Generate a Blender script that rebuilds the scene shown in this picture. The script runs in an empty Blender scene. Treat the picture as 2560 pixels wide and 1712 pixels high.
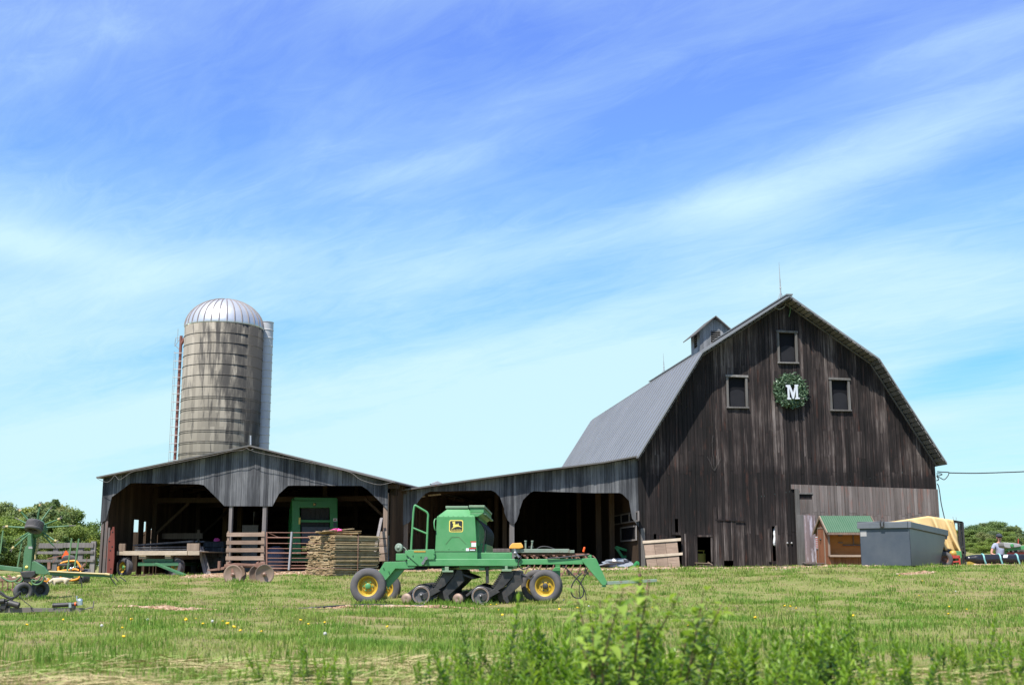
import bpy, math, random
import numpy as np
from mathutils import Vector, Matrix
random.seed(7); rng = np.random.default_rng(7)
R = math.radians
S = bpy.context.scene
col = S.collection
# ------------------------------------------------------------ camera
W0, H0, LENS = 2560.0, 1712.0, 42.0
FPX = W0 * LENS / 36.0
HORIZ = 1412.0
PITCH = math.atan((HORIZ - H0 / 2) / FPX)
EZ = 1.6
cam = bpy.data.cameras.new("camera"); cam.lens = LENS; cam.sensor_width = 36; cam.clip_end = 4000; cam.clip_start = .1
camo = bpy.data.objects.new("camera", cam); col.objects.link(camo)
camo.location = (0, 0, EZ); camo.rotation_euler = (R(90) + PITCH, 0, 0)
cam.dof.use_dof = True; cam.dof.focus_distance = 36; cam.dof.aperture_fstop = 3.4
S.camera = camo
_cp, _sp = math.cos(PITCH), math.sin(PITCH)
def ray(px, py):
    a = (px - W0 / 2) / FPX; b = -(py - H0 / 2) / FPX
    return Vector((a, _cp - b * _sp, _sp + b * _cp))
def at(px, py, Y):
    d = ray(px, py); t = Y / d.y
    return Vector((d.x * t, Y, EZ + d.z * t))
class Frame:
    """a thing's own axes: x to the right, y away from the viewer, z up"""
    def __init__(s, loc, rz): s.loc = Vector(loc); s.rz = R(rz)
    def l(s, px, py, yl=0.0):
        n = Vector((-math.sin(s.rz), math.cos(s.rz), 0)); tx = Vector((math.cos(s.rz), math.sin(s.rz), 0))
        d = ray(px, py); o = Vector((0, 0, EZ))
        t = ((s.loc + n * yl - o).dot(n)) / d.dot(n)
        p = o + d * t - s.loc
        return (p.dot(tx), p.z)
    def w(s, x, y, z=0):
        c, q = math.cos(s.rz), math.sin(s.rz)
        return s.loc + Vector((x * c - y * q, x * q + y * c, z))
def proj(p):
    v = Vector(p) - Vector((0, 0, EZ)); dep = v.y * _cp + v.z * _sp; up = -v.y * _sp + v.z * _cp
    return (W0 / 2 + FPX * v.x / dep, H0 / 2 - FPX * up / dep)
Z1 = (0, 1080, 3.409); Z2 = (0, 1220, 4.9); Z3 = (240, 1100, 4.355); Z4 = (520, 1180, 4.885)
Z5 = (850, 1230, 5.0575); Z6 = (1200, 1230, 5.059); Z7 = (1560, 1180, 4.69); Z8 = (1960, 1160, 3.908)
T1 = (420, 720, 3.407); T2 = (1400, 640, 2.345); T3 = (1780, 780, 5.6); T4 = (2200, 1240, 6.514)
T7 = (960, 1120, 3.4485); T8 = (1080, 1250, 10.456)
def zz(Z, x, y): return (Z[0] + x / Z[2], Z[1] + y / Z[2])
def P(F, Z, x, y, yl=0.0):
    px, py = zz(Z, x, y); return F.l(px, py, yl)
def P3(F, Z, x, y, yl=0.0):
    a = P(F, Z, x, y, yl); return Vector((a[0], yl, a[1]))
# ------------------------------------------------------------ terrain
_YS = [-40, 0, 3, 6, 10, 15, 20, 24, 28, 32, 36, 40, 44, 50, 70, 120, 200, 300, 600, 2500]
_PX = [-300, 0, 130, 300, 800, 1280, 1800, 2100, 2560, 2900]
_TZ = {
 -300: [-1.6, -1.3, -.8, -.62, -.68, -.78, -.90, -.99, -.88, -.78, -.74, -.70, -.62, -.45, -.3, -.6, -1, -1, -1, -1],
    0: [-1.6, -1.3, -.8, -.62, -.68, -.78, -.90, -.99, -.88, -.74, -.72, -.68, -.60, -.42, -.3, -.6, -1, -1, -1, -1],
  130: [-1.6, -1.3, -.8, -.62, -.68, -.78, -.90, -.99, -.86, -.76, -.70, -.60, -.48, -.36, -.3, -.6, -1, -1, -1, -1],
  300: [-1.6, -1.3, -.8, -.62, -.68, -.78, -.86, -.88, -.84, -.72, -.58, -.48, -.42, -.36, -.3, -.6, -1, -1, -1, -1],
  800: [-1.6, -1.3, -.8, -.62, -.68, -.78, -.86, -.90, -.90, -.72, -.52, -.36, -.24, -.20, -.3, -.6, -1, -1, -1, -1],
 1280: [-1.6, -1.3, -.8, -.62, -.68, -.78, -.86, -.90, -.89, -.70, -.47, -.28, -.14, -.10, -.2, -.5, -1, -1, -1, -1],
 1800: [-1.6, -1.3, -.8, -.62, -.68, -.77, -.84, -.86, -.80, -.52, -.28, -.15, -.10, -.10, -.2, -.2, .5, 1, 1, 1],
 2100: [-1.6, -1.3, -.8, -.62, -.68, -.76, -.82, -.82, -.70, -.36, -.10, -.04, -.06, -.10, -.1, .6, 2.6, 4.5, 6, 6],
 2560: [-1.6, -1.3, -.8, -.62, -.67, -.74, -.78, -.76, -.60, -.22, -.03, -.02, -.08, -.10, 0, 1.0, 3.6, 6.5, 8, 8],
 2900: [-1.6, -1.3, -.8, -.62, -.66, -.72, -.74, -.70, -.52, -.16, -.02, -.02, -.08, -.10, 0, 1.0, 3.6, 6.5, 8, 8],
}
_TAB = np.array([_TZ[p] for p in _PX])
def Gv(x, y):
    x = np.asarray(x, float); y = np.asarray(y, float)
    px = np.clip(1280 + FPX * x / np.maximum(y, 6.0), -300, 2900)
    yy = np.clip(y, _YS[0], _YS[-1])
    ps = np.array(_PX, float); ys = np.array(_YS, float)
    i = np.clip(np.searchsorted(ps, px, 'right') - 1, 0, len(ps) - 2); j = np.clip(np.searchsorted(ys, yy, 'right') - 1, 0, len(ys) - 2)
    u = (px - ps[i]) / (ps[i + 1] - ps[i]); v = (yy - ys[j]) / (ys[j + 1] - ys[j]); u = u * u * (3 - 2 * u)
    z = (_TAB[i, j] * (1 - v) + _TAB[i, j + 1] * v) * (1 - u) + (_TAB[i + 1, j] * (1 - v) + _TAB[i + 1, j + 1] * v) * u
    w = np.clip((55 - y) / 20, 0, 1) * np.clip((y - 1) / 4, 0, 1)
    b = .022 * np.sin(x * 1.3 + 1.7 * np.sin(y * .9)) + .018 * np.sin(y * 2.1 + x * .7) + .012 * np.sin(x * 3.7 - y * 2.9) + .01 * np.sin(x * 6.1 + y * 5.3)
    return EZ + z + b * w
def G(x, y): return float(Gv(x, y))
def gpt(px, Y, dz=0.0):
    x = (px - 1280) / FPX * Y * (_cp + 0)   # rough: refine through the projection
    for _ in range(4):
        q = proj((x, Y, G(x, Y))); x += (px - q[0]) / FPX * Y
    return Vector((x, Y, G(x, Y) + dz))
# ------------------------------------------------------------ objects
def tag(o, label=None, cat=None, group=None, kind=None):
    if label: o["label"] = label
    if cat: o["category"] = cat
    if group: o["group"] = group
    if kind: o["kind"] = kind
    return o
def thing(name, loc, rz, label, cat, group=None):
    o = bpy.data.objects.new(name, None); col.objects.link(o); o.empty_display_size = .2
    o.location = loc; o.rotation_euler = (0, 0, rz)
    return tag(o, label, cat, group)
def fthing(name, F, label, cat, group=None): return thing(name, F.loc, F.rz, label, cat, group)
def copy_tree(o, parent=None):
    c = o.copy(); col.objects.link(c)
    if parent: c.parent = parent
    for ch in [k for k in o.children]: copy_tree(ch, c)
    return c
class MB:
    def __init__(s): s.v = []; s.f = []; s.m = []; s.t = []; s.s = []
    def add(s, vs, fs, m=0, t=None, sm=False):
        b = len(s.v); s.v += [tuple(p) for p in vs]
        if t is None: t = random.random()
        for f in fs: s.f.append(tuple(b + i for i in f)); s.m.append(m); s.t.append(t); s.s.append(sm)
        return s
    def box(s, x0, x1, y0, y1, z0, z1, m=0, t=None):
        return s.add([(x0, y0, z0), (x1, y0, z0), (x1, y1, z0), (x0, y1, z0), (x0, y0, z1), (x1, y0, z1), (x1, y1, z1), (x0, y1, z1)],
              [(3, 2, 1, 0), (4, 5, 6, 7), (0, 1, 5, 4), (1, 2, 6, 5), (2, 3, 7, 6), (3, 0, 4, 7)], m, t)
    def hexa(s, vs, m=0, t=None):
        return s.add(vs, [(3, 2, 1, 0), (4, 5, 6, 7), (0, 1, 5, 4), (1, 2, 6, 5), (2, 3, 7, 6), (3, 0, 4, 7)], m, t)
    def bar(s, p0, p1, w, h, m=0, t=None, up=(0, 0, 1), roll=0):
        p0, p1 = Vector(p0), Vector(p1); d = (p1 - p0).normalized(); u = Vector(up)
        if abs(d.dot(u)) > .97: u = Vector((0, 1, 0))
        a = d.cross(u).normalized(); b = a.cross(d).normalized()
        if roll: q = Matrix.Rotation(roll, 3, d); a = q @ a; b = q @ b
        vs = [p + a * (i * w / 2) + b * (j * h / 2) for p in (p0, p1) for i, j in ((-1, -1), (1, -1), (1, 1), (-1, 1))]
        return s.hexa(vs, m, t)
    def tube(s, p0, p1, r, r2=None, n=10, m=0, t=None): return s.path([p0, p1], [r, r if r2 is None else r2], n, m, t)
    def path(s, pts, r, n=8, m=0, t=None, cap=True, closed=False):
        pts = [Vector(p) for p in pts]; N = len(pts)
        rs = r if isinstance(r, (list, tuple)) else [r] * N
        vs = []; prev = None
        for i, p in enumerate(pts):
            if closed: d = pts[(i + 1) % N] - pts[i - 1]
            else: d = pts[min(i + 1, N - 1)] - pts[max(i - 1, 0)]
            d.normalize()
            if prev is None:
                u = Vector((0, 0, 1)) if abs(d.z) < .9 else Vector((1, 0, 0)); a = d.cross(u).normalized()
            else:
                a = (prev - d * prev.dot(d)).normalized()
            prev = a; b = d.cross(a)
            for k in range(n):
                th = 2 * math.pi * k / n; vs.append(p + (a * math.cos(th) + b * math.sin(th)) * rs[i])
        fs = []
        for i in range(N if closed else N - 1):
            i2 = (i + 1) % N
            for k in range(n):
                k2 = (k + 1) % n; fs.append((i * n + k, i * n + k2, i2 * n + k2, i2 * n + k))
        if t is None: t = random.random()
        s.add(vs, fs, m, t, True)
        if cap and not closed:
            s.add(vs[:n], [tuple(range(n))[::-1]], m, t); s.add(vs[-n:], [tuple(range(n))], m, t)
        return s
    def prism(s, poly, y0, y1, m=0, t=None):
        """outline in x, z pushed from y0 to y1"""
        n = len(poly); ar = sum(poly[i][0] * poly[(i + 1) % n][1] - poly[(i + 1) % n][0] * poly[i][1] for i in range(n))
        if ar < 0: poly = poly[::-1]
        vs = [(x, y0, z) for x, z in poly] + [(x, y1, z) for x, z in poly]
        fs = [tuple(range(n)), tuple(range(2 * n - 1, n - 1, -1))] + [((i + 1) % n, i, n + i, n + (i + 1) % n) for i in range(n)]
        return s.add(vs, fs, m, t)
    def lathe(s, prof, o=(0, 0, 0), ax=(0, 1, 0), n=24, m=0, t=None, sm=True, cap=True, closed=False):
        """profile of (radius, distance along the axis)"""
        o = Vector(o); ax = Vector(ax).normalized(); u = Vector((0, 0, 1)) if abs(ax.z) < .9 else Vector((1, 0, 0))
        a = ax.cross(u).normalized(); b = ax.cross(a)
        vs = [o + ax * h + (a * math.cos(2 * math.pi * k / n) + b * math.sin(2 * math.pi * k / n)) * r for r, h in prof for k in range(n)]
        fs = []; N = len(prof)
        for i in range(N if closed else N - 1):
            i2 = (i + 1) % N
            for k in range(n): fs.append((i * n + k, i2 * n + k, i2 * n + (k + 1) % n, i * n + (k + 1) % n))
        if not closed and cap:
            if prof[0][0] > 1e-4: fs.append(tuple(range(n)))
            if prof[-1][0] > 1e-4: fs.append(tuple(range((N - 1) * n, N * n))[::-1])
        return s.add(vs, fs, m, t, sm)
    def ball(s, c, r, n=12, m=0, t=None, sc=(1, 1, 1)):
        k = max(5, n // 2); c = Vector(c)
        vs = []; fs = []
        for i in range(k + 1):
            ph = math.pi * i / k
            for j in range(n):
                th = 2 * math.pi * j / n
                vs.append(c + Vector((math.sin(ph) * math.cos(th) * sc[0], math.sin(ph) * math.sin(th) * sc[1], math.cos(ph) * sc[2])) * r)
        for i in range(k):
            for j in range(n): fs.append((i * n + j, (i + 1) * n + j, (i + 1) * n + (j + 1) % n, i * n + (j + 1) % n))
        return s.add(vs, fs, m, t, True)
    def build_each(s, name, mats, parent, bevel=0, k=6):
        """every box collected becomes a part of its own"""
        for i in range(0, len(s.f), k):
            q = MB(); b = min(min(f) for f in s.f[i:i + k]); e = max(max(f) for f in s.f[i:i + k]) + 1
            q.v = s.v[b:e]; q.f = [tuple(j - b for j in f) for f in s.f[i:i + k]]; q.m = s.m[i:i + k]; q.t = s.t[i:i + k]; q.s = s.s[i:i + k]; q.build(name, mats, parent, bevel)
    def build(s, name, mats, parent=None, bevel=0, loc=None, rot=None):
        me = bpy.data.meshes.new(name); me.from_pydata(s.v, [], s.f)
        if not isinstance(mats, (list, tuple)): mats = [mats]
        for q in mats: me.materials.append(q)
        me.polygons.foreach_set("material_index", s.m); me.polygons.foreach_set("use_smooth", s.s)
        a = me.attributes.new("tone", 'FLOAT', 'FACE'); a.data.foreach_set("value", s.t)
        me.validate(); me.update()
        o = bpy.data.objects.new(name, me); col.objects.link(o)
        if parent is not None: o.parent = parent
        if loc is not None: o.location = loc
        if rot is not None: o.rotation_euler = rot
        if bevel:
            b = o.modifiers.new("bevel", 'BEVEL'); b.width = bevel; b.segments = 2; b.limit_method = 'ANGLE'; b.angle_limit = R(40)
        return o
def smooth_path(pts, k=6):
    """Catmull-Rom through the points"""
    pts = [Vector(p) for p in pts]; out = []
    q = [pts[0] * 2 - pts[1]] + pts + [pts[-1] * 2 - pts[-2]]
    for i in range(1, len(q) - 2):
        for j in range(k):
            t = j / k; a, b, c, d = q[i - 1], q[i], q[i + 1], q[i + 2]
            out.append(.5 * ((2 * b) + (c - a) * t + (2 * a - 5 * b + 4 * c - d) * t * t + (3 * b - a - 3 * c + d) * t ** 3))
    out.append(pts[-1]); return out
def pl(pts):
    xs = [p[0] for p in pts]; ys = [p[1] for p in pts]
    return lambda x: float(np.interp(x, xs, ys))
def board_wall(mb, x0, x1, w, top, bot, holes=(), y=0.0, th=.03, seams=(), gap=.012, m=0, tone=None, jit=.008, botj=.0, skip=None):
    """upright boards side by side, cut round the openings"""
    br = []; x = x0
    while x < x1 - .03: br.append(x); x += w * random.uniform(.75, 1.25)
    br.append(x1)
    for h in holes: br += [h[0], h[1]]
    br = sorted(b for b in br if x0 - 1e-6 <= b <= x1 + 1e-6)
    cl = [br[0]]
    for b in br[1:]:
        if b - cl[-1] > .025: cl.append(b)
    for a, b in zip(cl, cl[1:]):
        c = (a + b) / 2
        if skip and skip(c): continue
        g = gap * random.uniform(.3, 1.3) / 2; a2, b2 = a + g, b - g; dy = random.uniform(-jit, jit); bj = random.uniform(-botj, botj) if botj else 0
        iv = [('b', 't')]; cuts = sorted([h for h in holes if h[0] <= c <= h[1]], key=lambda h: h[2])
        lo = None; segs = []
        for h in cuts: segs.append((lo, h[2])); lo = h[3]
        segs.append((lo, None))
        for lo_, hi_ in segs:
            la, lb = (bot(a2) + bj, bot(b2) + bj) if lo_ is None else (lo_, lo_)
            ha, hb = (top(a2), top(b2)) if hi_ is None else (hi_, hi_)
            if min(ha - la, hb - lb) < .04: continue
            zs = [s + random.uniform(-.12, .12) for s in seams if max(la, lb) + .3 < s < min(ha, hb) - .3 and random.random() < .75]
            ed = [(la, lb)] + [(z, z) for z in zs] + [(ha, hb)]
            tn = random.random() if tone is None else tone(c)
            for k in range(len(ed) - 1):
                (pa, pb), (qa, qb) = ed[k], ed[k + 1]; e = .006 if k else 0
                dd = dy + random.uniform(-.005, .005); tt = min(1, max(0, tn + random.uniform(-.25, .25)))
                mb.hexa([(a2, y + dd, pa + e), (b2, y + dd, pb + e), (b2, y + dd + th, pb + e), (a2, y + dd + th, pa + e),
                         (a2, y + dd, qa), (b2, y + dd, qb), (b2, y + dd + th, qb), (a2, y + dd + th, qa)], m, tt)
# ------------------------------------------------------------ materials
def sc(r, g, b):
    f = lambda c: (c / 255 / 12.92) if c <= 10 else ((c / 255 + .055) / 1.055) ** 2.4
    return (f(r), f(g), f(b), 1)
def c4(c): return tuple(c) if len(c) == 4 else (*c, 1)
class NT:
    def __init__(s, name):
        s.mat = bpy.data.materials.new(name); s.mat.use_nodes = True; s.t = s.mat.node_tree; s.b = s.t.nodes["Principled BSDF"]
    def n(s, typ, **kw):
        q = s.t.nodes.new(typ)
        for k, v in kw.items():
            if k in q.inputs: q.inputs[k].default_value = v
            else: setattr(q, k, v)
        return q
    def k(s, a, b): s.t.links.new(a, b)
    def coord(s, scale=(1, 1, 1), kind="Object", shift=None):
        tc = s.n("ShaderNodeTexCoord"); mp = s.n("ShaderNodeMapping"); mp.inputs["Scale"].default_value = scale
        s.k(tc.outputs[kind], mp.inputs["Vector"])
        if shift is not None: s.k(shift, mp.inputs["Location"])
        return mp.outputs[0]
    def noise(s, vec, scale, detail=4, rough=.6, dist=0):
        q = s.n("ShaderNodeTexNoise"); q.inputs["Scale"].default_value = scale; q.inputs["Detail"].default_value = detail
        q.inputs["Roughness"].default_value = rough; q.inputs["Distortion"].default_value = dist
        if vec is not None: s.k(vec, q.inputs["Vector"])
        return q.outputs["Fac"]
    def ramp(s, fac, stops):
        q = s.n("ShaderNodeValToRGB"); e = q.color_ramp.elements
        while len(e) < len(stops): e.new(.5)
        for i, (p, c) in enumerate(stops): e[i].position = p; e[i].color = c4(c) if not isinstance(c, (int, float)) else (c, c, c, 1)
        s.k(fac, q.inputs[0]); return q.outputs[0]
    def math(s, op, a, b=None, cl=False):
        q = s.n("ShaderNodeMath", operation=op); q.use_clamp = cl
        for i, v in enumerate((a, b)):
            if v is None: continue
            if isinstance(v, (int, float)): q.inputs[i].default_value = v
            else: s.k(v, q.inputs[i])
        return q.outputs[0]
    def mix(s, fac, a, b, mode='MIX'):
        q = s.n("ShaderNodeMix", data_type='RGBA', blend_type=mode)
        if isinstance(fac, (int, float)): q.inputs[0].default_value = fac
        else: s.k(fac, q.inputs[0])
        for i, v in ((6, a), (7, b)):
            if isinstance(v, (tuple, list)): q.inputs[i].default_value = c4(v)
            else: s.k(v, q.inputs[i])
        return q.outputs[2]
    def attr(s, name): return s.n("ShaderNodeAttribute", attribute_name=name).outputs["Fac"]
    def bump(s, h, st=.3, d=.01):
        q = s.n("ShaderNodeBump"); q.inputs["Strength"].default_value = st; q.inputs["Distance"].default_value = d
        s.k(h, q.inputs["Height"]); s.k(q.outputs[0], s.b.inputs["Normal"])
    def base(s, c):
        if isinstance(c, (tuple, list)): s.b.inputs["Base Color"].default_value = c4(c)
        else: s.k(c, s.b.inputs["Base Color"])
    def set(s, **kw):
        for k, v in kw.items():
            i = s.b.inputs[k.replace("_", " ")]
            if isinstance(v, (int, float)): i.default_value = v
            else: s.k(v, i)
def paint(name, c, dull=None, rust=None, rough=.4, metal=0, scale=3.0, amt=.5, rust_amt=.62, bump=.05, tone=.0, spec=.5):
    """paint or metal that has faded unevenly, with rust where given"""
    m = NT(name); v = m.coord(); dull = dull or tuple(min(1, x * .72 + .02) for x in c[:3])
    n1 = m.noise(v, scale, 6, .65); f = m.ramp(n1, [(.35, 0.0), (.7, amt)])
    cc = m.mix(f, c, dull)
    if tone: cc = m.mix(m.math('MULTIPLY', m.attr("tone"), tone), cc, dull)
    if rust:
        n2 = m.noise(v, scale * 2.3, 8, .7); g = m.ramp(n2, [(rust_amt, 0.0), (rust_amt + .08, 1.0)]); cc = m.mix(g, cc, rust)
        m.set(Roughness=m.ramp(g, [(0, rough), (1, .85)]))
    else:
        m.set(Roughness=m.ramp(n1, [(.3, max(0, rough - .06)), (.75, min(1, rough + .15))]))
    m.base(cc); m.set(Metallic=metal, Specular_IOR_Level=spec)
    if bump: m.bump(m.noise(v, scale * 9, 3), bump, .004)
    return m.mat
def wood(name, stops, grain=(16, 16, .55), patch=.5, rough=.85, ends=None, bump=.35, extra=None, tw=.34, pw=.55, zr=None):
    """weathered boards: each has its own tone, with streaks along the grain"""
    m = NT(name); t = m.attr("tone")
    cm = m.n("ShaderNodeCombineXYZ"); m.k(m.math('MULTIPLY', t, 53.0), cm.inputs[2]); m.k(m.math('MULTIPLY', t, 17.0), cm.inputs[0])
    v = m.coord(grain, shift=cm.outputs[0]); n1 = m.noise(v, 1.0, 8, .68)
    n2 = m.noise(m.coord((1, 1, .5)), patch, 4, .6); n3 = m.noise(m.coord((60, 60, 3), shift=cm.outputs[0]), 1.0, 3)
    f = m.math('ADD', m.math('MULTIPLY', n1, .95), m.math('MULTIPLY', t, tw))
    f = m.math('ADD', f, m.math('MULTIPLY', n2, pw)); f = m.math('ADD', f, m.math('MULTIPLY', n3, .2))
    f = m.math('SUBTRACT', f, .35 + tw / 2 + pw / 2 - .275)
    if zr:      # the wall has weathered in level bands
        tcz = m.n("ShaderNodeTexCoord"); sz_ = m.n("ShaderNodeSeparateXYZ"); m.k(tcz.outputs["Object"], sz_.inputs[0])
        zz_ = m.math('ADD', m.math('MULTIPLY', sz_.outputs[2], .1), m.math('MULTIPLY', m.math('SUBTRACT', n2, .5), .12))
        f = m.math('ADD', f, m.math('SUBTRACT', m.ramp(zz_, zr), .5))
    cc = m.ramp(f, stops)
    if extra:   # faint paint left in places
        g = m.ramp(m.noise(m.coord((5, 5, .8), shift=cm.outputs[0]), 1.0, 6, .7), [(extra[1], 0.0), (extra[1] + .1, extra[2])]); cc = m.mix(g, cc, extra[0])
    m.base(cc); m.set(Roughness=rough, Specular_IOR_Level=.25)
    m.bump(m.math('ADD', n1, m.math('MULTIPLY', n3, .6)), bump, .012)
    return m.mat
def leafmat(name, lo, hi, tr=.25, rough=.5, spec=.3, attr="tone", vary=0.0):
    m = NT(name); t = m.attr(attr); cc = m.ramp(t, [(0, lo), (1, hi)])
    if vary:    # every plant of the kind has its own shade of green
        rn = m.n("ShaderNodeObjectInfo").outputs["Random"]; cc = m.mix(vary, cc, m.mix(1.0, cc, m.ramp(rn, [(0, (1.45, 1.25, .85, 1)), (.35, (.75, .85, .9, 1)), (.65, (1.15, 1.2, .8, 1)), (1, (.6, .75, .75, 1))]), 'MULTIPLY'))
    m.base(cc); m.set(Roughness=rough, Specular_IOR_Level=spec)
    if tr:
        tl = m.n("ShaderNodeBsdfTranslucent"); m.k(m.mix(1.0, cc, (1.0, 1.05, .55, 1), 'MULTIPLY'), tl.inputs["Color"])
        mx = m.n("ShaderNodeMixShader"); mx.inputs[0].default_value = tr; out = m.t.nodes["Material Output"]
        m.k(m.b.outputs[0], mx.inputs[1]); m.k(tl.outputs[0], mx.inputs[2]); m.k(mx.outputs[0], out.inputs["Surface"])
    return m.mat
M = {}
M['barn'] = wood("barn_boards", [(.30, (.007, .006, .006)), (.50, (.018, .0135, .013)), (.62, (.046, .035, .032)), (.74, (.115, .093, .085)), (.92, (.24, .205, .19))], grain=(12, 12, .5), patch=.6, extra=((.07, .029, .02), .57, .6), tw=.22, pw=.78, zr=[(0, .56), (.10, .52), (.20, .40), (.35, .41), (.395, .55), (.55, .53), (.8, .52), (1, .46)])
M['barn_low'] = wood("bare_boards", [(.2, (.075, .062, .055)), (.55, (.15, .125, .115)), (.9, (.26, .225, .21))], patch=.6, extra=((.22, .09, .064), .54, .5))
M['shed'] = wood("shed_boards", [(.2, (.018, .019, .022)), (.45, (.062, .064, .069)), (.7, (.145, .147, .152)), (1, (.26, .26, .26))], patch=.9, pw=.8, tw=.28)
M['old_roof'] = paint("old_roof_metal", (.085, .08, .075, 1), (.14, .13, .12, 1), (.11, .06, .04, 1), rough=.7, scale=1.5, amt=.8, rust_amt=.62)
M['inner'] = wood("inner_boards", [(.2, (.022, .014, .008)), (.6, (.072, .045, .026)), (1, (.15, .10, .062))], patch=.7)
M['post'] = wood("post_wood", [(.2, (.13, .09, .07)), (.6, (.25, .185, .14)), (1, (.38, .30, .24))], patch=.8)
M['ochre'] = wood("ochre_post", [(.2, (.13, .075, .03)), (.6, (.26, .155, .065)), (1, (.36, .24, .12))], patch=.8)
M['grey_wood'] = wood("grey_wood", [(.2, (.10, .09, .085)), (.6, (.20, .18, .17)), (1, (.32, .30, .28))], patch=.8)
M['pale_wood'] = wood("pale_wood", [(.2, (.26, .21, .15)), (.6, (.44, .36, .27)), (1, (.60, .52, .42))], grain=(3, 3, 14), patch=1)
M['slat'] = wood("slat_wood", [(.15, (.12, .085, .062)), (.55, (.265, .19, .14)), (1, (.42, .33, .26))], grain=(1.2, 16, 16), patch=1.2)
M['red_wood'] = wood("red_board_paint", [(.2, (.10, .028, .022)), (.6, (.20, .055, .04)), (1, (.30, .11, .08))], patch=1.5)
M['kiosk'] = wood("kiosk_boards", [(.2, (.16, .058, .030)), (.6, (.29, .115, .060)), (1, (.40, .20, .12))], patch=1.4)
M['ply'] = wood("kiosk_plywood", [(.2, (.36, .135, .035)), (.6, (.52, .21, .06)), (1, (.62, .30, .11))], grain=(2, 2, 3), patch=1.2)
M['trim'] = wood("grey_trim", [(.2, (.06, .055, .05)), (.6, (.15, .14, .132)), (1, (.28, .265, .25))], patch=1)
M['slab'] = wood("slab_ends", [(.1, (.10, .065, .032)), (.45, (.30, .205, .105)), (.8, (.50, .385, .23)), (1, (.66, .54, .36))], grain=(7, 7, 18), patch=3, bump=.5)
M['bark'] = wood("slab_bark", [(.1, (.10, .07, .038)), (.5, (.29, .22, .12)), (.85, (.46, .37, .22)), (1, (.58, .48, .31))], grain=(3, 6, 18), patch=3, bump=.5)
M['green'] = paint("implement_green", (.058, .235, .078, 1), (.12, .30, .135, 1), (.14, .075, .04, 1), rough=.42, scale=2.2, amt=.7, rust_amt=.665)
M['green2'] = paint("old_green", (.05, .14, .05, 1), (.12, .20, .09, 1), (.16, .09, .05, 1), rough=.6, scale=3.5, amt=.8, rust_amt=.60)
M['tedder'] = paint("tedder_green", (.045, .135, .055, 1), (.10, .19, .10, 1), (.13, .08, .05, 1), rough=.5, scale=4, amt=.8, rust_amt=.64)
M['gear'] = paint("gear_green", (.035, .13, .055, 1), (.07, .16, .08, 1), (.13, .08, .05, 1), rough=.55, scale=4, amt=.8, rust_amt=.62)
M['green3'] = paint("baler_green", (.022, .21, .06, 1), (.05, .25, .09, 1), None, rough=.35, scale=1.5, amt=.5)
M['green_grey'] = paint("weathered_green_steel", (.16, .22, .17, 1), (.22, .25, .20, 1), (.15, .085, .055, 1), rough=.6, scale=5, amt=.8, rust_amt=.56)
M['lid'] = paint("lid_olive", (.16, .25, .15, 1), (.24, .31, .21, 1), None, rough=.5, scale=4)
M['yellow'] = paint("rim_yellow", (.46, .30, .02, 1), (.33, .21, .025, 1), (.14, .08, .03, 1), rough=.5, scale=6, amt=.9, rust_amt=.60)
M['orange'] = paint("mower_orange", (.78, .29, .015, 1), (.6, .24, .03, 1), None, rough=.4, scale=5)
M['smv'] = paint("safety_orange", (.85, .10, .01, 1), (.7, .09, .01, 1), None, rough=.5)
M['cap'] = paint("cap_orange", (.85, .38, .06, 1), (.7, .32, .07, 1), None, rough=.45)
M['tan_rod'] = paint("tan_rod", (.46, .36, .15, 1), (.4, .33, .2, 1), None, rough=.5)
M['tyre'] = paint("tyre_rubber", (.062, .060, .066, 1), (.115, .105, .098, 1), None, rough=.8, scale=5, amt=.9, bump=.15)
M['black'] = paint("black_steel", (.018, .018, .019, 1), (.055, .050, .045, 1), (.10, .06, .04, 1), rough=.55, scale=5, amt=.9, rust_amt=.60)
M['hose'] = paint("hose_rubber", (.018, .018, .02, 1), (.03, .03, .03, 1), None, rough=.55)
M['steel'] = paint("bare_steel", (.30, .30, .31, 1), (.18, .17, .165, 1), (.13, .075, .05, 1), rough=.42, metal=.6, scale=6, amt=.8, rust_amt=.60)
M['chrome'] = paint("bright_steel", (.62, .64, .66, 1), (.45, .47, .5, 1), None, rough=.25, metal=.8)
M['galv'] = paint("galvanised_steel", (.36, .37, .38, 1), (.27, .28, .29, 1), None, rough=.5, metal=.3, scale=6)
M['rust'] = paint("rusted_steel", (.18, .085, .058, 1), (.26, .15, .11, 1), (.10, .045, .03, 1), rough=.8, scale=6, amt=.8, rust_amt=.58)
M['disc'] = paint("rusty_disc", (.23, .155, .115, 1), (.30, .22, .17, 1), (.14, .075, .05, 1), rough=.6, scale=4, amt=.9, metal=.25)
M['rust_pipe'] = paint("pipe_rust", (.16, .06, .05, 1), (.22, .10, .08, 1), None, rough=.75, scale=2)
M['white'] = paint("white_paint", (.72, .73, .75, 1), (.6, .61, .63, 1), None, rough=.5)
M['red'] = paint("red_paint", (.45, .05, .035, 1), (.35, .06, .04, 1), None, rough=.5)
M['pink'] = paint("pink_plastic", (.75, .07, .32, 1), (.6, .08, .28, 1), None, rough=.4)
M['dumpster'] = paint("dumpster_paint", (.055, .066, .083, 1), (.085, .094, .106, 1), (.085, .06, .05, 1), rough=.34, scale=1.6, amt=.8, rust_amt=.69)
M['dump_rim'] = paint("dumpster_rim", (.10, .11, .122, 1), (.14, .15, .158, 1), (.10, .07, .05, 1), rough=.45, scale=3, amt=.7, rust_amt=.66)
M['wrap'] = paint("black_plastic", (.012, .012, .014, 1), (.02, .02, .022, 1), None, rough=.22, scale=3, bump=.4)
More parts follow.
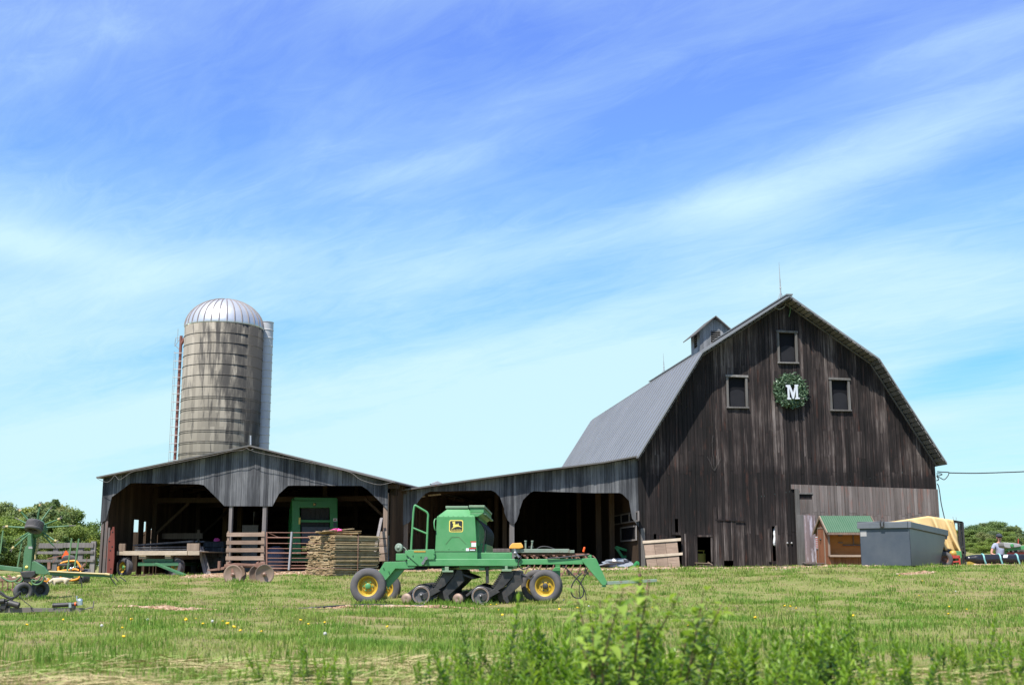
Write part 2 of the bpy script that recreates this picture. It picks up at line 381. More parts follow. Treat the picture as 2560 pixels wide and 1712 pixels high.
M['strap'] = paint("turquoise_strap", (.18, .42, .40, 1), (.22, .45, .43, 1), None, rough=.5)
M['denim'] = paint("dark_cloth", (.02, .022, .03, 1), (.035, .037, .045, 1), None, rough=.9)
M['tee'] = paint("grey_tee", (.30, .33, .42, 1), (.26, .28, .36, 1), None, rough=.9)
M['skin'] = paint("skin", (.52, .27, .18, 1), (.46, .22, .15, 1), None, rough=.6)
M['hat'] = paint("dark_cap", (.03, .035, .05, 1), (.05, .055, .07, 1), None, rough=.9)
M['hair'] = paint("brown_hair", (.05, .03, .02, 1), (.08, .05, .03, 1), None, rough=.9)
M['fur'] = paint("cream_fur", (.52, .42, .28, 1), (.62, .54, .40, 1), None, rough=.95, scale=8, bump=.5)
M['dark'] = paint("dark_void", (.008, .008, .009, 1), (.012, .012, .013, 1), None, rough=.9)
M['pane'] = paint("dark_pane", (.007, .007, .009, 1), (.012, .012, .014, 1), None, rough=.7, spec=.1)
M['pane2'] = paint("paler_pane", (.018, .018, .021, 1), (.028, .028, .032, 1), None, rough=.8, spec=.1)
M['cup_wood'] = wood("cupola_boards", [(.2, (.12, .125, .13)), (.6, (.23, .235, .245)), (1, (.36, .36, .37))], patch=.8)
M['cap_tan'] = M['tan_rod'] if 'tan_rod' in M else None
M['belt'] = paint("baler_belts", (.012, .013, .018, 1), (.03, .03, .036, 1), None, rough=.6)
M['blue_grey'] = paint("blue_grey_panel", (.06, .075, .11, 1), (.08, .09, .12, 1), None, rough=.5)
M['badge_black'] = paint("badge_black", (.02, .02, .022, 1), (.03, .03, .03, 1), None, rough=.4)
M['badge_yellow'] = paint("badge_yellow", (.72, .60, .13, 1), (.66, .55, .14, 1), None, rough=.4)
M['brass'] = paint("plate_ochre", (.40, .27, .04, 1), (.32, .22, .05, 1), None, rough=.5)
M['grey_sheet'] = paint("grey_sheet", (.30, .29, .28, 1), (.36, .35, .33, 1), None, rough=.6)
M['stone'] = paint("pale_stone", (.38, .33, .26, 1), (.5, .45, .37, 1), None, rough=.9, scale=9)
M['tile'] = paint("ribbed_green_roof", (.04, .105, .055, 1), (.065, .13, .075, 1), None, rough=.55, scale=2)
# ============================================================ BARN
BF = Frame(at(1600, 1420, 46), 7.2)
def bl(Z, x, y, yl=0.0): return P(BF, Z, x, y, yl)
def bx(Z, x, y=0, yl=0.0): return bl(Z, x, y, yl)[0]
def side(F, px, py, xl):
    """where a line of sight meets the thing's plane x = xl: (y, z)"""
    q = Frame(F.w(xl, 0), math.degrees(F.rz) + 90); a = q.l(px, py); return (a[0], a[1])
OV = -.68
RDG, LB, LE, RB, RE = [BF.l(x, y, OV) for x, y in ((1974, 738), (1757, 878), (1596, 1140), (2199, 896), (2368, 1157))]
BX1 = BF.l(2343, 1250)[0]; BL = 22.0
barn = fthing("barn", BF, "tall dark weathered gambrel roofed barn with grey metal roof and three gable windows", "barn")
rooftop = [LE, LB, RDG, RB, RE]
wtop = pl([(p[0], p[1] - .13) for p in rooftop])
def rect(Z, xa, xb, ya, yb, yl=0.0):
    a = bl(Z, xa, yb, yl); b = bl(Z, xb, ya, yl); return (a[0], b[0], a[1], b[1])
wins = [rect(T3, 232, 465, 920, 1320), rect(T3, 945, 1160, 300, 695), rect(T3, 1680, 1895, 960, 1360)]
slits = [rect(Z7, 603, 636, 545, 705), rect(Z7, 352, 380, 722, 785), rect(Z7, 620, 670, 745, 1110), rect(Z7, 870, 1018, 757, 1085),
         rect(Z7, 1172, 1280, 1035, 1112), rect(Z7, 1748, 1786, 632, 1040), rect(Z7, 1050, 1068, 415, 436)]
mb = MB()
zl = bl(Z7, 700, 720)[1]
board_wall(mb, 0, BX1, .155, wtop, lambda x: -.12, wins + slits, 0, .03, (zl, bl(T2, 1200, 655)[1], bl(T2, 1200, 770)[1], bl(T2, 1200, 1020)[1], bl(T2, 1200, 1165)[1], bl(T2, 1200, 1275)[1]), .014, jit=.009, botj=.06)
wall = mb.build("wall", M['barn'], barn)
mb = MB()   # the other three sides
mb.box(-.02, .03, .06, BL - .03, -.4, LE[1] - .12); mb.build("side_wall", M['barn'], barn); mb = MB(); mb.box(BX1 - .03, BX1 + .02, .06, BL - .03, -.4, RE[1] - .12); mb.build("side_wall", M['barn'], barn); mb = MB()
mb.prism([(0, -.4), (BX1, -.4), (BX1, wtop(BX1)), (RB[0], RB[1] - .15), (RDG[0], RDG[1] - .15), (LB[0], LB[1] - .15), (0, wtop(0))], BL - .03, BL + .02)
mb.build("back_wall", M['barn'], barn)
# roof
m = NT("ribbed_metal_roof"); v = m.coord(); n1 = m.noise(m.coord((.6, .6, .6)), 1.0, 5); n2 = m.noise(m.coord((1, 14, 1)), .8, 4)
m.base(m.ramp(m.math('ADD', m.math('MULTIPLY', n1, .6), m.math('MULTIPLY', n2, .4)), [(.3, (.165, .168, .17, 1)), (.5, (.195, .198, .20, 1)), (.7, (.225, .226, .23, 1))])); m.set(Metallic=.15, Roughness=.5); M['metal_roof'] = m.mat
mb = MB(); y0, y1 = OV, BL + .3
low = [(p[0], p[1] - .06) for p in rooftop]
for (a, b), (c, d) in zip(zip(rooftop, rooftop[1:]), zip(low, low[1:])):
    mb.hexa([(c[0], y0, c[1]), (d[0], y0, d[1]), (d[0], y1, d[1]), (c[0], y1, c[1]), (a[0], y0, a[1]), (b[0], y0, b[1]), (b[0], y1, b[1]), (a[0], y1, a[1])], 0, .5)
    y = y0 + .05
    while y < y1:
        nx, nz = -(b[1] - a[1]), (b[0] - a[0]); q = math.hypot(nx, nz); o = Vector((nx / q, 0, nz / q)) * .012
        mb.bar(Vector((a[0], y, a[1])) + o, Vector((b[0], y, b[1])) + o, .05, .022, 0, .5, up=(nx / q, 0, nz / q)); y += .62
mb.bar((RDG[0], y0 - .02, RDG[1] + .03), (RDG[0], y1 + .02, RDG[1] + .03), .26, .05, 0, .5)
roof = mb.build("roof", M['metal_roof'], barn)
mb = MB()   # sheathing boards whose ends show below the rake
for a, b in zip(rooftop, rooftop[1:]):
    A = Vector((a[0], 0, a[1])); B = Vector((b[0], 0, b[1])); L = (B - A).length; d = (B - A) / L; nrm = Vector((d.z, 0, -d.x))
    if nrm.z > 0: nrm = -nrm
    s = .08
    right = a[0] >= RDG[0] - .01
    while s < L - .05:
        e = random.uniform(-.10, .03) if right else random.uniform(.03, .08)
        p = A + d * s + nrm * .085
        mb.bar(p + Vector((0, OV + .02 + e, 0)), p + Vector((0, .05, 0)), .15, .03, 0, random.random(), up=tuple(-nrm)); s += .205
    p0 = A + nrm * .15; p1 = B + nrm * .15
    mb.bar(p0 + Vector((0, -.02, 0)), p1 + Vector((0, -.02, 0)), .035, .12, 0, .4, up=(0, 1, 0))
mb.build("roof_board", M['trim'], barn)
# windows
for w in wins:
    a, b, c, d = w; mb = MB(); q = .075
    mb.box(a - q, a + .015, -.05, .04, c - .02, d + .02, 0); mb.box(b - .015, b + q, -.05, .04, c - .02, d + .02, 0)
    mb.hexa([(a - q - .02, -.075, d + .02), (b + q + .03, -.075, d - .0), (b + q + .03, .04, d), (a - q - .02, .04, d + .02), (a - q - .02, -.075, d + .11), (b + q + .03, -.075, d + .09), (b + q + .03, .04, d + .09), (a - q - .02, .04, d + .11)], 0)
    mb.box(a - q - .02, b + q + .02, -.09, .04, c - .075, c - .02, 0)
    wn = mb.build("window", M['trim'], barn, .006)
    mb = MB(); mb.box(a - .01, b + .01, .10, .12, c - .01, d + .01); mb.build("pane", M['pane'], wn)
    mb = MB(); n = 9; r = (b - a) * .42; cx = (a + b) / 2 + .03; zt = c + (d - c) * .45     # slightly paler arch in the lower half of the pane
    mb.prism([(cx - r, c)] + [(cx - r * math.cos(math.pi * i / n), zt + r * .55 * math.sin(math.pi * i / n)) for i in range(n + 1)] + [(cx + r, c)], .07, .095)
    mb.build("pane_arch", M['pane2'] if 'pane2' in M else M['pane'], wn)
# lower bare siding on the right
mb = MB(); zt = pl([(bx(Z7, 1945), bl(Z7, 1945, 143)[1]), (BX1, bl(Z8, 1490, 245)[1])])
xa, xb = bx(Z7, 1945), bx(Z7, 2030)
board_wall(mb, xa, xb, .12, zt, lambda x: bl(Z7, 1960, 198)[1], (), -.05, .03, (), .008)
vent = rect(Z7, 2053, 2198, 258, 318)
board_wall(mb, xb, BX1 + .03, .145, zt, lambda x: -.1, [vent], -.05, .03, (bl(Z7, 2100, 500)[1],), .01, jit=.006, botj=.04)
mb.build("lower_siding", M['barn_low'], barn)
mb = MB(); mb.box(vent[0] - .05, vent[1] + .03, -.07, -.02, vent[3], vent[3] + .05); mb.box(vent[0], vent[1], -.012, -.006, vent[2], vent[3], 1)
mb.build("vent", [M['trim'], M['barn']], barn)
m = wood("streaked_door_paint", [(.2, (.13, .10, .10)), (.6, (.24, .18, .18)), (1, (.34, .28, .28))], patch=1, extra=((.50, .46, .52), .50, .8)); M['streak'] = m
mb = MB(); r = rect(Z7, 2098, 2232, 505, 1102); board_wall(mb, r[0], r[1], .16, lambda x: r[3], lambda x: -.05, (), -.085, .03, (), .01)
mb.build("door", M['streak'], barn)
mb = MB(); r = rect(Z7, 2046, 2094, 500, 1065); mb.box(r[0], r[1], -.10, -.052, 0, r[3]); r = rect(Z7, 2030, 2044, 200, 1100); mb.box(r[0], r[1], -.085, -.052, -.05, r[3]); mb.build("door_trim", M['trim'], barn, .005)
r = rect(Z7, 1087, 1308, 572, 1125); mb = MB()
board_wall(mb, r[0], r[1], .13, lambda x: r[3], lambda x: -.16, [slits[4]], -.042, .03, (), .016, tone=lambda c: random.uniform(.55, 1), botj=.05)
door = mb.build("door", M['barn'], barn)
mb = MB(); q = rect(Z7, 1062, 1080, 410, 1118); mb.box(q[0], q[1], -.07, -.012, -.1, q[3], 0, .9); mb.bar((r[0] - .02, -.055, r[3] + .04), (r[1] + .35, -.055, r[3] + .0), .03, .05, 1, .1)
mb.build_each("batten", [M['barn'], M['barn']], barn, .004)
mb = MB()
for x0, x1, ya, yb in ((716, 728, 720, 1110), (1020, 1032, 740, 1050), (1785, 1797, 625, 1105), (1520, 1530, 640, 1100), (1696, 1706, 660, 1050)):
    q = rect(Z7, x0, x1, ya, yb); mb.box(q[0], q[1], -.045, -.012, q[2], q[3], 0, .85)
q = rect(Z7, 560, 650, 705, 735); mb.box(q[0], q[1], -.07, -.012, q[2], q[3], 0, .7); q = rect(Z7, 860, 1035, 738, 758); mb.box(q[0], q[1], -.06, -.012, q[2], q[3], 0, .6)
mb.build_each("loose_batten", M['barn'], barn, .004)
mb = MB()
for x in (1916, 1966): c = P3(BF, Z7, x, 830, -.02); mb.lathe([(.03, -.02), (.04, 0)], c, (0, 1, 0), 10); mb.build("porcelain_knob", M['grey_sheet'], barn); mb = MB()
# cupola
cyl = 9.4; cz = lambda y: P3(BF, T2, 910, y, cyl)
cxm = RDG[0]; ch = 1.52 / 2
zb = RDG[1] - .75; ze = bl(T2, 985, 435, cyl)[1] - .02; zr = bl(T2, 910, 357, cyl)[1]
cup = MB(); holes = [(cxm - .22, cxm + .27, ze - .62, ze - .03)]
board_wall(cup, cxm - ch, cxm + ch, .16, pl([(cxm - ch, ze), (cxm, zr - .08), (cxm + ch, ze)]), lambda x: zb, holes, cyl, .03, (), .008)
cup.box(cxm - ch, cxm + ch, cyl + 1.5, cyl + 1.53, zb, ze); cup.box(cxm + ch - .03, cxm + ch, cyl + .04, cyl + 1.5, zb, ze)
lh = (cyl + .45, cyl + 1.05, ze - .75, ze - .08)
for ya, yb, za, zb2 in ((cyl + .04, lh[0], zb, ze), (lh[1], cyl + 1.5, zb, ze), (lh[0], lh[1], zb, lh[2]), (lh[0], lh[1], lh[3], ze)): cup.box(cxm - ch, cxm - ch + .03, ya, yb, za, zb2)
cup.box(cxm - ch + .1, cxm + ch - .1, cyl + .1, cyl + 1.4, zb, ze, 1); cupo = cup.build("cupola", [M['cup_wood'], M['dark']], barn)  # near-black box added inside, keeps sky from showing through the louvers
mb = MB(); h = holes[0]
for i in range(6):
    z = h[2] + (h[3] - h[2]) * (i + .5) / 6; mb.bar((h[0], cyl + .03, z), (h[1], cyl + .03, z), .09, .02, 0, .6, roll=.6)
    z = lh[2] + (lh[3] - lh[2]) * (i + .5) / 6; mb.bar((cxm - ch + .03, lh[0], z), (cxm - ch + .03, lh[1], z), .09, .02, 0, .6, roll=-.6)
mb2 = MB(); mb2.v = mb.v; sel = [i for i in range(len(mb.f)) if (i // 6) % 2]; mb2.f = [mb.f[i] for i in sel]; mb2.m = [0] * len(sel); mb2.t = [.6] * len(sel); mb2.s = [False] * len(sel); keep_ = [i for i in range(len(mb.f)) if not (i // 6) % 2]; mb.f = [mb.f[i] for i in keep_]; mb.m = [0] * len(keep_); mb.t = [.6] * len(keep_); mb.s = [False] * len(keep_)
for q_ in (mb, mb2):
    us = sorted({j for f_ in q_.f for j in f_}); mp_ = {j: i for i, j in enumerate(us)}; q_.v = [q_.v[j] for j in us]; q_.f = [tuple(mp_[j] for j in f_) for f_ in q_.f]; q_.build("louver", M['trim'], cupo)
mb = MB(); s = (zr - ze) / ch; eo = ch + .33
for k in (-1, 1):
    a = (cxm, zr + .02); b = (cxm + k * eo, zr + .02 - s * eo)
    mb.hexa([(min(a[0], b[0]), cyl - .25, (b if k < 0 else a)[1] - .05), (max(a[0], b[0]), cyl - .25, (a if k < 0 else b)[1] - .05), (max(a[0], b[0]), cyl + 1.78, (a if k < 0 else b)[1] - .05), (min(a[0], b[0]), cyl + 1.78, (b if k < 0 else a)[1] - .05),
             (min(a[0], b[0]), cyl - .25, (b if k < 0 else a)[1]), (max(a[0], b[0]), cyl - .25, (a if k < 0 else b)[1]), (max(a[0], b[0]), cyl + 1.78, (a if k < 0 else b)[1]), (min(a[0], b[0]), cyl + 1.78, (b if k < 0 else a)[1])])
mb.build("cupola_roof", M['trim'], cupo)
# lightning rods
for yl, tp in ((.3, (1952, 655)), (19.2, (1644, 883))):
    zt = BF.l(tp[0], tp[1], yl)[1]; mb = MB(); b = Vector((RDG[0], yl, RDG[1] + .05)); t = Vector((RDG[0] - .02, yl, zt))
    mid = b.lerp(t, .55); mb.tube(b, mid, .028, .022, 6); mb.tube(mid, t, .016, .006, 6)
    for dx, dy in ((.13, 0), (-.13, 0), (0, .13)): mb.tube(b + Vector((dx, dy, 0)), b.lerp(t, .2), .012, .012, 5)
    mb.ball(b.lerp(t, .3), .04, 8); mb.build("lightning_rod", M['galv'], barn)
mb = MB(); mb.path(smooth_path([P3(BF, T2, x, y, -.06) for x, y in ((1255, 300), (1285, 312), (1315, 296), (1330, 262))]), .018, 5); mb.build("cable", M['galv'], barn)
mb = MB(); mb.path(smooth_path([P3(BF, T2, x, y, -.05) for x, y in ((1346, 285), (1350, 320), (1342, 356))]), .02, 5); mb.build("cable", M['green2'], barn)
mb = MB(); mb.path(smooth_path([P3(BF, T2, x, y, -.05) for x, y in ((862, 1175), (880, 1205), (892, 1240), (907, 1253), (918, 1228), (932, 1205), (940, 1188))]), .005, 5); mb.build("cable", M['trim'], barn)
mb = MB(); mb.path(smooth_path([P3(BF, T2, x, y, -.05) for x, y in ((897, 1050), (892, 1100), (898, 1180), (905, 1250))]), .003, 5); mb.build("cable", M['trim'], barn)
# wreath with its letter
WC = P3(BF, T3, 1095, 1100, -.16); WR = bx(T3, 1325) - bx(T3, 1095)
wr = fthing("wreath", Frame(BF.w(*WC), 7.2), "round green evergreen wreath with a white letter hung on the barn gable", "wreath")
mb = MB(); rr = random.Random(3)
for i in range(2600):
    a = rr.uniform(0, 2 * math.pi); q = rr.uniform(0, 2 * math.pi); rad = .30 * WR * math.sqrt(rr.random()) + .02
    if rr.random() < .15: rad *= 1.25
    rc = WR * .69; c = Vector(((rc + rad * math.cos(q)) * math.cos(a), rad * math.sin(q) * .55, (rc + rad * math.cos(q)) * math.sin(a)))
    d = Vector((rr.gauss(0, 1), rr.gauss(0, .7), rr.gauss(0, 1))).normalized() * rr.uniform(.05, .10); e = Vector((rr.gauss(0, 1), rr.gauss(0, 1), rr.gauss(0, 1))).cross(d).normalized() * rr.uniform(.018, .035)
    mb.add([c - d, c - e, c + d, c + e], [(0, 1, 2, 3)], 0, rr.random())
M['wreath'] = leafmat("wreath_needles", (.03, .065, .032), (.19, .28, .17), .15, .4)
mb.build("evergreen_ring", M['wreath'], wr)
g = lambda x, y: (P(BF, T3, x, y, -.3)[0] - WC[0], P(BF, T3, x, y, -.3)[1] - WC[2])
let = [[(1030, 1022), (1085, 1022), (1085, 1040), (1075, 1045), (1080, 1195), (1098, 1205), (1098, 1225), (1052, 1225), (1052, 1205), (1058, 1195), (1050, 1060), (1030, 1045)],
       [(1060, 1022), (1085, 1022), (1138, 1150), (1140, 1215), (1122, 1215)], [(1140, 1215), (1122, 1215), (1128, 1150), (1160, 1022), (1180, 1022)],
       [(1150, 1018), (1200, 1018), (1200, 1035), (1190, 1042), (1198, 1195), (1222, 1200), (1224, 1216), (1160, 1222), (1160, 1206), (1172, 1195), (1166, 1060), (1150, 1040)]]
mb = MB()
for k, q in enumerate(let): mb.prism([g(*p) for p in q], -.20 - .003 * k, -.15 - .002 * k, 0, .5)
M['letter'] = paint("letter_white", (.55, .57, .60, 1), (.46, .48, .51, 1), None, rough=.45)
mb.build("letter", M['letter'], wr)
# ============================================================ LEAN-TO
ln = thing("lean_to_shed", BF.loc, BF.rz, "long low open lean-to of grey boards between the gambrel barn and the gabled shed", "lean-to")
lt = [bl(T7, x, y) for x, y in ((135, 362), (400, 322), (780, 268), (1240, 203), (1880, 122), (2207, 66))]
lx0 = lt[0][0]; LD = 15.0
ltop = pl([(x, z - .07) for x, z in lt])
lb = pl([bl(T7, x, y) for x, y in ((165, 670), (235, 628), (280, 480), (300, 450), (375, 374), (945, 362), (1034, 460), (1037, 590), (1112, 668), (1165, 598), (1172, 470), (1275, 370), (1800, 386), (2045, 385), (2130, 470), (2136, 600), (2200, 682), (2300, 690))])
mb = MB(); lwx = bx(T7, 165)
board_wall(mb, lwx, -.012, .14, ltop, lb, (), -.01, .028, (), .009, jit=.006)
mb.build("wall", M['shed'], ln)
mb = MB()
rt = lt[:-1] + [(-.03, lt[-1][1])]
lo2 = [(x, z - .055) for x, z in rt]
mb.prism(rt + lo2[::-1], -.34, LD + .2, 0, .5); mb.build("roof", M['old_roof'], ln)
mb = MB()   # rafters, purlins and the ragged left eave
for k in range(9):
    y = .3 + k * 1.8
    for a, b in zip(rt, rt[1:]): mb.bar((a[0], y, a[1] - .14), (b[0], y, b[1] - .14), .05, .15, 0)
for i in range(26):
    f = (i + .5) / 26; x = lx0 + (0 - lx0) * f; z = float(np.interp(x, [p[0] for p in rt], [p[1] for p in rt])) - .075; mb.box(x - .08, x + .08, .05, LD, z - .015, z + .01, 0, random.random() * .6 + .3)
mb.build("rafter", M['inner'], ln)
mb = MB()
for k in range(34):
    y = -.05 + k * .42; d = random.uniform(.12, .5); mb.box(lx0 - .05 + random.uniform(-.04, .03), lx0 - .015, y, y + .36, lt[0][1] - .06 - d, lt[0][1] - .06)
mb.build("eave_board", M['inner'], ln)
def gz(F, x, y): return G(*F.w(x, y)[:2]) - F.loc.z
def post(mb, F, x, y, w, zt, m=0, d=None): mb.box(x - w / 2, x + w / 2, y, y + (d or w), gz(F, x, y) - .15, zt, m)
mb = MB()
post(mb, BF, bx(T7, 199), .05, bx(T7, 218) - bx(T7, 180), bl(T7, 199, 560)[1], 0)
post(mb, BF, bx(T7, 1105), .03, bx(T7, 1126) - bx(T7, 1086), bl(T7, 1105, 500)[1], 1)
mb.box(bx(T7, 2197), bx(T7, 2232), -.06, -.012, -.1, bl(T7, 2210, 690)[1], 1)
post(mb, BF, lx0 + .15, 1.4, .16, lt[0][1] - .1, 2); post(mb, BF, lx0 + .15, 3.6, .16, lt[0][1] - .1, 2)
for y in (6, 9, 12): post(mb, BF, lx0 + .15, y, .16, lt[0][1] - .1, 3); post(mb, BF, lx0 * .52, y - 2.5, .18, lt[2][1] - .2, 3)
xi = bx(Z6, 1497, 0, 3.2); post(mb, BF, xi, 3.2, .22, ltop(xi) - .1, 3); xi = bx(Z6, 1665, 0, 2.4); post(mb, BF, xi, 2.4, .2, ltop(xi) - .1, 3); xi = bx(Z6, 1250, 0, 6); post(mb, BF, xi, 6, .2, ltop(xi) - .1, 3)
mb.build_each("post", [M['post'], M['trim'], M['ochre'], M['inner']], ln, .01)
mb = MB()
board_wall(mb, lx0, -.05, .18, ltop, lambda x: -.5, (), LD, .03, (), .002); mb.box(lx0, -.05, LD + .032, LD + .05, -.5, lt[0][1] - .1)
mb.build("back_wall", M['inner'], ln)
mb = MB(); ZL = lt[0][1] - .3
for k in range(60):
    y = 2.2 + k * .21
    if y > LD: break
    if y < 5 and random.random() < .25: continue
    mb.box(lx0 - .02, lx0 + .01, y, y + .209, -.5, ZL + random.uniform(-.1, .1))
mb.build("side_boarding", M['inner'], ln)
mb = MB(); mb.box(-.06, -.025, .1, LD, -.4, LE[1] - .2); mb.build("inner_partition", M['inner'], ln)
mb = MB(); a = P3(BF, T7, 380, 408, 1.6); b = P3(BF, T7, 490, 398, 1.6); mb.bar(a, b, .05, .05); a = P3(BF, T7, 330, 420, 1.6); b = P3(BF, T7, 355, 413, 1.6); mb.bar(a, b, .05, .05); mb.build("light_tube", M['pale_wood'], ln)  # unlit fluorescent tube under the ceiling, in a pale wood colour
# glazed sashes hung on the partition
for q in (((1534, 1600), (1277, 1302), 2), ((1553, 1594), (1313, 1350), 1)):
    ya, za = side(BF, q[0][1] - 3, q[1][1], -.09); yb, _ = side(BF, q[0][0], q[1][1], -.09); zb_ = side(BF, q[0][1] - 3, q[1][0], -.09)[1]
    yb = min(yb, 5)
    o = thing("window_sash", BF.w(-.09, (ya + yb) / 2, za), BF.rz, ("upper three light pale window sash on the wall inside the lean-to" if q[2] == 2 else "lower square pale window sash on the wall inside the lean-to"), "window sash")
    mb = MB(); h = zb_ - za; w = abs(yb - ya); t = .045
    for y in ([-w / 2, w / 2] + ([-w / 6, w / 6] if q[2] == 2 else [])): mb.box(-.03, .0, y - t / 2 * 4, y + t / 2 * 4, 0, h)
    mb.box(-.033, -.001, -w / 2, w / 2, -.01, t); mb.box(-.033, -.001, -w / 2, w / 2, h - t, h + .01); mb.build("sash_frame", M['grey_wood'], o)
    mb = MB(); mb.box(-.012, -.008, -w / 2, w / 2, 0, h); mb.build("pane", M['pane'], o)
o = thing("roof_vent", BF.w(*P3(BF, T7, 455, 310, 5)), BF.rz, "small pale peaked metal vent poking above the lean-to roof", "roof vent")
mb = MB(); mb.prism([(-.25, -.35), (.25, -.35), (.25, 0), (.3, 0), (0, .12), (-.3, 0), (-.25, 0)], -.25, .25); mb.build("vent_hood", M['galv'], o, .01)
# ============================================================ GABLED POLE SHED
SF = Frame(at(245, 1431, 45), -10.6)
def sp(Z, x, y, yl=0.0): return P(SF, Z, x, y, yl)
def sx(Z, x, y=0, yl=0.0): return sp(Z, x, y, yl)[0]
shed = fthing("pole_shed", SF, "wide gabled pole shed of grey boards with two open bays", "shed")
SO = -.36
se0 = sp(Z3, 2, 398, SO); sr = sp(Z3, 1670, 52, SO); se1 = sp(Z4, 2285, 116, SO); SD = 14.5
SX0 = sx(Z3, 66, 600); SX1 = sx(Z4, 2195, 300)
stop = pl([(se0[0], se0[1] - .08), (sr[0], sr[1] - .08), (se1[0], se1[1] - .08)])
sbot = pl([sp(Z3, x, y) for x, y in ((60, 905), (150, 835), (157, 630), (378, 463), (1165, 480), (1345, 660), (1351, 716))] + [sp(Z4, x, y) for x, y in ((815, 415), (822, 305), (980, 161), (1900, 166), (2112, 372), (2120, 385), (2197, 462))])
mb = MB(); board_wall(mb, SX0, SX1, .2, stop, sbot, (), 0, .028, (), .011, jit=.007)
mb.build("wall", M['shed'], shed)
mb = MB(); rp = [se0, sr, se1]; lo2 = [(x, z - .05) for x, z in rp]
mb.prism(rp + lo2[::-1], SO, SD, 0, .5)
mb.build("roof", M['old_roof'] if 'old_roof' in M else M['metal_roof'], shed)
mb = MB()
for k in range(9):
    y = .2 + k * 1.75
    for a, b in ((se0, sr), (sr, se1)): mb.bar((a[0], y, a[1] - .13), (b[0], y, b[1] - .13), .05, .14)
for (a, b) in ((se0, sr), (sr, se1)):
    for i in range(16):
        f = (i + .5) / 16; x = a[0] + (b[0] - a[0]) * f; z = a[1] + (b[1] - a[1]) * f - .072; mb.box(x - .1, x + .1, .05, SD - .1, z - .015, z + .012)
zt = sp(Z3, 700, 600, 3)[1]
for y in (4, 8, 12): mb.box(SX0, SX1, y, y + .12, zt - .25, zt - .05)
for i in range(12):    # ragged eave ends on the right
    mb.box(SX1 - .02, se1[0] - random.uniform(0, .25), .0 + i * .35, .06 + i * .35, se1[1] - .1 - random.uniform(.05, .45), se1[1] - .07)
mb.build("rafter", M['inner'], shed)
mb = MB()
def pst(x, y, w, zt, m=0): mb.box(x - w / 2, x + w / 2, y, y + w, gz(SF, x, y) - .2, zt, m)
pst(sx(Z4, 265, 600), .04, .13, sp(Z4, 265, 380)[1], 1); pst(sx(Z4, 680, 600), .04, .15, sp(Z4, 680, 380)[1], 1)
pst(sx(Z4, 2158, 700), .04, .16, sp(Z4, 2158, 250)[1], 0)
xm = [SX0 + .1, SX0 + (SX1 - SX0) * .33, SX0 + (SX1 - SX0) * .66, SX1 - .1]
for y in (4, 8, 12):
    for x in xm[:1] + xm[2:]: pst(x, y, .18, stop(x) - .1, 2)
pst(sx(Z3, 1125, 900, 10), 10, .26, 3.2, 3); pst(sx(Z3, 1400, 900, 9), 9, .22, 3.2, 3); pst(sx(Z4, 380, 600, 10), 10, .2, 3.2, 3)
mb.build_each("post", [M['post'], M['grey_wood'], M['inner'], M['ochre']], shed, .01)
mb = MB()    # diagonal braces
for x, y, s in ((SX0 + .15, 4.1, 1), (SX0 + .15, 8.2, 1), (SX0 + .15, 13, 1), (SX1 - .15, 2.2, -1), (SX1 - .15, 8.2, -1)):
    mb.bar((x, y, 1.5), (x + s * 1.4, y, 2.75), .1, .1)
yb = 13.6
for px, s in ((487, 1), (560, 1)):
    x = sx(Z3, px, 900, yb); mb.bar((x, yb, -.2), (x, yb, 3), .12, .12); mb.bar((x, yb, 1.6), (x + 1.0, yb, 2.5), .1, .1)
mb.build_each("brace", M['inner'], shed)
mb = MB()    # back wall of level boards, open at its left end
xo = sx(Z3, 575, 1000, SD); z = -.4
mb.prism([(SX0, 2.4), (SX1, 2.4)] + [(x_, stop(x_) - .02) for x_ in (SX1, sr[0], SX0)], SD + .003, SD + .03)
while z < 2.5:
    xl = xo + random.uniform(-.1, .1) if z < 1.9 else SX0
    mb.box(xl, SX1 - .02, SD - .04 + random.uniform(-.008, .008), SD, z, z + .2); z += .2005
xg = sx(Z3, 385, 1000, SD); mb.box(SX0, xg - .15, SD - .04, SD, -.4, 1.9)
mb.build("back_wall", M['inner'], shed)
GAPS = [(240 + a / 4.355, 240 + b / 4.355, 1100 + c / 4.355) for a, b, c in ((358, 384, 940), (412, 458, 865), (498, 540, 885), (585, 612, 950), (650, 680, 985))]
mb, mb2 = MB(), MB()
for k in range(70):     # upright boards of the two sides, some missing
    y = .3 + k * .205
    if y > SD - .1: break
    gp = [g_ for g_ in GAPS if g_[0] < proj(SF.w(SX0, y + .1, 1.0))[0] < g_[1]]
    if not gp: mb2.box(SX0 - .03, SX0, y, y + .207, -.5, se0[1] + .0)
    else: mb2.box(SX0 - .03, SX0, y, y + .207, side(SF, (gp[0][0] + gp[0][1]) / 2, gp[0][2], SX0)[1], se0[1])
    if random.random() < (.24 if y > 2 else .05):
        c = random.uniform(1.0, 2.0); mb.box(SX1, SX1 + .03, y, y + .19, -.5, c - .3); mb.box(SX1, SX1 + .03, y, y + .19, c + random.uniform(.2, .9), se1[1] - .1)
    else: mb.box(SX1, SX1 + .03, y, y + .206, -.5, se1[1] - .02)
mb.build("side_boarding", M['inner'], shed); mb2.build("side_boarding", M['inner'], shed)
mb = MB()      # left front corner: old upright boards below the pillar
for x0, x1, yt in ((22, 48, 905), (62, 92, 880), (98, 118, 950)):
    a = sp(Z3, x0, 1440)[0]; b = sp(Z3, x1, 1440)[0]; mb.box(a, b, .02 + random.uniform(0, .04), .07, -.2, sp(Z3, x0, yt)[1], 0)
mb.box(SX0, SX0 + .09, .08, .4, -.2, 2.2, 0)
mb.build_each("corner_board", M['barn_low'], shed)
mb = MB()
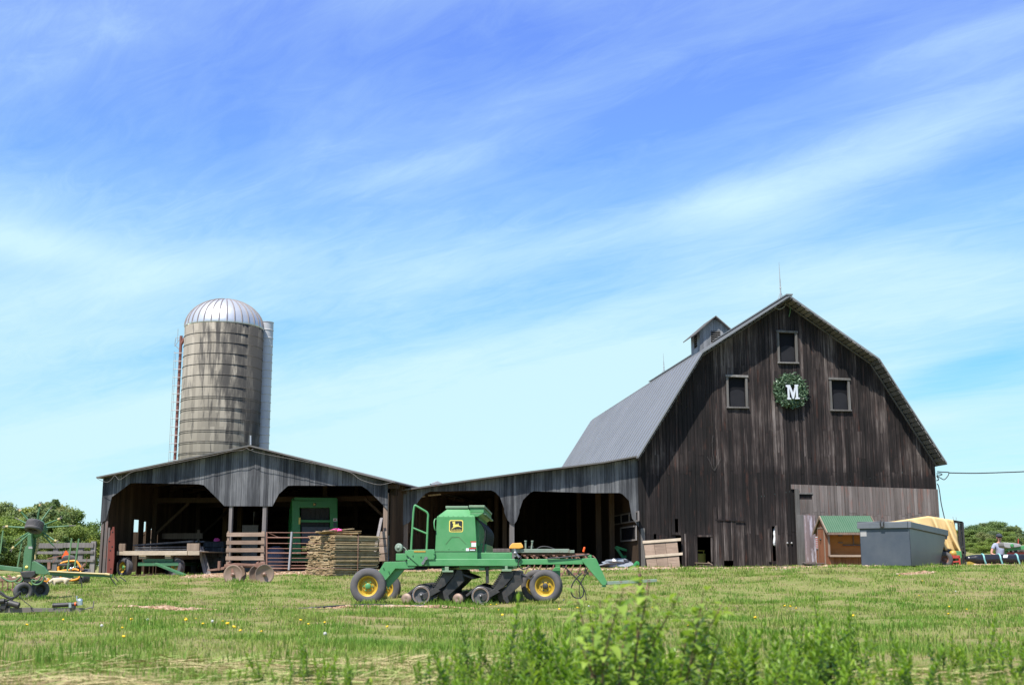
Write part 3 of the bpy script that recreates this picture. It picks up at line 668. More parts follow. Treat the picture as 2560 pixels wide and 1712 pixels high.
pts = [P3(SF, Z3, x, y, SO - .02) for x, y in ((10, 415), (70, 445), (125, 457), (170, 425), (205, 385), (250, 430), (310, 400), (395, 345), (570, 310), (760, 270), (950, 232), (1130, 195), (1300, 160), (1470, 120), (1590, 110), (1640, 88), (1680, 110), (1715, 95), (1740, 130))]
pts += [P3(SF, Z4, x, y, SO - .02) for x, y in ((1180, -130), (1500, -60), (1740, 3), (1860, 88), (2070, 151), (2200, 135), (2275, 118))]
mb.path(smooth_path(pts, 4), .009, 5); mb.build("cable", M['trim'], shed)
mb = MB()
for yy in (765, 858, 950, 1045): a = P3(SF, Z4, 2092, yy, -.06); b = P3(SF, Z4, 2190, yy - 4, -.06); mb.bar(a, b, .09, .24, 0)
mb.build_each("nailed_block", M['slat'], shed, .008)
mb = MB(); mb.tube(P3(SF, T1, 704, 1335, .3), P3(SF, T1, 704, 1255, .3), .03); mb.build("vent_stub", M['galv'], shed)
# ============================================================ SILO
SY = 66.0
b = at(zz(T1, 434, 1500)[0] - 13, 1412, SY); SLF = Frame((b.x, SY, G(b.x, SY)), 0)
def sl(x, y): return P(SLF, T1, x, y)
silo = fthing("silo", SLF, "tall stained concrete stave silo with ribbed silver dome behind the shed", "silo")
SR = (797 - 131) / 2 / 3.407 / FPX * SY * 1.0; zd = sl(464, 345)[1]; cx = 0.0
m = NT("stave_concrete"); vo = m.coord((1, 1, 1)); tcn = m.n("ShaderNodeTexCoord"); sep = m.n("ShaderNodeSeparateXYZ"); m.k(tcn.outputs["Object"], sep.inputs[0])
ang = m.math('ARCTAN2', sep.outputs[0], m.math('MULTIPLY', sep.outputs[1], -1.0)); st_ = m.math('MULTIPLY', ang, 8.9)
cmb = m.n("ShaderNodeCombineXYZ"); m.k(m.math('FLOOR', st_), cmb.inputs[0]); m.k(m.math('FLOOR', m.math('ADD', m.math('DIVIDE', sep.outputs[2], 1.52), m.math('MULTIPLY', m.math('FLOOR', st_), .5))), cmb.inputs[1])
wn = m.n("ShaderNodeTexWhiteNoise", noise_dimensions='2D'); m.k(cmb.outputs[0], wn.inputs["Vector"])
base = m.ramp(wn.outputs["Value"], [(0, (.165, .148, .118, 1)), (1, (.265, .238, .19, 1))])
jo = m.math('ABSOLUTE', m.math('SUBTRACT', m.math('FRACT', st_), .5)); base = m.mix(m.ramp(jo, [(.44, 0.0), (.5, .55)]), base, (.16, .14, .11, 1))
cm2 = m.n("ShaderNodeCombineXYZ"); m.k(m.math('MULTIPLY', ang, 4.2), cm2.inputs[0]); m.k(m.math('MULTIPLY', sep.outputs[2], .22), cm2.inputs[1])
n1 = m.noise(cm2.outputs[0], 1.0, 6, .7)
cm3 = m.n("ShaderNodeCombineXYZ"); m.k(m.math('MULTIPLY', ang, 9.0), cm3.inputs[0]); m.k(m.math('MULTIPLY', sep.outputs[2], .45), cm3.inputs[1]); n3 = m.noise(cm3.outputs[0], 1.0, 5, .7)
bias = m.math('ADD', m.math('MULTIPLY', m.math('SUBTRACT', ang, .35), .17), m.ramp(m.math('DIVIDE', sep.outputs[2], zd), [(.35, -.12), (.62, .08), (.85, .10), (1, .0)]) if False else 0.0)
hz_ = m.n("ShaderNodeMapRange"); m.k(sep.outputs[2], hz_.inputs[0]); hz_.inputs[1].default_value = zd * .45; hz_.inputs[2].default_value = zd * .75; hz_.inputs[3].default_value = -.13; hz_.inputs[4].default_value = .08
f = m.math('ADD', m.math('ADD', m.math('MULTIPLY', m.math('SUBTRACT', n1, .15), 1.1), m.math('MULTIPLY', m.math('SUBTRACT', n3, .25), .75)), m.math('ADD', bias, hz_.outputs[0]))
base = m.mix(m.ramp(f, [(.51, 0.0), (.61, .7), (.74, .97)]), base, (.04, .038, .035, 1))
m.base(base); m.set(Roughness=.9, Specular_IOR_Level=.2); m.bump(jo, .25, .02); M['stave'] = m.mat
mb = MB(); mb.lathe([(SR, -.5), (SR, zd)], (0, 0, 0), (0, 0, 1), 64, 0, .5); mb.build("wall", M['stave'], silo)
mb = MB()
hz = [(y, .012) for y in (435, 518, 606, 694, 784, 883)] + [(y, .011) for y in (963, 979, 1055, 1071, 1146, 1161, 1241, 1256, 1334, 1348, 1424, 1436)]
for y, r in hz: z = sl(440, y + 2)[1] - .0; mb.path([((SR + .012) * math.cos(2 * math.pi * k / 48), (SR + .012) * math.sin(2 * math.pi * k / 48), z) for k in range(48)], r, 5, closed=True)
for k in range(6): z = sl(440, 1500)[1] - k * .75; mb.path([((SR + .012) * math.cos(2 * math.pi * j / 48), (SR + .012) * math.sin(2 * math.pi * j / 48), z) for j in range(48)], .022, 5, closed=True)
mb.build("hoop", paint("hoop_iron", (.085, .072, .06, 1), (.12, .10, .085, 1), None, rough=.85), silo)
dh = sl(440, 85)[1] - zd; dh *= .93
mb = MB(); N = 32; pr = [(SR * 1.0, -.06), (SR * 1.012, 0)] + [(SR * 1.0 * math.cos(t), dh * math.sin(t)) for t in [i * math.pi / 2 / 14 for i in range(1, 15)]]
pr[-1] = (0.0, dh)
mb.lathe(pr, (0, 0, zd), (0, 0, 1), 64, 0, .5)
mt = paint("silver_dome", (.56, .57, .59, 1), (.45, .45, .47, 1), (.24, .17, .13, 1), rough=.42, metal=.55, scale=1.5, amt=.6, rust_amt=.74)
for k in range(N):
    a = 2 * math.pi * (k + .5) / N
    mb.path([(SR * 1.008 * math.cos(t) * math.cos(a), SR * 1.008 * math.cos(t) * math.sin(a), zd + (dh + .01) * math.sin(t)) for t in [i * math.pi / 2 / 12 for i in range(12)]], .034, 4, 1)
mb.build("dome", [mt, paint("dome_rib", (.21, .18, .17, 1), (.26, .22, .2, 1), None, rough=.6)], silo)
mb = MB(); px0 = sl(111, 410); px1 = sl(50, 1470); zt = px0[1]
pxx = -SR - .22
mb.tube((pxx, -.1, -.3), (pxx, -.1, zt), .085, .085, 12)
mb.tube((pxx - .02, -.1, zt - .55), (pxx + .25, -.1, zt - .05), .085)
pipe = mb.build("unloader_pipe", M['rust_pipe'], silo)
mb = MB(); z = zt - .2
for s in (0, 1): mb.tube((pxx - .30, -.25 + s * .3, -.3), (pxx - .30, -.25 + s * .3, zt - .9), .012, None, 5)
z = zt - 1.0
while z > 0:
    mb.tube((pxx - .31, -.25, z), (pxx + .2, -.25, z), .02, None, 5); mb.tube((pxx + .2, -.12, z - .03), (-SR + .1, -.12, z - .03), .018, None, 5); z -= .46
mb.path([(pxx - .05, -.1, zt - .1), (pxx - .3, -.1, zt - .1), (pxx - .34, -.1, zt - .5), (pxx - .1, -.1, zt - .75)], .02, 5); mb.tube((pxx - .2, -.1, zt - .3), (pxx - .2, -.1, zt + .4), .015, None, 5); mb.tube((pxx - .35, -.1, zt - .6), (pxx - .05, -.1, zt - .15), .02, None, 5)
mb.build("ladder_cage", M['galv'], pipe)
M['chute'] = paint("white_chute", (.44, .44, .44, 1), (.34, .34, .345, 1), None, rough=.5, scale=1)
mb = MB(); cr = .42; cxx = SR - .03; cyy = 1.0; zt = sl(880, 325)[1] * (SY + 1.15) / SY - .05
ring = []
for z in np.arange(-.3, zt, .46): ring += [(cr, z), (cr, z + .38), (cr + .022, z + .40), (cr + .022, z + .43)]
mb.lathe(ring, (cxx, cyy, 0), (0, 0, 1), 32, 0, .5, False)
mb.build("chute", M['chute'], silo)
# ============================================================ MARKET KIOSK
KY = 44.4
a = at(zz(Z8, 440, 1002)[0], zz(Z8, 440, 1002)[1], KY); KF = Frame(a, 2.5)
def kp(x, y, yl=0.0): return P(KF, Z8, x, y, yl)
ki = fthing("market_kiosk", KF, "small red-brown wooden kiosk with green ribbed roof and open serving hatch", "kiosk")
KD = 1.5; zw0 = kp(440, 640)[1]; KW = kp(900, 700)[0]; zc = kp(445, 895)[1]; zrg = kp(600, 505, KD * .42)[1]; zbk = kp(315, 655, KD)[1]
mb = MB()
yr = KD * .45
def kgab(x):
    def tp(y): return float(np.interp(y, [0, yr, KD], [zw0, zrg - .04, zbk]))
    n = 10
    for i in range(n):
        y0, y1 = KD * i / n + .004, KD * (i + 1) / n - .004
        mb.hexa([(x, y0, -.1), (x + .03, y0, -.1), (x + .03, y1, -.1), (x, y1, -.1), (x, y0, tp(y0)), (x + .03, y0, tp(y0)), (x + .03, y1, tp(y1)), (x, y1, tp(y1))])
kgab(0); kgab(KW)
board_wall(mb, .04, KW, .16, lambda x: zc - .03, lambda x: -.1, (), .0, .03, (), .008)
mb.build("wall", M['kiosk'], ki)
mb = MB(); mb.box(.04, KW, .42, .45, -.1, zw0); mb.box(.035, .05, .05, KD - .06, -.05, zw0); mb.box(KW - .05, KW - .035, .05, KD - .06, -.05, zw0); mb.box(.05, KW - .05, .05, KD - .06, .1, .13)
mb.build("inner_lining", M['ply'], ki)
mb = MB()
for i in range(24):     # ribbed roof: two slopes
    for A, B in (((-.16, zw0 - .10), (yr, zrg)), ((yr, zrg), (KD + .12, zbk - .08))):
        x0 = -.06 + (KW + .12) * i / 24; x1 = x0 + (KW + .12) / 24; xm_ = (x0 + x1) / 2
        (ya, za), (yb, zb_) = A, B
        mb.add([(x0, ya, za), (xm_, ya, za + .02), (x1, ya, za), (x0, yb, zb_), (xm_, yb, zb_ + .02), (x1, yb, zb_)], [(0, 1, 4, 3), (1, 2, 5, 4)], 0, .5)
        mb.add([(x0, ya, za - .015), (x1, ya, za - .015), (x0, yb, zb_ - .015), (x1, yb, zb_ - .015)], [(0, 2, 3, 1)], 0, .5)
mb.build("roof", M['tile'], ki)
mb = MB()
for x in (-.07, KW + .07):
    mb.bar((x, -.2, zw0 - .13), (x, yr, zrg - .03), .03, .09, 0); mb.bar((x, yr, zrg - .03), (x, KD + .13, zbk - .11), .03, .09, 0)
mb.bar((-.07, -.175, zw0 - .14), (KW + .07, -.175, zw0 - .14), .03, .085)
mb.box(.0, .07, -.02, 0.0, zc, zw0 - .1)
mb.build("fascia", M['post'], ki)
mb = MB(); mb.box(.0, KW + .02, -.16, .14, zc - .03, zc + .005); mb.box(.0, KW + .02, -.18, -.155, zc - .035, zc + .04); mb.build("counter", M['slat'], ki)
mb = MB()
for x0, x1, yy in ((530, 568, 698), (530, 570, 765)): a = kp(x0, yy, .4); b_ = kp(x1, yy, .4); mb.box(a[0], b_[0], .34, .418, a[1] - .02, a[1] + .02)
a = kp(575, 790, .4); mb.box(a[0], KW - .1, .34, .418, a[1] - .02, a[1] + .025)
a = kp(675, 700, .4); mb.box(a[0] - .02, a[0] + .02, .38, .418, a[1] - .35, a[1] + .2); a = kp(570, 676, .4); mb.box(a[0], KW - .1, .37, .418, a[1] - .02, a[1] + .02)
mb.build("shelf", M['post'], ki)
mb = MB(); y0, y1 = KD * .25, KD * .72; zt = kp(380, 630, .6)[1]
mb.box(-.03, -.003, y0, y1, -.02, zt); dr = mb.build("door", M['kiosk'], ki)
mb = MB()
for y in (y0 - .03, y1 + .03): mb.box(-.036, -.004, y - .03, y + .03, -.02, zt + .04)
mb.box(-.037, -.004, y0 - .06, y1 + .06, zt + .003, zt + .06); mb.build("door_frame", M['post'], dr)
mb = MB(); mb.ball((-.045, (y0 + y1) / 2, zt * .72), .045, 8); mb.build("latch", M['black'], dr)
mb = MB(); za, zb_ = kp(330, 825, 1.3)[1], kp(330, 706, 1.3)[1]; mb.box(-.02, -.004, KD * .78, KD * .985, za, zb_, 0)
for i in range(6):
    z = za + (zb_ - za) * (i + .7) / 6.6
    for j in range(3): mb.box(-.024, -.021, KD * (.80 + .06 * j), KD * (.80 + .06 * j) + .06, z - .025, z + .02, 1)
mb.build("notice", [M['white'], M['red']], ki)
# ============================================================ wheels, text, small helpers
def wheel(parent, c, ax, r, w, rr, rim=None, hub=None, n=40, name="wheel", tread=True):
    c = Vector(c); ax = Vector(ax).normalized(); mb = MB()
    prof = [(rr, -w * .36), (rr * 1.06, -w * .46), (rr + (r - rr) * .45, -w * .5), (r * .93, -w * .47), (r * .975, -w * .40), (r * .993, -w * .32)]
    if tread:
        for k in range(-2, 3): h = k * w * .12; prof += [(r, h - w * .045), (r, h + w * .035), (r - .012, h + w * .04), (r - .012, h + w * .07)]
    prof += [(r * .993, w * .34), (r * .975, w * .40), (r * .93, w * .47), (rr + (r - rr) * .45, w * .5), (rr * 1.06, w * .46), (rr, w * .36)]
    mb.lathe(prof, c, ax, n, 0, .5, True, closed=True)
    wo = mb.build(name, M['tyre'], parent); mb = MB(); rr *= 1.015
    pr = [(rr * 1.05, -w * .47), (rr * 1.05, -w * .435), (rr * .98, -w * .43), (rr * .90, -w * .40), (rr * .86, -w * .16), (rr * .80, -w * .10), (rr * .66, -w * .12), (rr * .60, -w * .16), (rr * .40, -w * .16), (rr * .36, -w * .20), (.0, -w * .20)]
    mb.lathe(pr[:5], c, ax, n, 0, .5, True, False); mb.lathe(pr[4:], c, ax, n, 0, .5, False, False); mb.lathe([(r_, -h * .9) for r_, h in pr], c, ax, n, 0, .5, True, False)
    ro = mb.build("rim", rim or M['yellow'], wo)
    mb = MB(); mb.lathe([(rr * .26, -w * .34), (rr * .30, -w * .31), (rr * .30, w * .1), (rr * .26, w * .3)], c, ax, 16)
    a = ax.cross(Vector((0, 0, 1)) if abs(ax.z) < .9 else Vector((1, 0, 0))).normalized(); b = ax.cross(a)
    for k in range(6): t = k * math.pi / 3; p = c + (a * math.cos(t) + b * math.sin(t)) * rr * .46; mb.tube(p - ax * w * .235, p - ax * w * .12, .018, None, 6)
    mb.build("hub", hub or M['green'], wo); return wo
def lettering(text, width, x, y, z, name, mat, parent, th=.003):
    """words as flat raised letters facing the viewer, centred on x"""
    cu = bpy.data.curves.new("lettering", 'FONT'); cu.body = text; cu.extrude = 0; o = bpy.data.objects.new("lettering", cu); col.objects.link(o)
    dg = bpy.context.evaluated_depsgraph_get(); me = bpy.data.meshes.new_from_object(o.evaluated_get(dg)); bpy.data.objects.remove(o); bpy.data.curves.remove(cu)
    co = np.zeros(len(me.vertices) * 3); me.vertices.foreach_get("co", co); co = co.reshape(-1, 3); s = width / (co[:, 0].max() - co[:, 0].min())
    out = np.stack([(co[:, 0] - (co[:, 0].max() + co[:, 0].min()) / 2) * s + x, np.full(len(co), y), co[:, 1] * s * 1.05 + z], 1); me.vertices.foreach_set("co", out.ravel())
    me.materials.clear(); me.materials.append(mat); me.update(); q = bpy.data.objects.new(name, me); col.objects.link(q); q.parent = parent; return q
def rrect(x0, x1, z0, z1, r, n=5):
    o = []
    for cx, cz_, a0 in ((x1 - r, z1 - r, 0), (x0 + r, z1 - r, 90), (x0 + r, z0 + r, 180), (x1 - r, z0 + r, 270)):
        for i in range(n + 1): t = R(a0 + 90 * i / n); o.append((cx + r * math.cos(t), cz_ + r * math.sin(t)))
    return o
DEER = [(497, 757), (545, 705), (558, 690), (548, 655), (553, 630), (560, 605), (540, 602), (528, 598), (545, 585), (530, 570), (545, 550), (562, 565), (590, 546), (607, 554), (585, 570), (615, 580), (605, 600), (595, 615), (600, 630), (640, 626), (672, 632), (680, 598), (692, 602), (697, 635), (705, 660), (740, 676), (775, 697), (768, 707), (725, 694), (690, 689), (650, 691), (610, 701), (570, 717), (530, 742)]
def coil(p0, p1, r, turns, wr, mb, m=0, k=10):
    p0, p1 = Vector(p0), Vector(p1); d = (p1 - p0).normalized(); a = d.cross(Vector((0, 1, 0))).normalized(); b = d.cross(a)
    N = int(turns * k); mb.path([p0.lerp(p1, i / N) + (a * math.cos(2 * math.pi * i / k) + b * math.sin(2 * math.pi * i / k)) * r for i in range(N + 1)], wr, 5, m)
# ============================================================ SEED DRILL
DF = Frame(at(*zz(Z5, 350, 1414), 28.0), -1.4)
d5 = lambda x, y, yl=0.0: P(DF, Z5, x, y, yl)
d6 = lambda x, y, yl=0.0: P(DF, Z6, x, y, yl)
D5 = lambda x, y, yl=0.0: P3(DF, Z5, x, y, yl)
D6 = lambda x, y, yl=0.0: P3(DF, Z6, x, y, yl)
dr = fthing("seed_drill", DF, "large green seed drill with tall hopper and yellow wheel rims parked in the grass", "seed drill")
def q5(mb, x0, x1, y0, y1, ya, yb, m=0): a = d5(x0, y1, ya); b = d5(x1, y0, ya); mb.box(a[0], b[0], ya, yb, a[1], b[1], m)
def q6(mb, x0, x1, y0, y1, ya, yb, m=0): a = d6(x0, y1, ya); b = d6(x1, y0, ya); mb.box(a[0], b[0], ya, yb, a[1], b[1], m)
mb = MB()   # the long side beam and the ones behind it
x6e = d6(478, 880)[0]; a = d5(850, 935); mb.box(a[0], x6e, 0, .18, d6(200, 932)[1], d6(200, 842)[1])
mb.hexa([(x6e, .01, d6(480, 915)[1]), (d6(1310, 915)[0], .01, d6(1300, 912)[1]), (d6(1310, 915)[0], .17, d6(1300, 912)[1]), (x6e, .17, d6(480, 915)[1]),
         (x6e, .01, d6(480, 846)[1]), (d6(1310, 840)[0], .01, d6(1300, 838)[1]), (d6(1310, 840)[0], .17, d6(1300, 838)[1]), (x6e, .17, d6(480, 846)[1])])
frm = mb.build("side_beam", M['green'], dr, .012)
mb = MB()
a = d5(1730, 840, .28); b = d6(405, 762, .28); mb.box(a[0], b[0], .26, .5, a[1] - .02, b[1])
a = d5(1720, 765, .5)
for yy in (1.5, 2.8, 4.1): mb.box(d5(850, 900)[0], x6e, yy, yy + .15, d6(200, 932)[1], d6(200, 852)[1])
for xx in (1040, 1500, 1980): c = d5(xx, 890)[0]; mb.box(c - .08, c + .08, .18, 4.4, d6(200, 925)[1], d6(200, 856)[1])
for xx in (1320, 1790): c = d5(xx, 960)[0]; mb.box(c - .07, c + .07, .1, 4.5, d5(1500, 990)[1], d5(1500, 950)[1])
a = d6(400, 985); mb.box(d5(1500, 950)[0], d6(420, 900)[0], .2, 4.3, d6(200, 975)[1], d6(200, 935)[1])
mb.build("cross_frame", M['green'], dr, .01)
mb = MB()   # rear wheel arm: two plates
mb.prism([d5(*p) for p in ((562, 879), (845, 872), (990, 905), (935, 958), (825, 965), (700, 962), (640, 1035), (575, 1112), (475, 1020))], .02, .15)
mb.prism([d5(*p, .16) for p in ((705, 962), (822, 968), (735, 1075), (600, 1218), (573, 1115))], .15, .26)
for x, y in ((548, 950), (615, 995), (825, 845)): mb.tube(D5(x, y, .03), D5(x, y, -.015), .014, None, 8)
mb.build("wheel_arm", M['green'], dr, .008)
mb = MB()   # side plate and block above the arm
mb.prism([d5(*p) for p in ((862, 727), (1195, 720), (1203, 848), (1105, 850), (1048, 930), (1005, 932), (828, 778))], -.025, -.002)
q5(mb, 706, 832, 773, 862, .06, .4); q5(mb, 820, 1200, 735, 850, .02, .9)
for x, y in ((920, 795), (1020, 808), (1080, 850), (1050, 900), (1190, 770), (1190, 815), (1100, 905), (830, 845)): mb.tube(D5(x, y, 0), D5(x, y, -.045), .017, None, 8)
mb.build("side_plate", M['green'], dr, .006)
mb = MB(); a = d5(933, 757, -.03); b = d5(1082, 737, -.03); mb.box(a[0], b[0], -.034, -.026, a[1], b[1]); mb.build("ochre_plate", M['brass'], dr)
mb = MB(); c = D5(1078, 850, -.05); mb.tube(c + Vector((.02, .05, .03)), c + Vector((.02, -.06, .03)), .04, None, 10); mb.tube(c + Vector((-.05, .05, -.08)), c + Vector((-.05, -.05, -.08)), .035, None, 10); mb.bar(c + Vector((.02, -.04, .03)), c + Vector((-.05, -.04, -.08)), .03, .05); mb.build("pivot", M['steel'], dr)
mb = MB(); c = D5(745, 700, .1)
mb.lathe([(.085, -.03), (.10, -.02), (.10, .02), (.085, .03)], c, (.5, 1, 0), 20); mb.lathe([(.04, -.04), (.04, .04)], c, (.5, 1, 0), 12)
mb.path(smooth_path([c, D5(790, 690, .1), D5(830, 715, .08), D5(850, 770, .05), D5(885, 845, 0)]), .012, 6); mb.build("cable_reel", M['green_grey'], dr)
# hopper
hy = .06; HL = 4.3
H = lambda x, y, yl=hy: d5(x, y, yl)
mb = MB()
b0, b1 = H(1203, 745), H(1731, 745); t0, t1 = H(1226, 309), H(1704, 309)
mb.hexa([(b0[0], hy, b0[1]), (b1[0], hy, b1[1]), (b1[0], hy + HL, b1[1]), (b0[0], hy + HL, b0[1]), (t0[0], hy, t0[1]), (t1[0], hy, t1[1]), (t1[0], hy + HL, t1[1]), (t0[0], hy + HL, t0[1])])
c0, c1 = H(1352, 206), H(1618, 206); yi = hy + .19
mb.hexa([(t0[0], hy, t0[1]), (t1[0], hy, t1[1]), (t1[0], hy + HL, t1[1]), (t0[0], hy + HL, t0[1]), (c0[0], yi, c0[1]), (c1[0], yi, c1[1]), (c1[0], hy + HL - .15, c1[1]), (c0[0], hy + HL - .15, c0[1])])
q5(mb, 1200, 1735, 752, 846, hy - .012, hy + HL)
for k in range(8): p = D5(1245 + k * 62, 300, hy); mb.ball(p, .008, 6)
for x, y in ((1375, 713), (1553, 713), (1222, 765), (1712, 765), (1722, 800), (1215, 802)): mb.ball(D5(x, y, hy - .004), .012, 6)
hop = mb.build("hopper", M['green'], dr, .01)
mb = MB(); a = H(1336, 206, yi); b = H(1620, 174, yi); mb.box(a[0], b[0], yi - .03, hy + HL - .1, a[1] + .003, b[1]); mb.build("hopper_lid", M['lid'], hop, .008)
mb = MB(); e = .006    # service hatch pressed into the end, and the lower seam
hp = [H(*p) for p in ((1335, 660), (1410, 568), (1505, 566), (1590, 655))]
for a, b in zip(hp, hp[1:]): mb.bar((a[0], hy - .001, a[1]), (b[0], hy - .001, b[1]), .008, .012)
a, b = H(1203, 748), H(1731, 748); mb.box(a[0], b[0], hy - .02, hy - .013, a[1] - .002, a[1] + .008)
mb.build("hatch_seam", M['green2'], hop)
mb = MB(); mb.path(smooth_path([D5(1222, 335, hy + .02), D5(1198, 345, hy), D5(1190, 400, hy - .05), D5(1200, 470, hy - .05), D5(1218, 478, hy + .03)], 5), .014, 7); mb.build("grab_handle", M['green'], hop)
# grass seed box beside it
mb = MB(); gy = .10; GL = 4.2
l0, l1 = d5(1645, 196, gy), d5(1818, 196, gy); zb_ = d5(1700, 262, gy)[1]; zc_ = d5(1700, 310, gy)[1]
mb.hexa([(l0[0], gy, zb_), (l1[0], gy, zb_), (l1[0], gy + GL, zb_), (l0[0], gy + GL, zb_), (l0[0], gy, l0[1]), (l1[0], gy, l1[1]), (l1[0], gy + GL, l1[1]), (l0[0], gy + GL, l0[1])])
xq = d5(1740, 300, gy)[0]; mb.hexa([(l0[0], gy, zc_), (xq, gy, zc_), (xq, gy + GL, zc_), (l0[0], gy + GL, zc_), (l0[0], gy, zb_ - .001), (l1[0], gy, zb_ - .001), (l1[0], gy + GL, zb_ - .001), (l0[0], gy + GL, zb_ - .001)])
gb = mb.build("grass_seed_box", M['green'], dr, .012)
mb = MB(); a = d5(1630, 195, gy); b = d5(1828, 164, gy); mb.box(a[0], b[0], gy - .03, gy + GL + .05, a[1] + .004, b[1]); mb.build("box_lid", M['lid'], gb, .008)
mb = MB(); mb.box(l1[0] - .02, l1[0] + .05, gy + .05, gy + GL, zb_ - .04, zb_ - .004); mb.build("metering_rail", M['lid'], gb, .006)
mb = MB(); xr = d5(1735, 500, hy)[0]      # seed tubes hanging down the right side
for k in range(16):
    y = .3 + k * .26; x = xr + .07 + .03 * (k % 2)
    mb.path(smooth_path([(xq - .05, y, zc_), (x + .1, y, zc_ - .3), (x + .06, y + .05, zc_ - .7), (x + .02, y + .03, d5(1700, 850)[1])], 4), .022, 6)
mb.build("seed_tube", M['hose'], dr)
mb = MB(); a = d5(1735, 845, .6); mb.box(a[0] - .03, a[0] + .22, .5, HL, a[1], a[1] + .35); mb.box(a[0] - .02, a[0] + .06, .35, HL, a[1] + .3, zc_); mb.build("hopper_side", M['green'], dr, .01)
# badge
B = lambda x, y, k: P(DF, T8, x, y, hy - .004 * k)
def bpoly(x0, x1, y0, y1, r): a = B(x0, y1, 1); b = B(x1, y0, 1); return rrect(a[0], b[0], a[1], b[1], r)
mb = MB(); mb.prism(bpoly(445, 815, 514, 832, .042), hy - .004, hy - .001); bg = mb.build("badge", M['badge_yellow'], hop)
mb = MB(); mb.prism(bpoly(470, 791, 539, 807, .03), hy - .0065, hy - .0035); mb.build("badge_field", M['badge_black'], bg)
mb = MB(); mb.prism([B(*p, 2) for p in DEER], hy - .009, hy - .006, 0, .5); mb.build("leaping_deer", M['badge_yellow'], bg)
a = B(490, 795, 2); b = B(768, 795, 2); lettering("JOHN DEERE", b[0] - a[0], (a[0] + b[0]) / 2, hy - .0095, a[1], "badge_lettering", M['badge_yellow'], bg)
def sticker(n_, x0, x1, y0, y1, m): a = B(x0, y1, 1); b = B(x1, y0, 1); mb = MB(); mb.box(a[0], b[0], hy - .005, hy - .001, a[1], b[1]); return mb.build(n_, m, hop)
sticker("white_decal", 1030, 1150, 1105, 1212, M['white']); sticker("red_decal", 1008, 1150, 1068, 1104, M['red']); sticker("white_decal", 888, 966, 1252, 1322, M['white'])
k = sticker("warning_decal", 970, 1152, 1235, 1322, M['badge_black'])
mb = MB(); a = B(970, 1270, 2); b = B(1152, 1236, 2); mb.box(a[0], b[0], hy - .008, hy - .0055, a[1], b[1]); mb.build("red_band", M['red'], k)
mb = MB(); a = B(985, 1310, 2); b = B(1125, 1285, 2); mb.box(a[0], b[0], hy - .008, hy - .0055, a[1], b[1]); mb.build("pale_band", M['white'], k)
# handrail
mb = MB(); ry = -.0
mb.path([D5(900, 725, ry), D5(906, 600, ry), D5(928, 260, ry)] + smooth_path([D5(936, 200, ry), D5(948, 166, ry), D5(975, 178, ry)], 4) + [D5(1080, 240, ry)] + smooth_path([D5(1098, 252, ry), D5(1114, 285, ry), D5(1112, 330, ry)], 4) + [D5(1100, 620, ry), D5(1095, 722, ry)], .024, 8)
mb.tube(D5(921, 450, ry), D5(1106, 526, ry), .020, None, 8)
mb.build("handrail", M['green'], dr)
# front gooseneck, tow bar, jack
mb = MB(); mb.prism([d6(*p, -.01) for p in ((1288, 838), (1440, 828), (1472, 842), (1607, 1135), (1592, 1172), (1550, 1178), (1292, 872))], -.02, .19)
mb.prism([d6(*p, -.01) for p in ((1550, 1178), (1592, 1172), (1600, 1195), (1535, 1200))], .0, .17); q6(mb, 1365, 1412, 790, 832, .02, .14)
mb.build("gooseneck", M['green'], dr, .008)
mb = MB(); mb.hexa([(*d6(1590, 1170, .08)[:1], .04, d6(1590, 1172)[1]), (d6(2240, 1130)[0], .04, d6(2240, 1132)[1]), (d6(2240, 1130)[0], .13, d6(2240, 1132)[1]), (d6(1590, 1170)[0], .13, d6(1590, 1172)[1]),
                    (d6(1590, 1170)[0], .04, d6(1590, 1128)[1]), (d6(2240, 1130)[0], .04, d6(2240, 1096)[1]), (d6(2240, 1130)[0], .13, d6(2240, 1096)[1]), (d6(1590, 1170)[0], .13, d6(1590, 1128)[1])])
tb = mb.build("tow_bar", M['green_grey'], dr, .006)
mb = MB(); mb.tube(D6(2022, 1236, .0), D6(2020, 1060, .0), .028, None, 10); mb.tube(D6(2020, 1060, .0), D6(2019, 1028, .0), .04, .035, 10); mb.tube(D6(2022, 1236, 0) + Vector((0, 0, -.01)), D6(2022, 1236, 0), .06, None, 12); mb.path([D6(2112, 1140, .05), D6(2118, 1180, .03), D6(2105, 1215, .03), D6(2110, 1245, .0)], .012, 6, 0); mb.build("jack_stand", M['rust'], tb)
# wheels
zw = .405
wheel(dr, (0, .06, zw), (0, 1, 0), .41, .29, .225)
c = DF.l(*zz(Z5, 562, 1212), 2.5); wheel(dr, (c[0], 2.5, c[1]), (0, 1, 0), .405, .29, .225)
mb = MB(); mb.box(-.05, .05, .1, 2.5, zw - .05, zw + .05); mb.build("axle", M['green'], dr)
cw = d6(835, 1185, .12); axd = Vector((.26, 1, 0)).normalized()
mw = wheel(dr, (cw[0], .14, cw[1]), axd, .375, .27, .225, hub=M['black']); wheel(dr, Vector((cw[0], .14, cw[1])) + axd * .42 + Vector((-.31, 0, 0)), axd, .37, .27, .225, hub=M['rust'])
mb = MB(); mb.prism([d6(*p, .34) for p in ((905, 1000), (945, 950), (1016, 940), (1016, 1090), (960, 1030))], .30, .42); mb.tube((cw[0], .2, cw[1]), Vector((cw[0], .2, cw[1])) + axd * .3, .05); mb.bar((d6(985, 1000)[0], .36, d6(985, 1050)[1]), (d6(985, 1000)[0], .36, d6(985, 900)[1]), .1, .1); mb.build("caster_leg", M['green'], dr, .008)
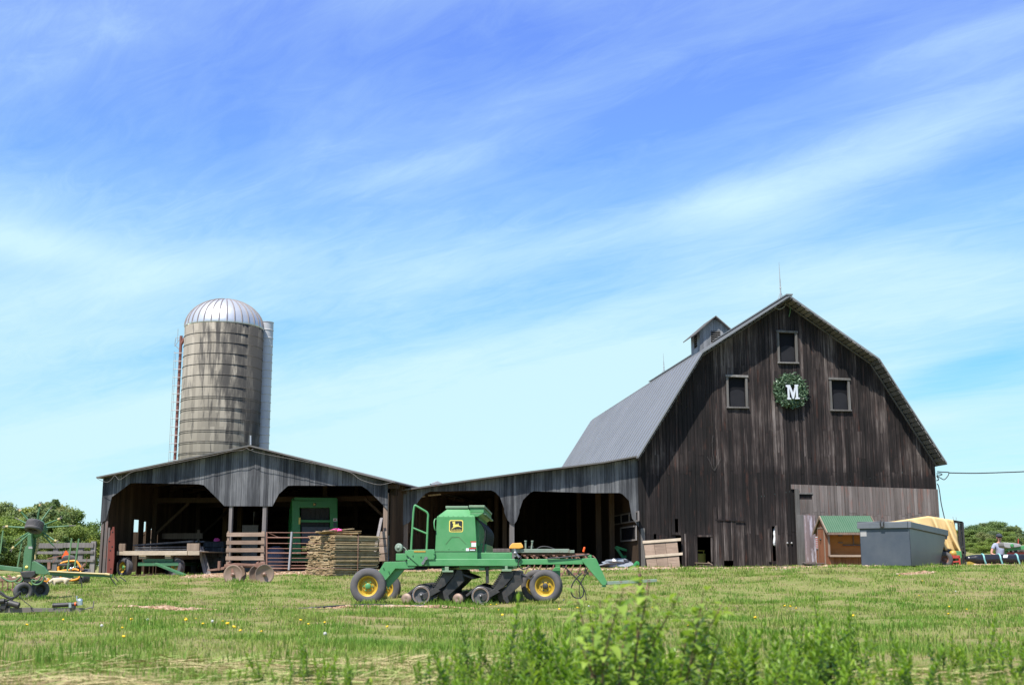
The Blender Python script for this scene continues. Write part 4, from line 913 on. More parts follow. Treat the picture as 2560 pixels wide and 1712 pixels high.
# openers
sc_ = 28.0 / FPX / 5.0575
def opener(y, cx_, cy_, kind):
    """one row unit under the frame; centre of its gauge wheel is given in the photo's zoom pixels"""
    c = D5(cx_, cy_, 0); c.y = y; o = lambda dx, dy, w=0: c + Vector((dx * sc_, w, -dy * sc_))
    mb = MB()
    pr = lambda pts, w0, w1: mb.prism([(o(*p).x, o(*p).z) for p in pts], y + w0, y + w1)
    pr([(280, -300), (400, -305), (405, -240), (290, -110), (190, -50), (150, -90), (250, -230)], .02, .12)
    pr([(440, -310), (500, -300), (528, -170), (470, -110), (335, 10), (355, 70), (330, 95), (280, 40), (265, -40), (310, -110), (400, -230)], .06, .14)
    pr([(170, -90), (240, -50), (40, 60), (0, 40), (20, -10)], .0, .06)
    mb.bar(o(-180, 0, .08), o(-30, -120, .08), .05, .05); mb.bar(o(-30, -120, .08), o(180, -60, .08), .05, .06); mb.bar(o(480, -260, .12), o(650, -200, .12), .03, .04)
    mb.tube(o(0, 0, .2), o(0, 0, -.02), .03, None, 10)
    u = mb.build("row_opener", M['black'], dr, .006)
    mb = MB(); r = 112 * sc_
    mb.lathe([(r * .80, -.012), (r * .98, -.015), (r, 0), (r, .13), (r * .95, .14)], c + Vector((0, 0, 0)), (0, 1, 0), 28, 1, cap=False)
    mb.lathe([(r * .92, -.018), (r * .99, -.018), (r * .99, .0), (r * .92, .01)], c, (0, 1, 0), 28, 2, closed=True)
    mb.lathe([(r * .93, .012), (r * .45, .05), (r * .18, .03), (.0, .03)], c, (0, 1, 0), 28, 0, cap=False)
    mb.lathe([(.024, -.03), (.024, .04)], c, (0, 1, 0), 10, 2)
    mb.build("gauge_wheel", [M['gauge_face'], M['disc'], M['steel']], u)
    mb = MB(); q = o(-285, 40, .10) if kind else o(-190, 50, .06); mb.lathe([(.0, 0), (.05, -.02), (70 * sc_, .0), (72 * sc_, .02), (.05, .03), (0, .03)], q, (.35, 1, 0), 20)
    mb.build("closing_wheel", M['disc'], u)
    mb = MB(); coil(o(150, -105, .04), o(265, -285, .04), .032, 9, .009, mb); mb.build("coil_spring", M['black'], u)
    mb = MB(); q = o(300, -5, .16); mb.lathe([(0, -.01), (.17, 0), (.175, .004), (.17, .008), (0, .014)], q, (.12, 1, 0), 24); mb.build("coulter", M['black'], u)
M['gauge_face'] = paint("gauge_wheel_face", (.07, .07, .075, 1), (.13, .12, .115, 1), (.13, .08, .06, 1), rough=.6, scale=9, amt=.9, rust_amt=.62)
for k in range(8):
    opener(.12 + k * .44, 1020 + (2 if k else 0), 1300, 0); opener(.05 + k * .44, 1775, 1312, 1)
mb = MB(); q5(mb, 1290, 1432, 988, 1010, -.02, .1); q5(mb, 1325, 1375, 940, 990, .0, .1)
a = d6(275, 1000); q6(mb, 275, 400, 972, 1000, -.02, .1); q6(mb, 315, 350, 930, 975, 0, .1); q5(mb, 1842, 1882, 940, 1150, .12, .17, 1); mb.build_each("opener_mount", [M['lid'], M['black']], dr, .006)
# hydraulic hoses
mb = MB(); J = lambda pts, yl: smooth_path([D6(x, y, yl) for x, y in pts], 6)
mb.path(J(((1040, 930), (1100, 970), (1170, 1040), (1240, 1110), (1300, 1200), (1312, 1270), (1285, 1325), (1230, 1338), (1175, 1310), (1152, 1240), (1170, 1160), (1225, 1080), (1290, 1020)), -.03), .015, 7)
mb.path(J(((1370, 1000), (1310, 1080), (1262, 1170), (1255, 1270), (1275, 1350), (1320, 1395)), .02), .011, 6)
mb.path(J(((1340, 920), (1320, 1060), (1280, 1150), (1330, 1260), (1345, 1370)), .0), .012, 6)
mb.path(J(((420, 740), (450, 735), (480, 790), (520, 825), (490, 870), (485, 930), (540, 970), (600, 955), (640, 930)), -.03), .014, 7)
mb.path(J(((850, 838), (1000, 826), (1200, 808), (1380, 790)), -.02), .016, 7)
mb.build("hose", M['hose'], dr)
mb = MB(); p = D6(445, 770, -.04); mb.tube(p, p + Vector((.09, 0, -.1)), .028, None, 8); mb.tube(p + Vector((.0, 0, -.08)), p + Vector((-.01, 0, .1)), .03, None, 8); mb.ball(p, .05, 8); mb.build("hydraulic_coupling", M['steel'], dr)
# ============================================================ HARROW BEHIND THE DRILL
HF = Frame(gpt(zz(Z6, 700, 0)[0], 38), -2)
h6 = lambda x, y, yl=0.0: P(HF, Z6, x, y, yl); H6 = lambda x, y, yl=0.0: P3(HF, Z6, x, y, yl)
ha = fthing("tine_harrow", HF, "rusty tine harrow with a faded green top rail standing behind the seed drill", "harrow")
mb = MB(); a = h6(400, 765); b = h6(1130, 716); mb.box(a[0], b[0], -.05, .07, a[1], b[1], 0); a = h6(1130, 768); b = h6(1195, 730); mb.box(a[0], b[0], -.04, .06, a[1], b[1], 0); a = h6(90, 757); b = h6(400, 712); mb.box(a[0], b[0] - .002, -.04, .08, a[1], b[1], 1); mb.build("top_rail", [M['green_grey'], M['barn_low']], ha, .01)
mb = MB(); a = h6(520, 800); b = h6(1385, 774); mb.box(a[0], b[0], .1, .2, a[1], b[1]); mb.box(a[0], b[0], .7, .8, a[1], b[1])
for x in (560, 680, 800, 930, 1060, 1180, 1300): c = h6(x, 795)[0]; mb.box(c - .03, c + .05, -.06, .9, a[1] - .02, a[1] + .02); mb.bar((c, .05, a[1]), (c + .12, .05, a[1] - .09), .07, .08)
mb.build("frame", M['rust'], ha, .006)
mb = MB()
for i, x in enumerate((560, 640, 720, 800, 880, 960, 1040, 1130, 1220, 1320, 1420)):
    y = .1 + .6 * (i % 2); p = H6(x, 800, y); q = gz(HF, p.x, y)
    pts = smooth_path([p, p + Vector((.10, 0, -.10)), p + Vector((.13, 0, -.30)), p + Vector((.03, 0, -.52)), Vector((p.x - .06, y, q - .04))], 5); mb.path(pts, .022, 6)
    mb.bar(pts[-1] + Vector((0, 0, .16)), pts[-1], .09, .02)
mb.build("spring_tine", M['rust'], ha)
mb = MB(); mb.prism([h6(*p) for p in ((370, 700), (385, 672), (410, 645), (520, 640), (540, 668), (548, 700), (500, 712), (375, 712))], -.12, .16); mb.build("orange_cap", M['cap'], ha, .02)
mb = MB()
for x, x2 in ((577, 577), (650, 662)): p = H6(x, 715); q = H6(x2, 625); mb.tube(p, q, .028, None, 8); mb.tube(q, q + Vector((0, 0, .04)), .042, None, 8)
mb.build("lever_post", M['green_grey'], ha)
mb = MB(); mb.path(smooth_path([H6(x, y) for x, y in ((720, 716), (760, 692), (810, 685), (870, 692), (940, 716))]), .02, 6); mb.path([H6(680, 690), H6(610, 690)], .015, 6); mb.build("hose", M['hose'], ha)
mb = MB(); p = H6(1308, 752); q = H6(1320, 705); mb.tube(p, q, .035, None, 10); mb.ball(q, .036, 8); mb.build("red_handle", M['red_handle'] if 'red_handle' in M else M['smv'], ha)
# ============================================================ DISC HARROW
XF = Frame(gpt(zz(Z4, 305, 0)[0], 37), 0)
x4 = lambda x, y, yl=0.0: P(XF, Z4, x, y, yl); X4 = lambda x, y, yl=0.0: P3(XF, Z4, x, y, yl)
dh_ = fthing("disc_harrow", XF, "small rusty disc harrow on the grass in front of the slatted gate", "disc harrow")
mb = MB()
mb.prism([x4(*p) for p in ((200, 1165), (205, 1125), (330, 1108), (560, 1118), (700, 1095), (705, 1160), (600, 1165), (560, 1145), (400, 1140), (330, 1155))], -.05, .08)
a = x4(415, 1168); b = x4(705, 1150); mb.box(a[0], b[0], .12, .2, a[1], b[1]); mb.bar(X4(210, 1150, .0), X4(560, 1130, .9), .07, .07); mb.bar(X4(690, 1130, 0), X4(560, 1130, .9), .07, .07)
for x in (250, 600, 660): mb.bar(X4(x, 1115, 0), X4(x + 20, 1108, .5), .06, .09)
mb.build("frame", M['rust'], dh_, .008)
mb = MB(); mb.prism([x4(*p) for p in ((-15, 1190), (120, 1172), (205, 1150), (205, 1185), (125, 1200), (20, 1205))], -.03, .05); a = x4(120, 1198); b = x4(154, 1085); mb.box(a[0], b[0], -.06, .08, a[1], b[1]); mb.build("drawbar", M['rust'], dh_, .008)
def disc(c, ax, r, par):
    mb = MB(); mb.lathe([(0, .055), (r * .5, .045), (r * .85, .015), (r, -.015), (r * .99, -.02), (r * .84, .008), (r * .5, .036), (0, .044)], c, ax, 30); mb.lathe([(.06, -.03), (.05, .08)], c, ax, 10); return mb.build("disc", M['disc'], par)
rd = 118 * 37 / FPX / 4.885
c1 = X4(305, 1250, -.08); c2 = X4(690, 1245, -.08)
disc(c1, (.16, 1, 0), rd, dh_); disc(c2, (-.5, 1, 0), rd, dh_); disc(c2 + Vector((-.21, .12, 0)), (-.5, 1, 0), rd, dh_); disc(c1 + Vector((.05, .35, 0)), (.16, 1, 0), rd, dh_)
mb = MB(); mb.tube(c1 + Vector((-.02, -.08, 0)), c1 + Vector((.1, .6, 0)), .03); mb.tube(c2 + Vector((.04, -.08, 0)), c2 + Vector((-.35, .6, 0)), .03); mb.bar(c1, X4(290, 1150, 0), .05, .06); mb.bar(c2 + Vector((-.1, .1, 0)), X4(640, 1150, .05), .05, .06); mb.build("axle", M['rust'], dh_)
# ============================================================ THINGS IN THE GABLED SHED
def sub(F, Z, x, y, yl, rz=None):
    a = P(F, Z, x, y, yl); return Frame(F.w(a[0], yl, a[1]), math.degrees(F.rz) if rz is None else rz)
WF = sub(SF, Z3, 372, 1478, .55)
w3 = lambda x, y, yl=0.0: P(WF, Z3, x, y, yl); W3 = lambda x, y, yl=0.0: P3(WF, Z3, x, y, yl)
wg = fthing("hay_wagon", WF, "flat wooden hay wagon on a green running gear under the shed roof", "wagon")
mb = MB(); a = w3(300, 1252); b = w3(1000, 1204); mb.box(a[0], b[0], -.06, 0, a[1], b[1]); e = w3(232, 1250); mb.box(e[0], a[0] - .004, -.04, .02, e[1], b[1] - .01); e2 = w3(1128, 1245); mb.box(b[0] + .004, e2[0], -.03, .03, a[1], b[1])
for i in range(12): x0 = e[0] + (e2[0] - e[0]) * i / 12; mb.box(x0 + .004, x0 + (e2[0] - e[0]) / 12 - .004, .035, 4.6, b[1] - .05, b[1] - .012)
mb.build("deck", M['pale_wood'], wg, .008)
mb = MB(); a = w3(238, 1205); b = w3(312, 1125); mb.box(a[0], b[0], .04, .12, a[1], b[1]); a = w3(990, 1204); b = w3(1128, 1122); mb.box(a[0], b[0], -.02, .06, a[1] + .003, b[1]); mb.build_each("end_board", M['post'], wg, .008)
mb = MB(); a = w3(575, 1075, 4.4); b = w3(1160, 1010, 4.4); mb.box(a[0], b[0], 4.4, 4.44, a[1], b[1]); 
for x in (600, 1120): c = w3(x, 1000, 4.5); mb.box(c[0] - .05, c[0] + .05, 4.45, 4.53, w3(300, 1204)[1] - .02, c[1] + .1)
mb.build("rear_rack", M['post'], wg, .006)
mb = MB(); a = w3(450, 1292); b = w3(530, 1252); mb.box(a[0], b[0], .1, 4.4, a[1], b[1]); a = w3(735, 1290); b = w3(800, 1252); mb.box(a[0], b[0], .1, 4.4, a[1], b[1]); mb.build("bolster", M['pale_wood'], wg, .008)
mb = MB(); a = w3(490, 1322); b = w3(815, 1290); mb.box(a[0], b[0], .15, .35, a[1], b[1] - .003); a = w3(440, 1368); b = w3(885, 1326); mb.box(a[0], b[0], .1, .3, a[1], b[1]); mb.box(a[0], b[0], 3.6, 3.8, a[1], b[1]); mb.bar((w3(640, 1350)[0], .2, w3(0, 1345)[1]), (w3(640, 1350)[0], 3.7, w3(0, 1345)[1]), .12, .12)
mb.build("running_gear", M['gear'], wg, .01)
mb = MB(); mb.bar(W3(655, 1345, .05), W3(990, 1478, -1.0), .13, .09); mb.build("tongue", M['gear'], wg, .01)
wax = Vector((.42, .9, 0)).normalized(); wr_ = .37; zc_ = w3(372, 1383)[1]
wheel(wg, (w3(372, 0)[0], .15, zc_), wax, wr_, .24, .19, name="wheel"); wheel(wg, (w3(905, 0)[0], .32, zc_), -wax, wr_, .24, .19)
wheel(wg, (w3(400, 0)[0], 3.7, zc_), (1, 0, 0), wr_, .22, .19); wheel(wg, (w3(1100, 1350, 3.7)[0], 3.7, zc_), (1, 0, 0), wr_, .22, .19)
o = thing("plank_pile", WF.w(w3(650, 1190)[0], .5, w3(650, 1204)[1]), WF.rz, "pile of long dark planks lying on the hay wagon", "planks")
mb = MB()
for i in range(9):
    z = .02 + i // 3 * .09; y = (i % 3) * .35 + .1; s = random.uniform(-.06, .06); mb.bar((-1.15 + s, y, z + .02), (1.15 + s, y + .3, z + .05 + (.12 if i > 5 else 0)), .26, .05)
mb.build("plank", M['dark_plank'] if 'dark_plank' in M else M['shed'], o)
o = thing("pink_bundle", WF.w(w3(1290, 1085, 2)[0], 2, w3(1290, 1100, 2)[1]), WF.rz, "small crumpled pink bundle on the dark crate beside the wagon", "bundle")
def crumple(name, mat, par, sx_, sy_, sz_, n=2, seed=1, flat=0.0):
    rr = random.Random(seed); mb = MB(); N, K = 14, 9; vs = []; fs = []
    for i in range(K + 1):
        ph = math.pi * i / K
        for j in range(N):
            th = 2 * math.pi * j / N; q = 1 + rr.uniform(-.22, .22) + .18 * math.sin(3 * th + 5 * ph + seed); z = math.cos(ph) * q
            vs.append((math.sin(ph) * math.cos(th) * sx_ * q, math.sin(ph) * math.sin(th) * sy_ * q, max(0, (z + .75)) * sz_ * .6))
    for i in range(K):
        for j in range(N): fs.append((i * N + j, (i + 1) * N + j, (i + 1) * N + (j + 1) % N, i * N + (j + 1) % N))
    mb.add(vs, fs, 0, .5, False); return mb.build(name, mat, par)
crumple("cloth", M['pink'], o, .14, .1, .12)
CF = sub(SF, Z3, 1150, 1290, 3.2); o = fthing("dark_crate", CF, "dark wooden crate in shadow at the right end of the wagon", "crate")
CF2 = CF; mb = MB(); zg = gz(CF, 0.3, 0); zt = P(CF, Z3, 1150, 1110, 0)[1]
for i in range(6): z0 = zg + (zt - zg) * i / 6; mb.box(.05, .9, -.01, .02, z0 + .01, z0 + (zt - zg) / 6 - .01); mb.box(.05, .08, .02, .9, z0 + .01, z0 + (zt - zg) / 6 - .01); mb.box(.87, .9, .02, .9, z0 + .01, z0 + (zt - zg) / 6 - .01)
mb.build("side", M['shed'], o); mb = MB(); mb.box(.03, .92, -.02, .93, zt, zt + .03); mb.build("lid", M['shed'], o)
bpy.data.objects["pink_bundle"].location = CF.w(.45, .35, zt + .03)
# grey planks leaning in the bay
for k, (xa, xb, lab) in enumerate(((1195, 1120, "left one of two grey planks leaning beside the hay wagon"), (1235, 1150, "right one of two grey planks leaning beside the hay wagon"))):
    LF = sub(SF, Z3, xa, 1470, .9); o = fthing("leaning_plank", LF, lab, "plank", "planks leaning in the left bay"); mb = MB(); q = P(LF, Z3, xb, 1150 + 15 * k, .5); b0 = Vector((0, 0, gz(LF, 0, 0))); mb.bar(b0, (q[0], .5, q[1]), .13, .035, 0, up=(0, 1, 0)); mb.build("plank", M['grey_wood'], o)
# red board standing at the left corner
RF = sub(SF, Z3, 120, 1465, -.12); o = fthing("red_board", RF, "weathered red board standing upright at the left corner post of the shed", "board")
r3 = lambda x, y: P(RF, Z3, x, y); mb = MB()
mb.prism([r3(*p) for p in ((118, 1468), (135, 1075), (160, 1030), (162, 985), (178, 968), (180, 945), (202, 940), (205, 1110), (200, 1290), (190, 1400), (180, 1472))], -.02, .02)
mb.build("panel", M['red_wood'], o, .004)
mb = MB()
for x, y in ((150, 1100), (185, 1000), (160, 1200), (150, 1300), (180, 1160), (165, 1400)): p = r3(x, y); mb.lathe([(.03, -.024), (.03, -.018)], (p[0], 0, p[1]), (0, 1, 0), 8)
mb.build("nail_hole", M['dark'], o)
# round baler in the right bay
GF = sub(SF, Z4, 1035, 1045, 2.9, 15); g4 = lambda x, y, yl=0.0: P(GF, Z4, x, y, yl); G4 = lambda x, y, yl=0.0: P3(GF, Z4, x, y, yl)
rb_ = fthing("round_baler", GF, "tall green round baler parked in the right bay of the shed", "baler")
mb = MB()
mb.prism([g4(*p) for p in ((1030, 1010), (1024, 345), (1580, 345), (1592, 1010), (1500, 1010), (1488, 434), (1120, 434), (1138, 1010))], 0, .16)
mb.build("tailgate_frame", M['green3'], rb_, .02)
mb = MB(); x0, x1 = g4(1030, 500)[0], g4(1588, 500)[0]; zt, zb_ = g4(1300, 345)[1], g4(1300, 1010)[1]
n = 12; pr = [(0.16, zb_), (.16, zt)] + [(.16 + 1.5 * math.sin(t), zt - .9 + .98 * math.cos(t)) for t in [i * math.pi / 2 / n for i in range(n + 1)]] + [(1.66, zb_)]
for xx in (x0, x1 - .05): 
    m_ = len(pr); mb.add([(xx, y, z) for y, z in pr] + [(xx + .05, y, z) for y, z in pr], [tuple(range(m_)), tuple(range(2 * m_ - 1, m_ - 1, -1))] + [(i, m_ + i, m_ + (i + 1) % m_, (i + 1) % m_) for i in range(m_)])
mb.build("side_panel", M['green3'], rb_, .01)
mb = MB(); top = [(y, z) for y, z in pr[1:-1]]
for (ya, za), (yb_, zb2) in zip(top, top[1:]): mb.hexa([(x0 + .05, ya, za - .03), (x1 - .05, ya, za - .03), (x1 - .05, yb_, zb2 - .03), (x0 + .05, yb_, zb2 - .03), (x0 + .05, ya, za), (x1 - .05, ya, za), (x1 - .05, yb_, zb2), (x0 + .05, yb_, zb2)])
mb.box(x0 + .06, x1 - .06, .0, .3, zt + .0, zt + .11); mb.build("hood", M['green3'], rb_, .02)
mb = MB(); a = g4(1122, 1000, .2); b = g4(1486, 436, .2)
for i in range(6): xa = a[0] + (b[0] - a[0]) * i / 6; mb.box(xa + .01, xa + (b[0] - a[0]) / 6 - .01, .20, .22, a[1], b[1])
mb.box(a[0], b[0], .23, .25, a[1], b[1]); mb.build("belt", M['belt'], rb_)
mb = MB(); a = g4(1128, 610, .06); b = g4(1492, 585, .06); mb.box(a[0], b[0], .04, .12, a[1], b[1]); mb.build("crossbar", M['green3'], rb_, .008)
mb = MB(); a = g4(1140, 860, .1); b = g4(1488, 668, .1); mb.box(a[0], b[0], .06, .16, a[1], b[1]); q = g4(1310, 860, .1)[0]; mb.box(q - .01, q + .01, .05, .06, a[1], b[1]); mb.build("lower_panel", M['blue_grey'], rb_, .01)
mb = MB(); a = g4(1106, 634, -.004); b = g4(1130, 553, -.004); mb.box(a[0], b[0], -.012, -.001, a[1], b[1]); mb.build("yellow_reflector", M['badge_yellow'], rb_)
mb = MB(); a = g4(1528, 598, -.004); b = g4(1578, 562, -.004); mb.box(a[0], b[0], -.008, -.001, a[1], b[1], 0); c = g4(1550, 582); mb.lathe([(.03, -.011), (.03, -.009)], (c[0], 0, c[1]), (0, 1, 0), 10, 1); a = g4(1532, 665, -.004); b = g4(1572, 612, -.004); mb.box(a[0], b[0], -.008, -.001, a[1], b[1], 2); mb.build("decal", [M['white'], M['red'], M['blue_grey']], rb_)
a = g4(1280, 412, -.004); b = g4(1322, 374, -.004); mb = MB(); mb.prism(rrect(a[0], b[0], a[1], b[1], .03), -.006, -.001); bd = mb.build("badge", M['badge_black'], rb_)
mb = MB(); s = (b[0] - a[0]) / 330; mb.prism([((x - 636) * s + (a[0] + b[0]) / 2, -(y - 655) * s + (a[1] + b[1]) / 2) for x, y in DEER], -.010, -.007); mb.build("leaping_deer", M['badge_yellow'], bd)
mb = MB(); a = g4(1145, 960, -.05); b = g4(1210, 900, -.05); mb.box(a[0], b[0], -.08, 0, a[1], b[1], 0); mb.build("light_box", M['badge_yellow'], rb_, .01)
mb = MB(); c = G4(1078, 868, -.01); mb.lathe([(.06, -.02), (.05, 0)], c, (0, 1, 0), 14); mb.build("round_reflector", M['grey_sheet'], rb_)
wheel(rb_, (x0 - .18, .9, gz(GF, x0, .9) + .42), (1, 0, 0), .42, .3, .2); wheel(rb_, (x1 + .18, .9, gz(GF, x1, .9) + .42), (1, 0, 0), .42, .3, .2)
mb = MB(); mb.box(x0, x1, .5, 1.4, gz(GF, 0, 1) + .38, zb_ - .0); mb.build("chassis", M['green3'], rb_)
# slatted gate
KF2 = sub(SF, Z4, 230, 1180, -.22); k4 = lambda x, y, yl=0.0: P(KF2, Z4, x, y, yl)
o = fthing("slatted_gate", KF2, "wooden gate of four level boards closing the middle of the shed front", "gate")
for ya, yb in ((735, 786), (833, 882), (926, 976), (1024, 1074)):
    mb = MB(); l = 230 - (ya - 735) * .045; a = k4(l, yb); b = k4(697 - (ya - 735) * .03, ya); mb.box(a[0], b[0], -.03, .0, a[1], b[1]); mb.build("rail", M['slat'], o, .006)
for xa, xb in ((228, 262), (646, 690)): mb = MB(); a = k4(xa - 12, 1180); b = k4(xb, 720); mb.box(a[0], b[0], .003, .05, gz(KF2, a[0], 0) - .03, b[1]); mb.build("upright", M['slat'], o, .006)
# pipe gate
PF = sub(SF, Z4, 718, 1190, -.25); p4 = lambda x, y, yl=0.0: P3(PF, Z4, x, y, yl)
o = fthing("pipe_gate", PF, "rusty pipe gate with a grey upright tube across the right bay", "gate")
mb = MB()
for y, r in ((735, .014), (797, .024), (866, .013), (929, .013), (985, .024), (1047, .013), (1092, .013), (1135, .013), (1172, .024)): mb.path([p4(714, y), p4(1000, y + 2), p4(1180, y + (2 if r < .02 else 0)), p4(1750, y + 6)], r, 7)
mb.path([p4(740, 740), p4(860, 793)], .008, 5); mb.tube(p4(718, 1200), p4(718, 728), .03); mb.tube(p4(1750, 1200), p4(1750, 728), .03); mb.build("rail", M['rust'], o)
mb = MB(); mb.tube(p4(988, 1192, -.04), p4(1024, 726, -.04), .042, None, 12); mb.build("upright_tube", M['galv'], o)
# pale sheet and dark drum behind the gates
QF = sub(SF, Z4, 405, 1000, 4.5); o = fthing("pale_sheet", QF, "pale upright sheet in the shed behind the slatted gate", "sheet"); a = P(QF, Z4, 405, 850); b = P(QF, Z4, 612, 645); mb = MB(); mb.box(0, b[0], 0, .03, gz(QF, 0, 0), b[1]); 
for i in range(5): z = b[1] - .12 - i * .2; mb.box(0, b[0], -.012, -.001, z, z + .02)
mb.build("panel", M['grey_wood'], o)
QF = sub(SF, Z4, 810, 1200, 1.4); o = fthing("covered_drum", QF, "dark blue covered drum behind the pipe gate", "drum"); zg = gz(QF, 0, 0); zt = P(QF, Z4, 800, 900)[1]; mb = MB(); rr_ = P(QF, Z4, 925, 1000)[0]
mb.lathe([(rr_, zg), (rr_ * .98, zg + .3), (rr_ * .95, zt - .18), (rr_ * .75, zt - .06), (rr_ * .3, zt), (0, zt)], (0, 0.1, 0), (0, 0, 1), 20); mb.build("cover", M['blue_grey'], o)
# slab bundle
BFc = Frame(gpt(zz(Z4, 1535, 0)[0], 40.0), 47); sb = fthing("slab_bundle", BFc, "strapped bundle of rough sawn bark edged boards standing before the shed", "lumber")
zt_ = P(Frame(BFc.loc, 0), Z4, 1535, 755)[1]; Lx, Wy = 1.92, 1.38; mb = MB(); z = .02; rr = random.Random(5); lay = 0
while z < zt_ - .03:
    h = rr.uniform(.020, .036); y = -.02 + rr.uniform(-.05, .03); lay += 1; q = -.05 * (z < .45) + .03 * math.sin(z * 5)
    while y < Wy - .06:
        w = rr.uniform(.10, .26); x0 = rr.uniform(-.035, .035) + q; x1 = Lx + rr.uniform(-.14, .08); dz = rr.uniform(-.004, .004); t = rr.random()
        n0 = Vector((x0, y, z)); mb.hexa([(x0, y, z + dz), (x1, y, z + rr.uniform(-.01, .01)), (x1, y + w * .97, z + dz), (x0, y + w * .97, z + dz), (x0, y + .01, z + h + dz), (x1, y + .01, z + h + rr.uniform(-.008, .008)), (x1, y + w * .9, z + h + dz), (x0, y + w * .9, z + h + dz)], 0, t)
        y += w
    z += h + rr.uniform(.001, .014) + (.02 if lay % 7 == 0 else 0)
k_ = len(mb.f)
mb.m = [1 if (i % 6) in (2,) else 0 for i in range(k_)]
mb.build("board", [M['slab'], M['bark']], sb)
mb = MB()
for xs in (.95,): mb.path([(xs, -.07, 0), (xs, -.07, zt_ * .5), (xs, -.06, zt_ + .02), (xs, Wy * .5, zt_ + .03), (xs, Wy + .02, zt_ + .02), (xs, Wy + .03, 0)], .012, 4)
mb.build("steel_strap", M['rust'], sb)
for k, (xa, ya, xb, yb, lab) in enumerate(((1370, 708, 1800, 720, "thin warped loose board at the back on top of the slab bundle"), (1405, 685, 2010, 752, "long orange-tinged loose board across the slab bundle"), (1250, 738, 1700, 742, "broad pale loose board at the front on top of the slab bundle"))):
    yl = (.35, .55, .05)[k]; o = thing("loose_board", BFc.w(.4, .3, zt_ + .02 + .028 * k), R(15 + 14 * k), lab, "board", "loose boards on the slab bundle"); mb = MB(); L_ = (1.3, 1.6, 1.2)[k]
    mb.path([(-L_ / 2 + L_ * i / 6, .0, .02 * (i - 3) ** 2 / 9) for i in range(7)], .03, 4); mb.bar((-L_ / 2, 0, .02), (L_ / 2, .03, .025 + .05 * k), .16, .025); mb.build("plank", M['slab'], o)
o = thing("pink_cloth", BFc.w(.35, .35, zt_ + .085), R(10), "bright pink crumpled cloth lying on top of the slab bundle", "cloth"); crumple("folds", M['pink'], o, .20, .14, .10, seed=4)
# leaning pole
LF = sub(SF, Z4, 1985, 1205, -1.6); LF.loc.z = G(*LF.loc[:2]); o = fthing("leaning_pole", LF, "long grey pole leaning on the right corner post of the shed", "pole"); mb = MB(); q = P(LF, Z4, 2120, 560, 1.45); mb.bar((0, 0, 0), (q[0], 1.45, q[1]), .10, .05, up=(0, 1, 0)); mb.build("pole", M['grey_wood'], o, .006)
# white boards between the buildings
for k, (xa, xb, yt, lab) in enumerate(((600, 636, 545, "left one of two white boards between the shed and the lean-to"), (680, 722, 550, "right white board with a slanting edge between the shed and lean-to"))):
    F_ = Frame(gpt(zz(Z5, xa, 0)[0], 50), 0); o = fthing("white_board", F_, lab, "board", "white boards between the buildings"); b = P(F_, Z5, xb, 725); t = P(F_, Z5, xa, yt); mb = MB(); mb.prism([(0, -.02), (b[0], -.02), (b[0], t[1] - .5 if k else t[1]), (0, t[1])], 0, .03); mb.build("panel", M['white'], o)
# ============================================================ THINGS AT THE LEAN-TO AND THE BARN FRONT
F_ = sub(BF, Z7, 285, 1125, -.5); F_.loc.z = G(*F_.loc[:2]); o = fthing("leaning_pallet", F_, "brown wooden panel with two cross battens leaning on the barn front", "pallet")
f7 = lambda x, y, yl=0.0: P(F_, Z7, x, y, yl); lean = lambda y: .40 * (1130 - y) / 350
def slant(pts, d0, d1, mb, m=0):
    fr = [(*[f7(x, y, lean(y))[0]], lean(y) + d0, f7(x, y, lean(y))[1]) for x, y in pts]; bk = [(a, b + d1 - d0, c) for a, b, c in fr]; n = len(pts); mb.add(fr + bk, [tuple(range(n)), tuple(range(2 * n - 1, n - 1, -1))] + [((i + 1) % n, i, n + i, n + (i + 1) % n) for i in range(n)], m)
mb = MB()
for (x0, x1), (u0, u1) in (((225, 345), (278, 395)), ((348, 480), (398, 525)), ((483, 622), (528, 662))): slant([(u0, 1138), (u1, 1138), (x1, 800), (x0, 800)], 0, .03, mb)
mb.build("board", M['slat'], o, .004)
mb = MB(); slant([(218, 836), (664, 803), (664, 770), (215, 805)], -.05, -.003, mb); slant([(248, 1005), (684, 970), (684, 940), (245, 975)], -.05, -.003, mb); mb.build("batten", M['pale_wood'], o, .004)
F_ = sub(BF, Z7, 130, 1165, -.35); F_.loc.z = G(*F_.loc[:2]); o = fthing("green_housing", F_, "small bright green metal cover leaning at the right lean-to corner", "cover"); f7 = lambda x, y, yl=0.0: P(F_, Z7, x, y, yl); mb = MB()
mb.prism([f7(*p) for p in ((75, 1150), (120, 1070), (145, 1040), (172, 1048), (178, 1075), (130, 1165), (85, 1172))], -.08, .08); mb.build("shell", M['green3'], o, .02)
mb = MB(); mb.prism([f7(*p) for p in ((125, 1110), (145, 1075), (160, 1080), (140, 1115))], -.09, -.078); mb.build("slot", M['dark'], o)
F_ = sub(BF, Z6, 1850, 960, 2.0); F_.loc.z = G(*F_.loc[:2]); o = fthing("green_hitch_frame", F_, "dark green triangular hitch frame inside the lean-to", "hitch frame"); f6 = lambda x, y, yl=0.0: P3(F_, Z6, x, y, yl); mb = MB()
mb.bar(f6(1715, 690), f6(2000, 780), .07, .1); mb.bar(f6(1715, 690), f6(1860, 900), .07, .1); mb.bar(f6(1990, 780), f6(1900, 950), .1, .1); mb.prism([P(F_, Z6, *p) for p in ((1820, 800), (1995, 790), (1990, 900), (1880, 940))], .05, .3); mb.build("frame", M['green3'], o, .01)
